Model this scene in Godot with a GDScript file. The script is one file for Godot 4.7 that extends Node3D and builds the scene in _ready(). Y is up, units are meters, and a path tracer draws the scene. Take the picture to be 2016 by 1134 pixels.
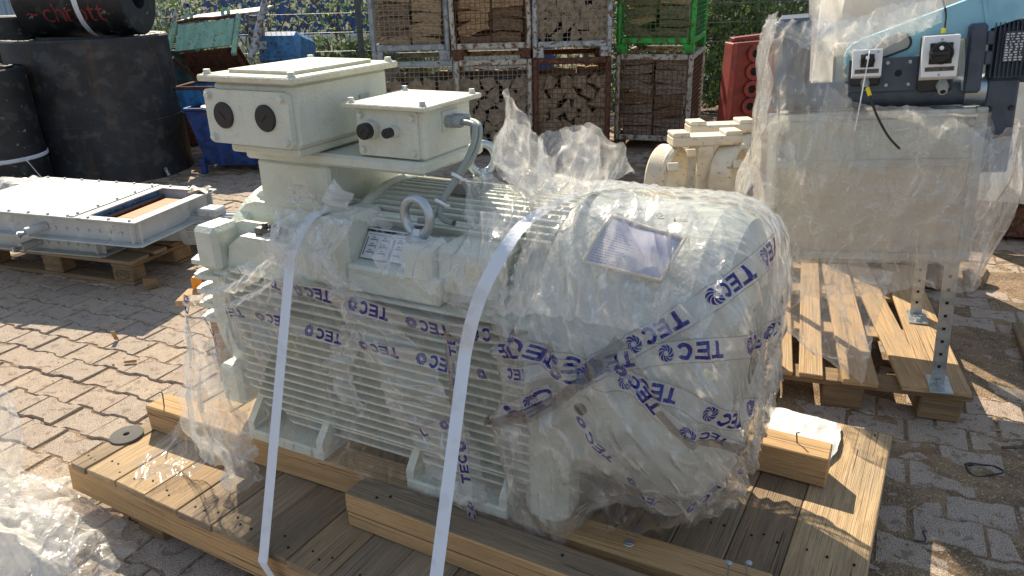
extends Node3D

var rng := RandomNumberGenerator.new()
var M := {}
var used := {}
var tables := {}

# ---------------------------------------------------------------- mesh builder
class MB:
	var v := PackedVector3Array()
	var n := PackedVector3Array()
	var uv := PackedVector2Array()
	var ix := PackedInt32Array()

	func tri(a: Vector3, b: Vector3, c: Vector3) -> void:
		var nn := (c - a).cross(b - a).normalized()
		var k := v.size()
		v.append(a); v.append(b); v.append(c)
		n.append(nn); n.append(nn); n.append(nn)
		uv.append(Vector2.ZERO); uv.append(Vector2.ZERO); uv.append(Vector2.ZERO)
		ix.append(k); ix.append(k + 1); ix.append(k + 2)

	func poly(pts: Array, out: Vector3) -> void:
		var a: Vector3 = pts[0]
		for i in range(1, pts.size() - 1):
			var b: Vector3 = pts[i]
			var c: Vector3 = pts[i + 1]
			if (c - a).cross(b - a).dot(out) < 0.0:
				tri(a, c, b)
			else:
				tri(a, b, c)

	# flat quad that carries a picture: a top left, b top right, c bottom right, d bottom left
	func pane(a: Vector3, b: Vector3, c: Vector3, d: Vector3) -> void:
		var nn := (c - a).cross(b - a).normalized()
		var k := v.size()
		for p in [a, b, c, d]:
			v.append(p); n.append(nn)
		uv.append(Vector2(0, 0)); uv.append(Vector2(1, 0)); uv.append(Vector2(1, 1)); uv.append(Vector2(0, 1))
		for q in [0, 1, 2, 0, 2, 3]:
			ix.append(k + q)

	func box(c: Vector3, s: Vector3, bev := 0.003, bs := Basis(), taper := 1.0, wob := 0.0, r: RandomNumberGenerator = null) -> void:
		var h := s * 0.5
		var b := minf(bev, minf(h.x, minf(h.y, h.z)) * 0.45)
		var P := {}
		for sx in [-1, 1]:
			for sy in [-1, 1]:
				for sz in [-1, 1]:
					var j := Vector3.ZERO
					if wob > 0.0:
						j = Vector3(r.randf_range(-wob, wob), r.randf_range(-wob, wob), r.randf_range(-wob, wob))
					for ax in 3:
						var q := Vector3(sx * (h.x - b), sy * (h.y - b), sz * (h.z - b))
						q[ax] = [sx, sy, sz][ax] * h[ax]
						if sy < 0:
							q.x *= taper; q.z *= taper
						P[[sx, sy, sz, ax]] = c + bs * (q + j)
		for ax in 3:
			var u := (ax + 1) % 3
			var w := (ax + 2) % 3
			for sg in [-1, 1]:
				var f := []
				for k in [[-1, -1], [1, -1], [1, 1], [-1, 1]]:
					var g := [0, 0, 0]
					g[ax] = sg; g[u] = k[0]; g[w] = k[1]
					f.append(P[[g[0], g[1], g[2], ax]])
				var o := Vector3.ZERO
				o[ax] = sg
				poly(f, bs * o)
		if b <= 0.0:
			return
		for ax in 3:
			var u := (ax + 1) % 3
			var w := (ax + 2) % 3
			for su in [-1, 1]:
				for sw in [-1, 1]:
					var e0 := [0, 0, 0]
					var e1 := [0, 0, 0]
					e0[ax] = -1; e1[ax] = 1
					e0[u] = su; e1[u] = su; e0[w] = sw; e1[w] = sw
					var o := Vector3.ZERO
					o[u] = su; o[w] = sw
					poly([P[[e0[0], e0[1], e0[2], u]], P[[e1[0], e1[1], e1[2], u]], P[[e1[0], e1[1], e1[2], w]], P[[e0[0], e0[1], e0[2], w]]], bs * o)
		for sx in [-1, 1]:
			for sy in [-1, 1]:
				for sz in [-1, 1]:
					poly([P[[sx, sy, sz, 0]], P[[sx, sy, sz, 1]], P[[sx, sy, sz, 2]]], bs * Vector3(sx, sy, sz))

	# rows of points; smooth shading; flip turns the faces round
	func grid(rows: Array, wrap := false, flip := false, uvs: Array = [], flat := false) -> void:
		var nr := rows.size()
		var nc: int = rows[0].size()
		var k0 := v.size()
		var nn := PackedVector3Array()
		nn.resize(nr * nc)
		var last := nc if wrap else nc - 1
		var tris := PackedInt32Array()
		for i in nr - 1:
			for j in last:
				var j2 := (j + 1) % nc
				var a := i * nc + j
				var b := i * nc + j2
				var c := (i + 1) * nc + j2
				var d := (i + 1) * nc + j
				if flip:
					tris.append_array([a, c, b, a, d, c])
				else:
					tris.append_array([a, b, c, a, c, d])
		if flat:
			for t in range(0, tris.size(), 3):
				tri(rows[tris[t] / nc][tris[t] % nc], rows[tris[t + 1] / nc][tris[t + 1] % nc], rows[tris[t + 2] / nc][tris[t + 2] % nc])
			return
		for i in nr:
			v.append_array(rows[i])
			for j in nc:
				uv.append(uvs[i][j] if uvs.size() else Vector2.ZERO)
		for t in range(0, tris.size(), 3):
			var a := tris[t]
			var b := tris[t + 1]
			var c := tris[t + 2]
			var f := (v[k0 + c] - v[k0 + a]).cross(v[k0 + b] - v[k0 + a])
			nn[a] += f; nn[b] += f; nn[c] += f
			ix.append(k0 + a); ix.append(k0 + b); ix.append(k0 + c)
		for q in nn:
			n.append(q.normalized() if q.length_squared() > 1e-20 else Vector3.UP)

	func ring(c: Vector3, x: Vector3, y: Vector3, r: float, seg: int) -> PackedVector3Array:
		var o := PackedVector3Array()
		for i in seg:
			var a := TAU * i / seg
			o.append(c + (x * cos(a) + y * sin(a)) * r)
		return o

	func cyl(p0: Vector3, p1: Vector3, r0: float, r1: float, seg := 16, cap := true) -> void:
		var d := (p1 - p0).normalized()
		var x := d.cross(Vector3.UP if absf(d.y) < 0.9 else Vector3.RIGHT).normalized()
		var y := d.cross(x).normalized()
		var a := ring(p0, x, y, r0, seg)
		var b := ring(p1, x, y, r1, seg)
		grid([a, b], true, true)
		if cap:
			poly(Array(a), -d)
			poly(Array(b), d)

	func tube(pts: Array, r: float, seg := 8, closed := false, cap := true) -> void:
		var rows := []
		var m := pts.size()
		var x := Vector3.ZERO
		for i in m:
			var d: Vector3
			if closed:
				d = (pts[(i + 1) % m] - pts[(i - 1 + m) % m]).normalized()
			else:
				d = (pts[mini(i + 1, m - 1)] - pts[maxi(i - 1, 0)]).normalized()
			if x == Vector3.ZERO:
				x = d.cross(Vector3.UP if absf(d.y) < 0.9 else Vector3.RIGHT).normalized()
			x = (x - d * x.dot(d)).normalized()
			rows.append(ring(pts[i], x, d.cross(x).normalized(), r, seg))
		if closed:
			rows.append(rows[0].duplicate())
		grid(rows, true, true)
		if cap and not closed:
			poly(Array(rows[0]), pts[0] - pts[1])
			poly(Array(rows[m - 1]), pts[m - 1] - pts[m - 2])

	# profile of (radius, along); axis d from o
	func lathe(prof: Array, seg: int, o: Vector3, d: Vector3) -> void:
		d = d.normalized()
		var x := d.cross(Vector3.UP if absf(d.y) < 0.9 else Vector3.RIGHT).normalized()
		var y := d.cross(x).normalized()
		for k in prof.size() - 1:
			grid([ring(o + d * prof[k].y, x, y, maxf(prof[k].x, 0.0002), seg), ring(o + d * prof[k + 1].y, x, y, maxf(prof[k + 1].x, 0.0002), seg)], true, true)

	# outline in the x-y plane of t, drawn out along its z from 0 to depth
	func prism(p: PackedVector2Array, t: Transform3D, depth: float) -> void:
		var tr := Geometry2D.triangulate_polygon(p)
		for z in [0.0, depth]:
			var o := t.basis.z * (1.0 if z > 0.0 else -1.0)
			for i in range(0, tr.size(), 3):
				poly([t * Vector3(p[tr[i]].x, p[tr[i]].y, z), t * Vector3(p[tr[i + 1]].x, p[tr[i + 1]].y, z), t * Vector3(p[tr[i + 2]].x, p[tr[i + 2]].y, z)], o)
		var cw := Geometry2D.is_polygon_clockwise(p)
		for i in p.size():
			var a := p[i]
			var b := p[(i + 1) % p.size()]
			var e := (b - a).orthogonal() * (1.0 if not cw else -1.0)
			# orthogonal() turns by a quarter; test the side against the outline instead of guessing
			var mid := (a + b) * 0.5 + e.normalized() * 0.0005
			if Geometry2D.is_point_in_polygon(mid, p):
				e = -e
			poly([t * Vector3(a.x, a.y, 0), t * Vector3(b.x, b.y, 0), t * Vector3(b.x, b.y, depth), t * Vector3(a.x, a.y, depth)], t.basis * Vector3(e.x, e.y, 0))

	func surface(am: ArrayMesh, mat: Material) -> void:
		var arr := []
		arr.resize(Mesh.ARRAY_MAX)
		arr[Mesh.ARRAY_VERTEX] = v
		arr[Mesh.ARRAY_NORMAL] = n
		arr[Mesh.ARRAY_TEX_UV] = uv
		arr[Mesh.ARRAY_INDEX] = ix
		am.add_surface_from_arrays(Mesh.PRIMITIVE_TRIANGLES, arr)
		am.surface_set_material(am.get_surface_count() - 1, mat)

# ---------------------------------------------------------------- scene helpers
func numbered(s: String) -> String:
	if not used.has(s):
		used[s] = 0
		return s
	used[s] += 1
	return "%s_%03d" % [s, used[s]]

func tag(o: Node3D, label: String, cat: String, group := "") -> Node3D:
	o.set_meta("label", label)
	o.set_meta("category", cat)
	if group:
		o.set_meta("group", group)
	return o

func thing(nm: String, label: String, cat: String, at := Vector3.ZERO, yaw := 0.0, group := "") -> Node3D:
	var o := Node3D.new()
	o.name = numbered(nm)
	add_child(o)
	o.position = at
	o.rotation_degrees.y = -yaw
	return tag(o, label, cat, group)

func part(parent: Node3D, nm: String, mb: MB, mat: Material, at := Vector3.ZERO) -> MeshInstance3D:
	var am := ArrayMesh.new()
	mb.surface(am, mat)
	return inst(parent, nm, am, at)

func inst(parent: Node3D, nm: String, am: Mesh, at := Vector3.ZERO) -> MeshInstance3D:
	var o := MeshInstance3D.new()
	o.name = numbered(nm) if parent == self else nm
	o.mesh = am
	o.position = at
	parent.add_child(o, true)
	return o

func structure(o: Node3D) -> Node3D:
	o.set_meta("kind", "structure")
	return o

func stuff(o: Node3D) -> Node3D:
	o.set_meta("kind", "stuff")
	return o

func rr(a: float, b: float) -> float:
	return rng.randf_range(a, b)

# a board whose grain lies along its local x; its own patch of the wood texture
func board(parent: Node3D, nm: String, mat: Material, c: Vector3, s: Vector3, bs := Basis(), bev := 0.003, wob := 0.0015) -> MeshInstance3D:
	var off := Vector3(rr(-3, 3), rr(-3, 3), rr(-3, 3))
	var mb := MB.new()
	mb.box(off, s, bev, Basis(), 1.0, wob, rng)
	var o := part(parent, nm, mb, mat)
	o.transform = Transform3D(bs, c - bs * off)
	return o

const YZ := Basis(Vector3(0, 0, 1), Vector3(0, 1, 0), Vector3(-1, 0, 0))   # local x laid along z
const UPX := Basis(Vector3(0, 1, 0), Vector3(-1, 0, 0), Vector3(0, 0, 1))  # local x laid along y

func spline(pts: Array, m: int) -> Array:
	var o := []
	var k := pts.size()
	for i in m:
		var t := float(i) / (m - 1) * (k - 1)
		var a := mini(int(t), k - 2)
		var f := t - a
		var p0: Vector3 = pts[maxi(a - 1, 0)]
		var p1: Vector3 = pts[a]
		var p2: Vector3 = pts[a + 1]
		var p3: Vector3 = pts[mini(a + 2, k - 1)]
		o.append(p1.cubic_interpolate(p2, p0, p3, f))
	return o

func noise(freq: float, sd: int, type := FastNoiseLite.TYPE_SIMPLEX_SMOOTH, oct := 3) -> FastNoiseLite:
	var f := FastNoiseLite.new()
	f.noise_type = type
	f.frequency = freq
	f.seed = sd
	f.fractal_octaves = oct
	if oct <= 1:
		f.fractal_type = FastNoiseLite.FRACTAL_NONE
	return f

# ---------------------------------------------------------------- textures
func nbytes(w: int, h: int, freq: float, sd: int, oct := 4, type := FastNoiseLite.TYPE_SIMPLEX_SMOOTH, size := 0, ret := -1) -> PackedByteArray:
	var f := noise(freq, sd, type, oct)
	if ret >= 0:
		f.cellular_return_type = ret
	var im := f.get_seamless_image(w, h)
	if size and (w != size or h != size):
		im.resize(size, size, Image.INTERPOLATE_CUBIC)
	im.convert(Image.FORMAT_L8)
	return im.get_data()

func ridged_bytes(w: int, h: int, freq: float, sd: int, size: int) -> PackedByteArray:
	var f := noise(freq, sd, FastNoiseLite.TYPE_SIMPLEX_SMOOTH, 2)
	f.fractal_type = FastNoiseLite.FRACTAL_RIDGED
	f.domain_warp_enabled = true
	f.domain_warp_amplitude = 14.0
	f.domain_warp_frequency = 0.008
	var im := f.get_seamless_image(w, h)
	if w != size or h != size:
		im.resize(size, size, Image.INTERPOLATE_CUBIC)
	im.convert(Image.FORMAT_L8)
	return im.get_data()

# layers: [bytes, low, high, colour, amount]
func layered(size: int, base: Color, layers: Array) -> ImageTexture:
	var r := PackedFloat32Array()
	var g := PackedFloat32Array()
	var b := PackedFloat32Array()
	var m := size * size
	r.resize(m); g.resize(m); b.resize(m)
	r.fill(base.r); g.fill(base.g); b.fill(base.b)
	for l in layers:
		var d: PackedByteArray = l[0]
		var lut := PackedFloat32Array()
		for i in 256:
			lut.append(smoothstep(l[1], l[2], i / 255.0) * l[4])
		var c: Color = l[3]
		var cr := c.r
		var cg := c.g
		var cb := c.b
		for i in m:
			var k := lut[d[i]]
			if k > 0.0:
				r[i] += (cr - r[i]) * k
				g[i] += (cg - g[i]) * k
				b[i] += (cb - b[i]) * k
	var out := PackedByteArray()
	out.resize(m * 3)
	for i in m:
		out[i * 3] = int(clampf(r[i], 0, 1) * 255.0)
		out[i * 3 + 1] = int(clampf(g[i], 0, 1) * 255.0)
		out[i * 3 + 2] = int(clampf(b[i], 0, 1) * 255.0)
	return ImageTexture.create_from_image(Image.create_from_data(size, size, false, Image.FORMAT_RGB8, out))

func bump(d: PackedByteArray, size: int, k: float) -> ImageTexture:
	var im := Image.create_from_data(size, size, false, Image.FORMAT_L8, d)
	im.convert(Image.FORMAT_RGBA8)
	im.bump_map_to_normal_map(k)
	return ImageTexture.create_from_image(im)

func mat(nm: String, col: Color, rough := 0.6, metal := 0.0, tex: Texture2D = null, scale := Vector3.ONE, nrm: Texture2D = null, nk := 1.0) -> StandardMaterial3D:
	var m := StandardMaterial3D.new()
	m.resource_name = nm
	m.albedo_color = col
	m.roughness = rough
	m.metallic = metal
	m.albedo_texture = tex
	if nrm:
		m.normal_enabled = true
		m.normal_texture = nrm
		m.normal_scale = nk
	if tex or nrm:
		m.uv1_triplanar = true
		m.uv1_scale = scale
		m.uv1_triplanar_sharpness = 4.0
	M[nm] = m
	return m

func film(nm: String, col: Color, alpha: float, rough: float, nrm: Texture2D, scale: float, nk: float, back: float) -> StandardMaterial3D:
	var m := mat(nm, Color(col.r, col.g, col.b, alpha), rough, 0.0, null, Vector3.ONE * scale, nrm, nk)
	m.transparency = BaseMaterial3D.TRANSPARENCY_ALPHA
	m.cull_mode = BaseMaterial3D.CULL_DISABLED
	if back > 0.0:
		m.backlight_enabled = true
		m.backlight = Color(back, back, back)
	return m

func c3(r: int, g: int, b: int) -> Color:
	return Color(r / 255.0, g / 255.0, b / 255.0)

func materials() -> void:
	var N := 512
	var cloud := nbytes(N, N, 0.006, 3, 5)
	var cloud2 := nbytes(N, N, 0.012, 8, 5)
	var fine := nbytes(N, N, 0.09, 4, 3)
	var grit := nbytes(N, N, 0.25, 5, 2)
	var chips := nbytes(N, N, 0.02, 11, 5)
	var streak := nbytes(24, N, 0.05, 21, 4, FastNoiseLite.TYPE_SIMPLEX_SMOOTH, N)
	var streak2 := nbytes(40, N, 0.16, 22, 3, FastNoiseLite.TYPE_SIMPLEX_SMOOTH, N)
	var streakv := nbytes(N, 32, 0.03, 23, 4, FastNoiseLite.TYPE_SIMPLEX_SMOOTH, N)
	var crack := nbytes(N, N, 0.02, 31, 2, FastNoiseLite.TYPE_CELLULAR, 0, FastNoiseLite.RETURN_DISTANCE2_SUB)
	var crack2 := nbytes(N, N, 0.035, 33, 1, FastNoiseLite.TYPE_CELLULAR, 0, FastNoiseLite.RETURN_DISTANCE)
	var n_fine := bump(fine, N, 3.0)
	var n_grit := bump(grit, N, 3.0)
	var n_wood := bump(streak2, N, 4.0)
	var n_cloud := bump(cloud2, N, 8.0)
	var n_crumple := bump(crack, N, 9.0)
	var ws := Vector3(0.55, 3.2, 3.2)
	# wood: grain along local x
	var shake := ridged_bytes(26, N, 0.022, 27, N)
	var wood := func(nm: String, base: Color, dark: Color, pale: Color, pore: Color, grey: Color, g: float) -> void:
		mat(nm, Color.WHITE, 0.86, 0, layered(N, base, [[streak, 0.35, 0.68, dark, 0.5], [streak2, 0.5, 0.85, pale, 0.4], [streak2, 0.4, 0.15, pore, 0.42], [cloud, 0.45, 0.75, grey, g], [cloud2, 0.62, 0.74, dark, 0.45], [fine, 0.66, 0.8, pore, 0.25], [shake, 0.86, 0.97, c3(52, 44, 36), 0.75]]), ws, n_wood, 0.8)
	wood.call("wood_deck", c3(152, 132, 106), c3(126, 108, 86), c3(170, 150, 122), c3(102, 85, 65), c3(124, 113, 96), 0.55)
	wood.call("wood_deck_pale", c3(178, 153, 117), c3(148, 122, 89), c3(189, 165, 128), c3(122, 100, 72), c3(141, 126, 104), 0.45)
	wood.call("wood_fresh", c3(184, 149, 106), c3(162, 132, 90), c3(204, 174, 126), c3(137, 100, 59), c3(167, 139, 100), 0.35)
	wood.call("wood_pallet", c3(174, 146, 109), c3(156, 124, 85), c3(200, 174, 133), c3(120, 94, 65), c3(150, 133, 107), 0.5)
	wood.call("wood_old", c3(135, 111, 81), c3(109, 89, 65), c3(156, 132, 98), c3(89, 72, 52), c3(102, 89, 72), 0.55)
	for k in 4:
		var d: StandardMaterial3D = M["wood_deck"].duplicate()
		d.albedo_color = [Color(0.93, 0.93, 0.94), Color(1.0, 0.97, 0.92), Color(0.88, 0.86, 0.84), Color(1.0, 1.0, 1.0)][k]
		M["wood_deck_%d" % k] = d
	# logs
	for k in [["log_split", c3(186, 160, 124), c3(140, 114, 84), c3(208, 182, 142), c3(122, 104, 84)], ["log_grey", c3(162, 150, 134), c3(124, 113, 99), c3(176, 164, 148), c3(92, 82, 74)], ["log_brown", c3(138, 118, 96), c3(102, 84, 66), c3(164, 142, 116), c3(82, 70, 58)]]:
		mat(k[0], Color.WHITE, 0.92, 0, layered(256, k[1], [[nbytes(10, 256, 0.06, 62, 4, FastNoiseLite.TYPE_SIMPLEX_SMOOTH, 256), 0.35, 0.62, k[2], 0.8], [nbytes(20, 256, 0.16, 63, 3, FastNoiseLite.TYPE_SIMPLEX_SMOOTH, 256), 0.5, 0.8, k[3], 0.6], [nbytes(256, 256, 0.02, 64, 4), 0.5, 0.7, k[4], 0.6]]), Vector3(3, 5, 5), n_wood, 0.8)
	mat("log_end", Color.WHITE, 0.92, 0, layered(256, c3(172, 157, 135), [[nbytes(256, 256, 0.015, 65, 4), 0.4, 0.65, c3(126, 112, 94), 0.8], [nbytes(256, 256, 0.15, 66, 2), 0.55, 0.8, c3(100, 86, 70), 0.5]]), Vector3.ONE * 4.0, n_fine, 0.6)
	mat("log_bark", Color.WHITE, 0.95, 0, layered(N, c3(84, 68, 54), [[chips, 0.45, 0.65, c3(122, 104, 84), 0.8], [cloud2, 0.55, 0.7, c3(50, 42, 34), 0.7]]), Vector3.ONE * 4.0, n_cloud, 1.0)
	# paint
	mat("motor_paint", Color.WHITE, 0.38, 0, layered(N, c3(201, 206, 194), [[cloud, 0.5, 0.8, c3(192, 197, 183), 0.7], [chips, 0.7, 0.82, c3(186, 186, 172), 0.35], [streakv, 0.66, 0.88, c3(182, 184, 172), 0.2], [grit, 0.76, 0.86, c3(160, 160, 148), 0.3]]), Vector3.ONE * 2.0, n_fine, 0.5)
	mat("motor_dusty", Color.WHITE, 0.7, 0, layered(N, c3(204, 204, 184), [[cloud2, 0.42, 0.6, c3(190, 186, 160), 0.6], [fine, 0.55, 0.7, c3(222, 218, 200), 0.6], [grit, 0.66, 0.78, c3(160, 154, 130), 0.5]]), Vector3.ONE * 3.0, n_fine, 0.5)
	mat("cowl_paint", Color.WHITE, 0.5, 0, layered(256, c3(176, 182, 174), [[nbytes(256, 256, 0.015, 71, 4), 0.45, 0.7, c3(160, 164, 154), 0.7]]), Vector3.ONE * 1.4, n_fine, 0.4)
	mat("valve_paint", Color.WHITE, 0.4, 0, layered(N, c3(170, 176, 177), [[cloud, 0.5, 0.8, c3(190, 196, 194), 0.7], [chips, 0.72, 0.78, c3(150, 140, 122), 0.5]]), Vector3.ONE * 1.5, n_fine, 0.15)
	mat("cream_cast", Color.WHITE, 0.6, 0, layered(N, c3(212, 204, 184), [[cloud, 0.5, 0.75, c3(192, 182, 158), 0.7], [chips, 0.78, 0.84, c3(142, 94, 58), 0.7]]), Vector3.ONE * 1.6, n_fine, 0.5)
	mat("red_primer", Color.WHITE, 0.6, 0, layered(N, c3(128, 48, 40), [[cloud, 0.5, 0.75, c3(104, 38, 34), 0.7], [chips, 0.7, 0.8, c3(150, 74, 62), 0.5]]), Vector3.ONE * 1.2, n_fine, 0.3)
	mat("rubber", Color.WHITE, 0.62, 0, layered(N, c3(34, 38, 44), [[cloud, 0.42, 0.7, c3(22, 24, 28), 0.8], [cloud2, 0.55, 0.8, c3(82, 80, 76), 0.5], [chips, 0.66, 0.82, c3(96, 92, 84), 0.4], [streakv, 0.62, 0.8, c3(84, 60, 40), 0.4], [fine, 0.7, 0.84, c3(92, 92, 88), 0.3]]), Vector3.ONE * 0.6, n_cloud, 0.2)
	mat("rubber_dark", Color.WHITE, 0.5, 0, layered(N, c3(26, 30, 34), [[cloud, 0.5, 0.7, c3(16, 20, 22), 0.8], [chips, 0.83, 0.85, c3(176, 176, 168), 0.6], [cloud2, 0.66, 0.76, c3(64, 70, 66), 0.6]]), Vector3.ONE * 0.9, n_cloud, 0.2)
	for k in [["blue_skip", c3(20, 62, 128), c3(12, 40, 88)], ["sky_blue", c3(76, 136, 186), c3(56, 110, 160)], ["bright_blue", c3(24, 110, 170), c3(16, 82, 132)], ["teal", c3(34, 96, 108), c3(22, 66, 76)], ["mint", c3(140, 182, 156), c3(116, 158, 134)], ["green_crate", c3(36, 160, 56), c3(24, 128, 44)], ["grey_crate", c3(142, 152, 158), c3(118, 128, 134)], ["white_crate", c3(172, 172, 162), c3(148, 144, 130)], ["pale_steel", c3(162, 170, 172), c3(134, 142, 144)]]:
		mat(k[0], Color.WHITE, 0.55, 0, layered(256, k[1], [[nbytes(256, 256, 0.012, 40, 4), 0.45, 0.7, k[2], 0.8], [nbytes(256, 256, 0.03, 41 + k[0].length(), 5), 0.7 if k[0].contains("blue") else 0.74 if k[0] == "mint" or k[0].contains("grey") else 0.6 if k[0] != "white_crate" else 0.56, 0.8 if k[0] == "mint" or k[0].contains("grey") else 0.74 if k[0].contains("blue") else 0.68, c3(94, 58, 38), 0.9]]), Vector3.ONE * 2.2, n_fine, 0.3)
	mat("rusty", Color.WHITE, 0.85, 0, layered(256, c3(92, 58, 42), [[nbytes(256, 256, 0.03, 47, 5), 0.45, 0.65, c3(62, 42, 34), 0.9], [nbytes(256, 256, 0.05, 48, 4), 0.6, 0.72, c3(128, 82, 54), 0.7]]), Vector3.ONE * 2.0, n_fine, 0.6)
	mat("wire", c3(126, 122, 112), 0.6, 0.3)
	mat("wire_rusty", c3(98, 70, 50), 0.8, 0.1)
	mat("wire_green", c3(40, 112, 52), 0.6, 0)
	mat("fence_steel", c3(74, 86, 92), 0.55, 0.2)
	mat("galvanised", Color.WHITE, 0.36, 0.75, layered(256, c3(178, 184, 184), [[nbytes(256, 256, 0.03, 50, 2, FastNoiseLite.TYPE_CELLULAR), 0.3, 0.8, c3(150, 158, 160), 0.8]]), Vector3.ONE * 4.0, n_fine, 0.15)
	mat("zinc", c3(172, 182, 190), 0.34, 0.8, null, Vector3.ONE * 5.0, n_fine, 0.4)
	mat("yellow_zinc", c3(196, 184, 110), 0.35, 0.8)
	mat("dull_steel", Color.WHITE, 0.5, 0.5, layered(256, c3(96, 94, 90), [[nbytes(256, 256, 0.05, 51, 4), 0.5, 0.7, c3(66, 60, 54), 0.8]]), Vector3.ONE * 6.0, n_fine, 0.4)
	mat("black_plastic", c3(30, 31, 33), 0.45)
	mat("black_matt", c3(20, 20, 22), 0.75)
	mat("white_plastic", c3(222, 226, 230), 0.4)
	mat("grey_plastic", c3(150, 158, 158), 0.45)
	mat("cable_grey", c3(138, 148, 144), 0.5)
	mat("dark_grey_paint", Color.WHITE, 0.42, 0, layered(256, c3(66, 78, 92), [[nbytes(256, 256, 0.02, 52, 4), 0.5, 0.7, c3(56, 66, 78), 0.7]]), Vector3.ONE * 2.0, n_fine, 0.15)
	mat("light_blue_paint", Color.WHITE, 0.4, 0, layered(256, c3(136, 190, 208), [[nbytes(256, 256, 0.015, 53, 4), 0.5, 0.75, c3(124, 178, 198), 0.7]]), Vector3.ONE * 2.0, n_fine, 0.15)
	mat("pale_green_panel", Color.WHITE, 0.5, 0.1, layered(256, c3(176, 184, 172), [[nbytes(256, 12, 0.05, 54, 3, FastNoiseLite.TYPE_SIMPLEX_SMOOTH, 256), 0.45, 0.7, c3(150, 160, 148), 0.7]]), Vector3.ONE * 2.0)
	mat("beige_panel", c3(194, 184, 164), 0.6, 0, null, Vector3.ONE * 3, n_fine, 0.2)
	mat("yellow_tag", c3(226, 206, 40), 0.5)
	mat("orange", c3(226, 138, 28), 0.5)
	mat("plywood", Color.WHITE, 0.7, 0, layered(256, c3(188, 108, 64), [[nbytes(8, 256, 0.04, 55, 3, FastNoiseLite.TYPE_SIMPLEX_SMOOTH, 256), 0.4, 0.65, c3(168, 92, 52), 0.8]]), Vector3.ONE * 2.0)
	mat("paper", Color.WHITE, 0.8, 0, layered(256, c3(196, 196, 192), [[nbytes(256, 256, 0.03, 56, 4), 0.5, 0.7, c3(206, 206, 202), 0.7]]), Vector3.ONE * 5.0, n_crumple, 0.3)
	mat("strap_white", Color.WHITE, 0.42, 0, layered(256, c3(206, 214, 224), [[nbytes(256, 256, 0.02, 57, 4), 0.6, 0.8, c3(186, 190, 196), 0.5]]), Vector3(2, 2, 2), n_fine, 0.2)
	mat("red_letter", c3(118, 44, 46), 0.7)
	mat("ink", c3(32, 32, 34), 0.7)
	mat("branch", c3(92, 76, 58), 0.9)
	mat("abrasive", Color.WHITE, 0.9, 0, layered(256, c3(104, 102, 98), [[nbytes(256, 256, 0.2, 58, 2), 0.5, 0.75, c3(66, 64, 62), 0.8]]), Vector3.ONE * 8.0, n_grit, 0.8)
	mat("corrugated_blue", Color.WHITE, 0.5, 0, layered(256, c3(58, 86, 140), [[nbytes(256, 256, 0.012, 59, 4), 0.5, 0.75, c3(76, 104, 150), 0.7]]), Vector3.ONE * 0.8)
	mat("corrugated_pale", c3(150, 170, 186), 0.5)
	mat("white_sheet", Color.WHITE, 0.55, 0, layered(256, c3(214, 214, 208), [[nbytes(256, 256, 0.012, 60, 4), 0.5, 0.75, c3(196, 194, 186), 0.7]]), Vector3.ONE * 2.0, n_crumple, 0.2)
	M["white_sheet"].backlight_enabled = true
	M["white_sheet"].backlight = Color(0.5, 0.5, 0.5)
	for k in [["leaf_a", c3(92, 124, 44)], ["leaf_b", c3(122, 148, 56)], ["leaf_c", c3(66, 98, 38)]]:
		var l := mat(k[0], k[1], 0.8)
		l.backlight_enabled = true
		l.backlight = Color(0.5, 0.5, 0.5)
		l.cull_mode = BaseMaterial3D.CULL_DISABLED
	# ground
	var pl := [[cloud2, 0.45, 0.7, c3(150, 136, 122), 0.6], [grit, 0.54, 0.7, c3(192, 176, 157), 0.85], [grit, 0.45, 0.3, c3(98, 80, 68), 0.8], [fine, 0.6, 0.75, c3(182, 166, 150), 0.5], [chips, 0.68, 0.76, c3(104, 92, 78), 0.5]]
	mat("paver_rose", Color.WHITE, 0.92, 0, layered(N, c3(170, 154, 139), pl), Vector3.ONE * 1.6, n_grit, 0.9)
	mat("paver_grey", Color.WHITE, 0.92, 0, layered(N, c3(162, 152, 140), pl), Vector3.ONE * 1.6, n_grit, 0.9)
	mat("paver_tan", Color.WHITE, 0.92, 0, layered(N, c3(176, 161, 142), pl), Vector3.ONE * 1.6, n_grit, 0.9)
	for k in ["paver_rose", "paver_grey", "paver_tan"]:
		M[k].uv1_world_triplanar = true
	mat("soil", Color.WHITE, 0.98, 0, layered(N, c3(130, 108, 84), [[cloud, 0.4, 0.65, c3(104, 86, 66), 0.8], [grit, 0.58, 0.74, c3(176, 154, 122), 0.8], [chips, 0.64, 0.78, c3(92, 76, 58), 0.5], [fine, 0.68, 0.8, c3(196, 184, 160), 0.6]]), Vector3.ONE * 1.1, n_grit, 1.2)
	mat("yard", Color.WHITE, 0.98, 0, layered(N, c3(112, 98, 84), [[cloud, 0.4, 0.65, c3(92, 80, 68), 0.8], [grit, 0.58, 0.74, c3(146, 130, 110), 0.7]]), Vector3.ONE * 0.9, n_grit, 1.0)
	# film
	# film: long folds run along v, with fewer slanting ones across
	var F := 1024
	var ra := ridged_bytes(F, 150, 0.012, 401, F)
	var rb := ridged_bytes(F, 420, 0.007, 402, F)
	var rc := ridged_bytes(F, F, 0.005, 404, F)
	var ca := nbytes(F, F, 0.004, 403, 3)
	var hb := PackedByteArray()
	hb.resize(F * F)
	var lr := PackedFloat32Array()
	for i in 256:
		lr.append(pow(smoothstep(0.35, 1.0, i / 255.0), 1.6))
	for i in F * F:
		hb[i] = int(clampf(lr[ra[i]] * 0.35 + lr[rb[i]] * 0.4 + lr[rc[i]] * 0.5, 0.0, 1.0) * 255.0)
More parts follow.
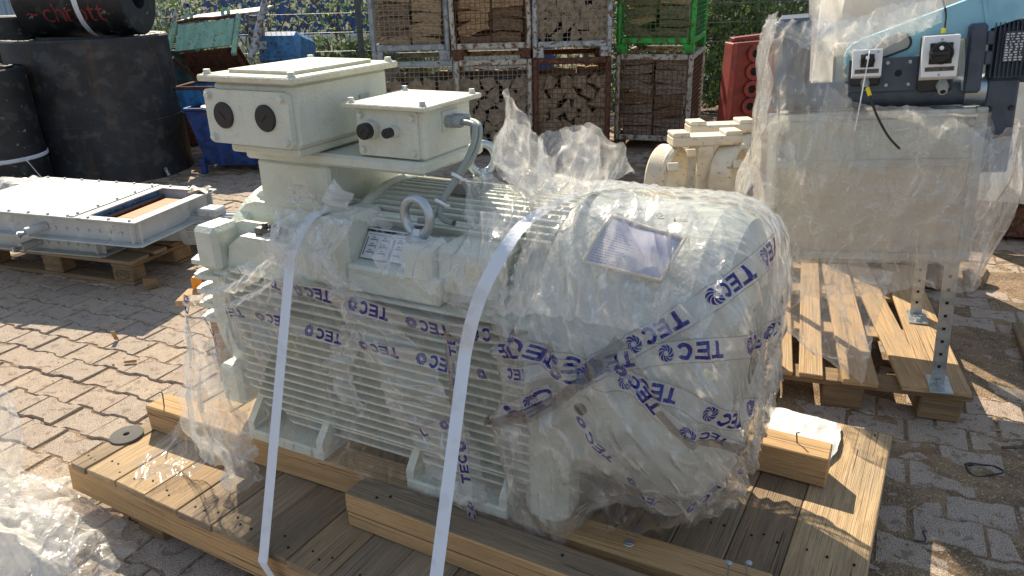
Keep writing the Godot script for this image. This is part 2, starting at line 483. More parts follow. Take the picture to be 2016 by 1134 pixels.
	var n_fold := bump(hb, F, 9.0)
	film("film_clear", c3(236, 236, 232), 0.03, 0.07, n_fold, 1.0, 0.9, 0.05)
	film("film_bag", c3(238, 238, 233), 0.11, 0.08, n_fold, 1.0, 1.1, 0.16)
	film("film_milky", c3(238, 238, 234), 0.16, 0.09, n_fold, 1.0, 1.0, 0.26)
	film("film_grey", c3(230, 227, 218), 0.14, 0.1, n_fold, 1.0, 0.9, 0.22)
	film("film_stretch", c3(226, 220, 208), 0.2, 0.13, n_fold, 1.0, 0.6, 0.24)
	film("film_white", c3(242, 242, 238), 0.3, 0.13, n_fold, 1.0, 0.7, 0.5)
	film("tape_brown", c3(112, 104, 96), 0.55, 0.16, n_crumple, 3.0, 0.2, 0.2)
	for k in ["film_clear", "film_bag", "film_milky", "film_grey", "film_stretch", "film_white"]:
		M[k].uv1_triplanar = false
		M[k].uv1_scale = Vector3.ONE
	# the second ply: thin whitened lines along the same folds and a faint haze
	for k in 4:
		var data := PackedByteArray()
		data.resize(F * F * 4)
		data.fill(242)
		var lift: float = [0.01, 0.05, 0.14, 0.06][k]
		var amp: float = [0.34, 1.0, 1.0, 0.6][k]
		var la := PackedFloat32Array()
		var lb := PackedFloat32Array()
		for i in 256:
			la.append(pow(smoothstep(0.62, 1.0, i / 255.0), 2.0) * 0.55)
			lb.append(pow(smoothstep(0.66, 1.0, i / 255.0), 2.0) * 0.8)
		for i in F * F:
			var c := ca[i] / 255.0
			data[i * 4 + 3] = int(minf(0.8, lift + (la[ra[i]] * 0.6 + lb[rb[i]] * 0.8 + lb[rc[i]]) * amp * (0.15 + c) + c * c * lift * 2.5) * 255.0)
		var ct := ImageTexture.create_from_image(Image.create_from_data(F, F, false, Image.FORMAT_RGBA8, data))
		var cm := mat("crease_%d" % k, c3(250, 249, 244), 0.3, 0.0, ct, Vector3.ONE, n_fold, 0.5)
		cm.uv1_triplanar = false
		cm.transparency = BaseMaterial3D.TRANSPARENCY_ALPHA
		cm.cull_mode = BaseMaterial3D.CULL_DISABLED
		cm.backlight_enabled = true
		cm.backlight = Color(0.9, 0.9, 0.9)
	make_prints(N)

# TECO tape: the letters stand on their heads, logo first
func make_prints(N: int) -> void:
	var W := 2048
	var H := 112
	var im := Image.create(W, H, false, Image.FORMAT_RGBA8)
	var ink := Color(0.045, 0.045, 0.43, 0.98)
	var wr := noise(0.018, 91, FastNoiseLite.TYPE_SIMPLEX_SMOOTH, 3)
	wr.fractal_type = FastNoiseLite.FRACTAL_RIDGED
	var fade := noise(0.03, 92, FastNoiseLite.TYPE_SIMPLEX_SMOOTH, 3)
	for y in H:
		var edge := 1.0 - smoothstep(1.0, 7.0, float(mini(y, H - 1 - y)))
		for x in W:
			var w := smoothstep(0.72, 0.98, wr.get_noise_2d(x * 0.8, y * 1.8))
			var g := 0.80 - 0.42 * maxf(w, edge * 0.9)
			im.set_pixel(x, y, Color(g, g * 0.985, g * 0.96, 0.30 + 0.28 * w + 0.30 * edge))
			var px := ((W - 1 - x) % 512) - 56.0
			var py := (H - 1 - y) - 16.0
			px *= 1.25
			py *= 1.25
			if px < 0 or py < 0 or py > 100 or px > 500:
				continue
			var on := false
			if px < 100:
				on = py < 22 or absf(px - 50) < 14
			elif px > 112 and px < 206:
				var q := px - 112
				on = q < 26 or py < 21 or py > 79 or (absf(py - 50) < 10.5 and q < 86)
			elif px > 216 and px < 330:
				var d := Vector2(px - 270, py - 50)
				on = d.length() < 51 and d.length() > 26 and not (d.x > 12 and absf(d.y) < d.x * 0.75)
			elif px > 336 and px < 452:
				var d := Vector2(px - 394, py - 50)
				var r := d.length() / 54.0
				on = r < 1.0 and r > 0.3 and fposmod(d.angle() / TAU * 9.0 + r * 1.9, 1.0) > 0.24
			if on:
				var c := ink
				c.a = 0.98 - 0.35 * smoothstep(0.25, 0.7, fade.get_noise_2d(x, y))
				im.set_pixel(x, y, c.lerp(Color(0.5, 0.5, 0.62, 0.6), w * 0.7))
	var t := ImageTexture.create_from_image(im)
	var m := StandardMaterial3D.new()
	m.resource_name = "printed_tape"
	m.albedo_texture = t
	m.roughness = 0.16
	m.transparency = BaseMaterial3D.TRANSPARENCY_ALPHA
	m.cull_mode = BaseMaterial3D.CULL_DISABLED
	M["printed_tape"] = m
	# wiring plate
	im = Image.create(360, 150, false, Image.FORMAT_RGB8)
	im.fill(c3(206, 210, 216))
	for half in 2:
		var x0 := 8 + half * 178
		im.fill_rect(Rect2i(x0, 30, 164, 2), c3(40, 42, 48))
		im.fill_rect(Rect2i(x0, 44, 6, 92), c3(40, 42, 48))
		for r in 3:
			for c in 2:
				var bx := x0 + 16 + c * 76
				var by := 48 + r * 32
				im.fill_rect(Rect2i(bx + 14, by - 6, 22, 4), c3(70, 72, 78))
				im.fill_rect(Rect2i(bx, by + 8, 54, 2), c3(50, 52, 58))
				for q in 5:
					im.fill_rect(Rect2i(bx + 8 + q * 8, by + 3, 5, 7), c3(60, 62, 68))
				im.fill_rect(Rect2i(bx + 52, by - 2, 3, 22), c3(50, 52, 58))
	var pm := StandardMaterial3D.new()
	pm.resource_name = "plate_print"
	pm.albedo_texture = ImageTexture.create_from_image(im)
	pm.roughness = 0.4
	pm.metallic = 0.3
	M["plate_print"] = pm
	# delivery papers inside the pouch
	im = Image.create(400, 260, false, Image.FORMAT_RGB8)
	im.fill(c3(158, 160, 174))
	im.fill_rect(Rect2i(0, 0, 400, 30), c3(118, 122, 158))
	im.fill_rect(Rect2i(0, 30, 400, 100), c3(138, 142, 168))
	var r2 := RandomNumberGenerator.new()
	r2.seed = 5
	for k in 13:
		var x := 22
		while x < 90 + r2.randi_range(0, 160):
			var w := r2.randi_range(8, 26)
			im.fill_rect(Rect2i(x, 84 + k * 13, w, 4), c3(72, 78, 132))
			x += w + 5
	for k in 4:
		im.fill_rect(Rect2i(196 + k * 34, 150 + k * 5, 22, 5), c3(178, 120, 130))
	var dm := StandardMaterial3D.new()
	dm.resource_name = "paper_print"
	dm.albedo_texture = ImageTexture.create_from_image(im)
	dm.roughness = 0.6
	M["paper_print"] = dm
	# small data plate
	im = Image.create(96, 128, false, Image.FORMAT_RGB8)
	im.fill(c3(58, 62, 70))
	for k in 11:
		var x := 6
		while x < 84:
			var w := r2.randi_range(5, 18)
			im.fill_rect(Rect2i(x, 8 + k * 11, w, 6 if k < 4 else 7), c3(196, 200, 204))
			x += w + r2.randi_range(4, 14)
	var sm := StandardMaterial3D.new()
	sm.resource_name = "data_print"
	sm.albedo_texture = ImageTexture.create_from_image(im)
	sm.roughness = 0.5
	M["data_print"] = sm

# words as a mesh in the x-y plane, centred
func words(txt: String, height: float, depth := 0.002, bold := false) -> ArrayMesh:
	var t := TextMesh.new()
	var f := SystemFont.new()
	f.font_names = PackedStringArray(["Droid Sans"])
	if bold:
		f.font_weight = 700
	t.font = f
	t.text = txt
	t.font_size = 64
	t.pixel_size = height / 64.0 * 1.35
	t.depth = depth
	t.curve_step = 2.0
	var am := ArrayMesh.new()
	var arr := t.get_mesh_arrays()
	am.add_surface_from_arrays(Mesh.PRIMITIVE_TRIANGLES, arr)
	return am

# ---------------------------------------------------------------- the scene
const EYE := Vector3(0, 1.55, 0)

func _ready() -> void:
	rng.seed = 7
	var cam := Camera3D.new()
	cam.name = "camera"
	var pitch := deg_to_rad(22.0)
	var roll := deg_to_rad(1.5)
	var fw := Vector3(0, -sin(pitch), -cos(pitch))
	var r0 := Vector3.RIGHT
	var u0 := r0.cross(fw)
	cam.transform = Transform3D(Basis(r0 * cos(roll) - u0 * sin(roll), r0 * sin(roll) + u0 * cos(roll), -fw), EYE)
	cam.fov = 41.43
	cam.near = 0.05
	cam.far = 200.0
	add_child(cam)
	var env := Environment.new()
	env.background_mode = Environment.BG_SKY
	env.tonemap_mode = Environment.TONE_MAPPER_LINEAR
	env.tonemap_exposure = 2.0
	env.sdfgi_enabled = true
	env.ssao_enabled = true
	env.ssil_enabled = true
	var sky := Sky.new()
	var sm := ProceduralSkyMaterial.new()
	sm.sky_top_color = Color(0.53, 0.60, 0.70)
	sm.sky_horizon_color = Color(0.88, 0.90, 0.91)
	sm.sky_curve = 0.16
	sm.ground_bottom_color = Color(0.42, 0.37, 0.33)
	sm.ground_horizon_color = Color(0.6, 0.56, 0.52)
	sm.sky_energy_multiplier = 0.85
	sm.sun_angle_max = 3.0
	sky.sky_material = sm
	env.sky = sky
	env.background_energy_multiplier = 1.0
	var we := WorldEnvironment.new()
	we.name = "world"
	we.environment = env
	add_child(we)
	var sun := DirectionalLight3D.new()
	sun.name = "sun"
	sun.light_energy = 1.5
	sun.light_color = Color(1.0, 0.94, 0.84)
	sun.light_angular_distance = 0.5
	sun.shadow_enabled = true
	var el := deg_to_rad(41.0)
	var az := deg_to_rad(19.0)
	add_child(sun)
	sun.look_at_from_position(Vector3(-sin(az) * cos(el), sin(el), -cos(az) * cos(el)) * 20.0, Vector3.ZERO)
	materials()
	ground()
	backdrop()
	crates()
	rolls()
	skips()
	red_and_cream()
	valves()
	skid()
	motor()
	motor_film()
	straps()
	right_machine()
	far_right()
	heap()
	litter()

# ---------------------------------------------------------------- ground
func paver_mesh(m: Material, k: int) -> ArrayMesh:
	# waisted paving stone, 200 mm long with a 155 mm head and a narrower middle
	var r := RandomNumberGenerator.new()
	r.seed = 100 + k
	var g := 0.004
	var half: Array = []
	for q in [[-0.1, 0.0775], [-0.062, 0.0775], [-0.038, 0.0625], [0.038, 0.0625], [0.062, 0.0775], [0.1, 0.0775]]:
		half.append(q)
	var o := PackedVector2Array()
	for q in half:
		o.append(Vector2(clampf(q[0], -0.1 + g, 0.1 - g), q[1] - g))
	for i in range(half.size() - 1, -1, -1):
		o.append(Vector2(clampf(half[i][0], -0.1 + g, 0.1 - g), -half[i][1] + g))
	for i in o.size():
		o[i] += Vector2(r.randf_range(-0.0018, 0.0018), r.randf_range(-0.0018, 0.0018))
	var mb := MB.new()
	var top := []
	var rim := []
	var low := []
	for p in o:
		top.append(Vector3(p.x * 0.955, 0, p.y * 0.94))
		rim.append(Vector3(p.x, -0.006, p.y))
		low.append(Vector3(p.x, -0.03, p.y))
	var n := o.size()
	var half_top := n / 2
	for i in half_top - 1:
		mb.poly([top[i], top[i + 1], top[n - 2 - i], top[n - 1 - i]], Vector3.UP)
	for i in n:
		var j := (i + 1) % n
		var out: Vector3 = (rim[i] + rim[j]) * 0.5
		out.y = 0.0
		mb.poly([top[i], top[j], rim[j], rim[i]], out + Vector3.UP * 0.1)
		mb.poly([rim[i], rim[j], low[j], low[i]], out)
	var am := ArrayMesh.new()
	mb.surface(am, m)
	return am

func soil_height(x: float, z: float) -> float:
	return soil_n.get_noise_2d(x, z) * 0.010 + soil_f.get_noise_2d(x, z) * 0.006

var soil_n := noise(1.3, 61, FastNoiseLite.TYPE_SIMPLEX_SMOOTH, 4)
var soil_f := noise(9.0, 62, FastNoiseLite.TYPE_SIMPLEX_SMOOTH, 3)

func ground() -> void:
	var mb := MB.new()
	mb.pane(Vector3(-90, -0.03, -150), Vector3(90, -0.03, -150), Vector3(90, -0.03, 30), Vector3(-90, -0.03, 30))
	structure(part(self, "ground", mb, M.yard))
	# joint sand and soil: low between the stones on the left, creeping over them to the right
	mb = MB.new()
	var rows := []
	for j in 230:
		var row := PackedVector3Array()
		var z := -9.2 + j * 0.04
		for i in 240:
			var x := -5.0 + i * 0.04
			var cover := smoothstep(0.5, 1.35, x - 0.12 * (z + 2.0) + soil_n.get_noise_2d(x * 0.7, z * 0.7) * 0.45)
			cover = maxf(cover, smoothstep(-5.2, -7.0, z) * 0.55)
			row.append(Vector3(x, lerpf(-0.010, -0.0006, cover) + soil_height(x, z) * lerpf(0.35, 1.0, cover), z))
		rows.append(row)
	mb.grid(rows)
	structure(part(self, "joint_soil", mb, M.soil))
	# stones
	var pave := Node3D.new()
	pave.name = "paving"
	add_child(pave)
	structure(pave)
	var meshes := []
	for k in ["paver_rose", "paver_grey", "paver_tan"]:
		for i in 3:
			meshes.append(paver_mesh(M[k], meshes.size()))
	var yaw := deg_to_rad(25.0)
	var ax := Vector3(cos(yaw), 0, sin(yaw))
	var cx := Vector3(sin(yaw), 0, -cos(yaw))
	var o := Vector3(-1.955, 0, -3.169)
	var spots := []
	for r in range(-25, 62):
		for q in range(-30, 40):
			var p := o + ax * (q * 0.2 + (0.1 if r % 2 != 0 else 0.0)) + cx * (r * 0.14)
			if p.z > -0.9 or p.z < -9.0 or absf(p.x) > 0.75 * -p.z + 0.9:
				continue
			var under := false
			# hidden under the big skid: left out
			var d := p - Vector3(-1.422, 0, -2.042)
			var s := d.dot(Vector3(0.866, 0, 0.5))
			var c := d.dot(Vector3(0.5, 0, -0.866))
			under = s > 0.3 and s < 2.0 and c > 0.3 and c < 1.3
			if under:
				continue
			# seen in the open first
			var key := p.distance_to(EYE)
			if s > -0.2 and s < 2.3 and c > 0.0 and c < 3.0:
				key += 3.0
			spots.append([key, p])
	spots.sort_custom(func(a, b): return a[0] < b[0])
	var rest := []
	for k in 9:
		rest.append([])
	for i in spots.size():
		var b := Basis(Vector3.UP, -yaw + rr(-0.012, 0.012)).rotated(ax, rr(-0.022, 0.022)).rotated(cx, rr(-0.016, 0.016))
		var t := Transform3D(b, spots[i][1] + Vector3(rr(-0.003, 0.003), rr(-0.007, 0.002), rr(-0.003, 0.003)))
		var k := rng.randi_range(0, 8)
		if i < 300:
			var pv := inst(pave, "paver", meshes[k])
			pv.transform = t
		else:
			rest[k].append(t)
	for k in 9:
		var mm := MultiMesh.new()
		mm.transform_format = MultiMesh.TRANSFORM_3D
		mm.mesh = meshes[k]
		mm.instance_count = rest[k].size()
		for i in rest[k].size():
			mm.set_instance_transform(i, rest[k][i])
		var mi := MultiMeshInstance3D.new()
		mi.name = "paver_field"
		mi.multimesh = mm
		pave.add_child(mi, true)
		stuff(mi)

# ---------------------------------------------------------------- behind the yard
func foliage(parent: Node3D, mats: Array, centre: Vector3, size: Vector3, count: int, leaf: float, sd: int) -> void:
	var r := RandomNumberGenerator.new()
	r.seed = sd
	var hole := noise(2.6, sd, FastNoiseLite.TYPE_SIMPLEX_SMOOTH, 2)
	for q in mats.size():
		var mb := MB.new()
		mb.tri(Vector3(0, 0, 0), Vector3(-0.32, 0.5, 0.08), Vector3(0, 1, 0))
		mb.tri(Vector3(0, 0, 0), Vector3(0, 1, 0), Vector3(0.32, 0.5, 0.08))
		var am := ArrayMesh.new()
		mb.surface(am, mats[q])
		var ts := []
		while ts.size() < count / mats.size():
			var p := Vector3(r.randf_range(-1, 1), r.randf_range(-1, 1), r.randf_range(-1, 1))
			if Vector2(p.x, p.z).length() > 1.0 or p.length() > 1.25:
				continue
			p = centre + p * size
			if hole.get_noise_3dv(p * 1.6) < -0.12 or p.y < 0.02:
				continue
			var b := Basis.from_euler(Vector3(r.randf_range(-1.4, 1.4), r.randf_range(0, TAU), r.randf_range(-1.2, 1.2))).scaled(Vector3.ONE * leaf * r.randf_range(0.6, 1.3))
			ts.append(Transform3D(b, p))
		var mm := MultiMesh.new()
		mm.transform_format = MultiMesh.TRANSFORM_3D
		mm.mesh = am
		mm.instance_count = ts.size()
		for i in ts.size():
			mm.set_instance_transform(i, ts[i])
		var mi := MultiMeshInstance3D.new()
		mi.name = "foliage"
		mi.multimesh = mm
		parent.add_child(mi, true)
		stuff(mi)

func bush(label: String, at: Vector3, size: Vector3, count: int, leaf: float, mats: Array, sd: int, stems := 7) -> void:
	var t := thing("bush", label, "bush", at, 0, "bushes along the fence")
	var r := RandomNumberGenerator.new()
	r.seed = sd
	for k in stems:
		var mb := MB.new()
		var a := Vector3(r.randf_range(-0.3, 0.3) * size.x, 0, r.randf_range(-0.3, 0.3) * size.z)
		var b := Vector3(r.randf_range(-0.9, 0.9) * size.x, size.y * r.randf_range(1.3, 2.1), r.randf_range(-0.7, 0.7) * size.z)
		var mid := (a + b) * 0.5 + Vector3(r.randf_range(-0.1, 0.1), 0.1, 0)
		mb.tube(spline([a, mid, b], 7), 0.008, 5)
		part(t, "stem", mb, M.branch)
	foliage(t, mats, Vector3(0, size.y, 0), size, count, leaf, sd)

func corrugated(nm: String, label: String, cat: String, m: Material, p: Vector3, w: float, h: float, d: float, yaw: float) -> Node3D:
	var t := thing(nm, label, cat, p, yaw)
	var mb := MB.new()
	var o := PackedVector2Array()
	var k := int(w / 0.22)
	for i in k:
		var x := -w / 2 + i * w / k
		for q in [[0.0, 0.0], [0.07, 0.0], [0.1, 0.036], [0.18, 0.036], [0.21, 0.0]]:
			o.append(Vector2(x + q[0] * w / k / 0.22, q[1]))
	o.append(Vector2(w / 2, 0))
	o.append(Vector2(w / 2, -d))
	o.append(Vector2(-w / 2, -d))
	mb.prism(o, Transform3D(Basis(Vector3.RIGHT, Vector3(0, 0, 1), Vector3(0, 1, 0)), Vector3(0, 0.1, 0)), h - 0.2)
	part(t, "wall_panel", mb, m)
	for y in [0.06, h - 0.06]:
		mb = MB.new()
		mb.box(Vector3(0, y, -d / 2 + 0.03), Vector3(w + 0.1, 0.14, d + 0.1), 0.01)
		part(t, "rail", mb, m)
	for x in [-w / 2, w / 2]:
		mb = MB.new()
		mb.box(Vector3(x, h / 2, 0.0), Vector3(0.14, h - 0.26, 0.14), 0.01)
		part(t, "corner_post", mb, m)
	return t

func backdrop() -> void:
	corrugated("shipping_container", "deep blue corrugated container behind the fence and bushes", "container", M.corrugated_blue, Vector3(-2.2, 0, -13.0), 6.0, 2.6, 2.4, 4)
	corrugated("shipping_container", "pale blue grey corrugated container at the upper left behind the rubber rolls", "container", M.corrugated_pale, Vector3(-8.4, 0, -13.4), 5.4, 2.6, 2.4, 0)
	corrugated("shed", "dark shed wall far behind the red plate", "shed", M.dark_grey_paint, Vector3(5.0, 0, -14.5), 7.0, 2.8, 2.0, 0)
	# white kerb wall seen through the mesh
	var mb := MB.new()
	mb.box(Vector3(-1.9, 0.45, -11.4), Vector3(4.4, 0.9, 0.2), 0.02)
	tag(part(self, "low_wall", mb, M.white_sheet), "low white wall running behind the fence and green bushes", "wall")
	mb = MB.new()
	mb.box(Vector3(4.2, 0.62, -12.0), Vector3(3.2, 0.16, 0.2), 0.02)
	tag(part(self, "barrier_rail", mb, M.pale_steel), "pale horizontal rail behind the branches right of the crates", "rail")
	# fence of welded wire
	var f := thing("wire_fence", "grey welded wire fence with posts behind the scrap and bushes", "fence", Vector3(0, 0, -8.95))
	for x in [-4.15, -1.62, 0.9, 3.4, 5.9]:
		mb = MB.new()
		mb.box(Vector3(x, 1.0, 0), Vector3(0.06, 2.0, 0.06), 0.004)
		part(f, "post", mb, M.fence_steel)
	for k in 5:
		mb = MB.new()
		var x0 := -6.7 + k * 2.52
		for i in 50:
			mb.cyl(Vector3(x0 + i * 0.05, 0.02, 0.036), Vector3(x0 + i * 0.05, 2.0, 0.036), 0.0022, 0.0022, 4, false)
		for i in 10:
			for dz in [0.042, 0.03]:
				mb.cyl(Vector3(x0, 0.06 + i * 0.2, dz), Vector3(x0 + 2.5, 0.06 + i * 0.2, dz), 0.0028, 0.0028, 4, false)
		part(f, "wire_panel", mb, M.fence_steel)
	var L := [M.leaf_a, M.leaf_b, M.leaf_c]
	bush("dense dark green bush at the foot of the fence left of the firewood crates", Vector3(-1.75, 0, -9.6), Vector3(0.95, 0.46, 0.45), 7500, 0.085, L, 71)
	bush("taller pale green shrub against the blue container between hopper and crates", Vector3(-1.9, 0.2, -10.2), Vector3(0.8, 0.72, 0.4), 900, 0.09, [M.leaf_a, M.leaf_b], 72, 12)
	bush("loose bush with bare twigs above the tilted green hopper", Vector3(-3.2, 0.1, -10.3), Vector3(0.9, 0.75, 0.45), 1000, 0.085, [M.leaf_b, M.leaf_a], 73, 16)
	bush("leafy bush between the rubber rolls and the green hopper", Vector3(-4.15, 0, -9.7), Vector3(0.7, 0.75, 0.4), 2200, 0.09, L, 74, 9)
	bush("narrow dark green bush right beside the crate stack", Vector3(2.75, 0, -9.6), Vector3(0.5, 0.8, 0.4), 5200, 0.085, L, 75)
	bush("dark overhanging bush behind the red steel plate", Vector3(3.7, 0.3, -10.4), Vector3(0.9, 0.8, 0.5), 4200, 0.09, [M.leaf_c, M.leaf_a], 76, 12)
	bush("bush behind the crates at the right end of the fence", Vector3(1.5, 0, -9.9), Vector3(0.9, 0.8, 0.4), 3600, 0.085, L, 77)

# ---------------------------------------------------------------- firewood crates
const ORD := ["first", "second", "third", "fourth", "fifth", "sixth", "seventh", "eighth", "ninth"]
const NUM := ["one", "two", "three", "four", "five", "six", "seven", "eight", "nine", "ten", "eleven", "twelve", "thirteen", "fourteen"]
var log_end_meshes := []
var log_side_meshes := []

func log_mesh(k: int, side: bool) -> ArrayMesh:
	var r := RandomNumberGenerator.new()
	r.seed = 300 + k + (50 if side else 0)
	var o := PackedVector2Array()
	var n := r.randi_range(3, 5)
	for i in n:
		var a := TAU * (i + r.randf_range(-0.25, 0.25)) / n
		o.append(Vector2(cos(a), sin(a)) * r.randf_range(0.95, 1.3))
	var len := 0.32
	var am := ArrayMesh.new()
	var cut := MB.new()
	var skin := MB.new()
	var A := []
	var B := []
	for i in n:
		var q := o[i] * Vector2(0.07, 0.066)
		A.append(Vector3(q.x, q.y, r.randf_range(-0.006, 0.006)))
		B.append(Vector3(q.x * r.randf_range(0.85, 1.0), q.y * r.randf_range(0.85, 1.0), -len))
	cut.poly(A, Vector3(0, 0, 1))
	cut.poly(B, Vector3(0, 0, -1))
	for i in n:
		var j := (i + 1) % n
		var m0: Vector3 = (A[i] + B[i]) * 0.5 + Vector3(r.randf_range(-0.006, 0.006), r.randf_range(-0.006, 0.006), 0)
		var m1: Vector3 = (A[j] + B[j]) * 0.5 + Vector3(r.randf_range(-0.006, 0.006), r.randf_range(-0.006, 0.006), 0)
		var out: Vector3 = (A[i] + A[j]) * 0.5
		out.z = 0
		skin.poly([A[i], A[j], m1, m0], out)
		skin.poly([m0, m1, B[j], B[i]], out)
	cut.surface(am, M.log_end)
	skin.surface(am, [M.log_grey, M.log_brown, M.log_bark, M.log_grey][k % 4])
	return am

func split_mesh(k: int) -> ArrayMesh:
	# a split log seen from its side: long along x, 1 x 1 cross-section to be scaled
	var r := RandomNumberGenerator.new()
	r.seed = 500 + k
	var mb := MB.new()
	var rows := []
	for i in 5:
		var row := PackedVector3Array()
		for j in 5:
			var x := -0.165 + i * 0.0825
			var a := [Vector2(-0.05, 0.05), Vector2(0.05, 0.045), Vector2(0.055, -0.04), Vector2(0.0, -0.055), Vector2(-0.05, -0.05)][j] as Vector2
			row.append(Vector3(x, a.x + r.randf_range(-0.006, 0.006) + 0.012 * sin(x * 12.0 + k), a.y + r.randf_range(-0.007, 0.007)))
		rows.append(row)
	mb.grid(rows, true, false, [], true)
	var am := ArrayMesh.new()
	var cut := MB.new()
	cut.poly(Array(rows[0]), Vector3.LEFT)
	cut.poly(Array(rows[4]), Vector3.RIGHT)
	mb.surface(am, [M.log_split, M.log_split, M.log_brown, M.log_split, M.log_brown, M.log_grey, M.log_grey, M.log_brown, M.log_grey, M.log_grey][k % 10])
	cut.surface(am, M.log_end)
	return am

func firewood_crate(at: Vector3, yaw: float, w: float, d: float, h: float, frame: Material, foot: Material, wire: Material, label: String, sag := 0.0) -> Node3D:
	var t := thing("mesh_crate", label, "crate", at, yaw, "stacked firewood crates")
	var mb: MB
	for x in [-1, 1]:
		for z in [0, 1]:
			mb = MB.new()
			var px: float = x * (w / 2 - 0.025)
			var pz: float = -0.025 - z * (d - 0.05)
			mb.tube(spline([Vector3(px, 0.09, pz), Vector3(px + sag * 0.4 * x, h * 0.35, pz), Vector3(px - sag * 0.6, h * 0.75, pz), Vector3(px - sag, h, pz)], 9), 0.024, 8)
			part(t, "post", mb, frame)
			mb = MB.new()
			mb.box(Vector3(x * (w / 2 - 0.055), 0.045, pz - (0.03 if z == 0 else -0.03)), Vector3(0.1, 0.088, 0.1), 0.006)
			part(t, "foot", mb, foot)
	for y in [0.115, h - 0.025]:
		for z in [0, 1]:
			mb = MB.new()
			mb.box(Vector3(0, y, -0.025 - z * (d - 0.05)), Vector3(w - 0.1, 0.052, 0.044), 0.008)
			part(t, "rail", mb, frame)
		for x in [-1, 1]:
			mb = MB.new()
			mb.box(Vector3(x * (w / 2 - 0.025), y, -d / 2), Vector3(0.044, 0.05, d - 0.1), 0.008)
			part(t, "rail", mb, frame)
	mb = MB.new()
	mb.box(Vector3(0, 0.1, -d / 2), Vector3(w - 0.12, 0.02, d - 0.1), 0.002)
	part(t, "floor_panel", mb, foot)
	# woven wire: front and both sides
	for face in 3:
		mb = MB.new()
		var wd := w - 0.1 if face == 0 else d - 0.1
		var nv := int(wd / 0.042)
		for i in nv + 1:
			var u := -wd / 2 + wd * i / nv
			var p := Vector3(u, 0.13, -0.02) if face == 0 else Vector3((w / 2 - 0.02) * (1 if face == 1 else -1), 0.13, -d / 2 + u)
			mb.box(p + Vector3(0, (h - 0.18) / 2, 0), Vector3(0.005, h - 0.18, 0.005), 0.0)
		var nh := int((h - 0.18) / 0.042)
		for i in nh + 1:
			var y := 0.13 + (h - 0.18) * i / nh
			var p := Vector3(0, y, -0.0155) if face == 0 else Vector3((w / 2 - 0.0155) * (1 if face == 1 else -1), y, -d / 2)
			mb.box(p, Vector3(wd, 0.005, 0.005) if face == 0 else Vector3(0.005, 0.005, wd), 0.0)
		part(t, "wire_mesh", mb, wire)
	return t

func fill_logs(c: Node3D, w: float, d: float, h: float, kind: String, what: String, grp: String, fill: float, y_from := 0.0) -> void:
	# the front layer, one log at a time
	var xf := c.transform
	var y0 := 0.115
	var top := 0.115 + (h - 0.16) * fill
	if kind == "ends":
		var stepy := 0.098
		var ny := int((top - y0) / stepy)
		var nx := int((w - 0.1) / 0.106)
		for j in ny:
			for i in nx + (j % 2):
				var y := y0 + 0.055 + j * stepy + rr(-0.01, 0.01)
				if y < y_from:
					continue
				var x := -w / 2 + 0.09 + (i - 0.5 * (j % 2)) * (w - 0.15) / (nx - 1) + rr(-0.014, 0.014)
				x = clampf(x, -w / 2 + 0.085, w / 2 - 0.085)
				var b := Basis(Vector3(0, 0, 1), rr(0, TAU)).rotated(Vector3.UP, rr(-0.12, 0.12)).scaled(Vector3(rr(1.0, 1.26), rr(1.0, 1.26), 1))
				var o := inst(self, "firewood_log", log_end_meshes[rng.randi_range(0, 9)])
				o.transform = xf * Transform3D(b, Vector3(x, y, -0.055 - rr(0, 0.05)))
				tag(o, "firewood log end %s from left in row %s of the %s" % [ORD[i], NUM[j], what], "firewood log", grp)
	else:
		var cols := 2
		var wide := (w - 0.12) / 2.0
		for k in cols:
			var y := y0
			var row := 0
			while y < top - 0.05:
				var hh := rr(0.06, 0.125)
				if y + hh / 2 > y_from:
					if kind == "mixed" and k == (0 if what.contains("green") else 1) and rng.randf() < 0.0:
						pass
					var x := -w / 2 + 0.06 + wide * (k + 0.5) + rr(-0.012, 0.012)
					var b := Basis(Vector3(0, 0, 1), rr(-0.06, 0.06) if rng.randf() < 0.8 else rr(-0.3, 0.3)).rotated(Vector3.UP, rr(-0.1, 0.1)) * Basis.from_scale(Vector3(wide / 0.345 * rr(0.9, 1.0), hh / 0.108, rr(0.9, 1.2)))
					var o := inst(self, "firewood_log", log_side_meshes[rng.randi_range(0, 4) + (5 if what.contains("chipped") else 0)])
					o.transform = xf * Transform3D(b, Vector3(x, y + hh / 2, -0.11 - rr(0, 0.03)))
					tag(o, "split firewood log in layer %s, %s half of the %s" % [NUM[row], ["left", "right"][k], what], "firewood log", grp)
				row += 1
				y += hh + 0.004
	# what lies behind the front layer reads as one dark mass of wood
	var mm := MultiMesh.new()
	mm.transform_format = MultiMesh.TRANSFORM_3D
	mm.mesh = log_side_meshes[0]
	var ts := []
	var z := -0.4
	while z > -d + 0.08:
		var y := y0 + 0.05
		while y < top - 0.04:
			for k in 2:
				ts.append(Transform3D(Basis(Vector3(0, 0, 1), rr(-0.1, 0.1)).rotated(Vector3.UP, PI / 2 if rng.randf() < 0.3 else rr(-0.2, 0.2)), Vector3((k - 0.5) * (w - 0.1) * 0.5 + rr(-0.02, 0.02), y, z)))
			y += 0.1
		z -= 0.13
	mm.instance_count = ts.size()
	for i in ts.size():
		mm.set_instance_transform(i, xf * ts[i])
	var mi := MultiMeshInstance3D.new()
	mi.name = numbered("firewood_pile")
	mi.multimesh = mm
	add_child(mi)
	tag(mi, "inner firewood behind the front logs of the " + what, "firewood")
	stuff(mi)

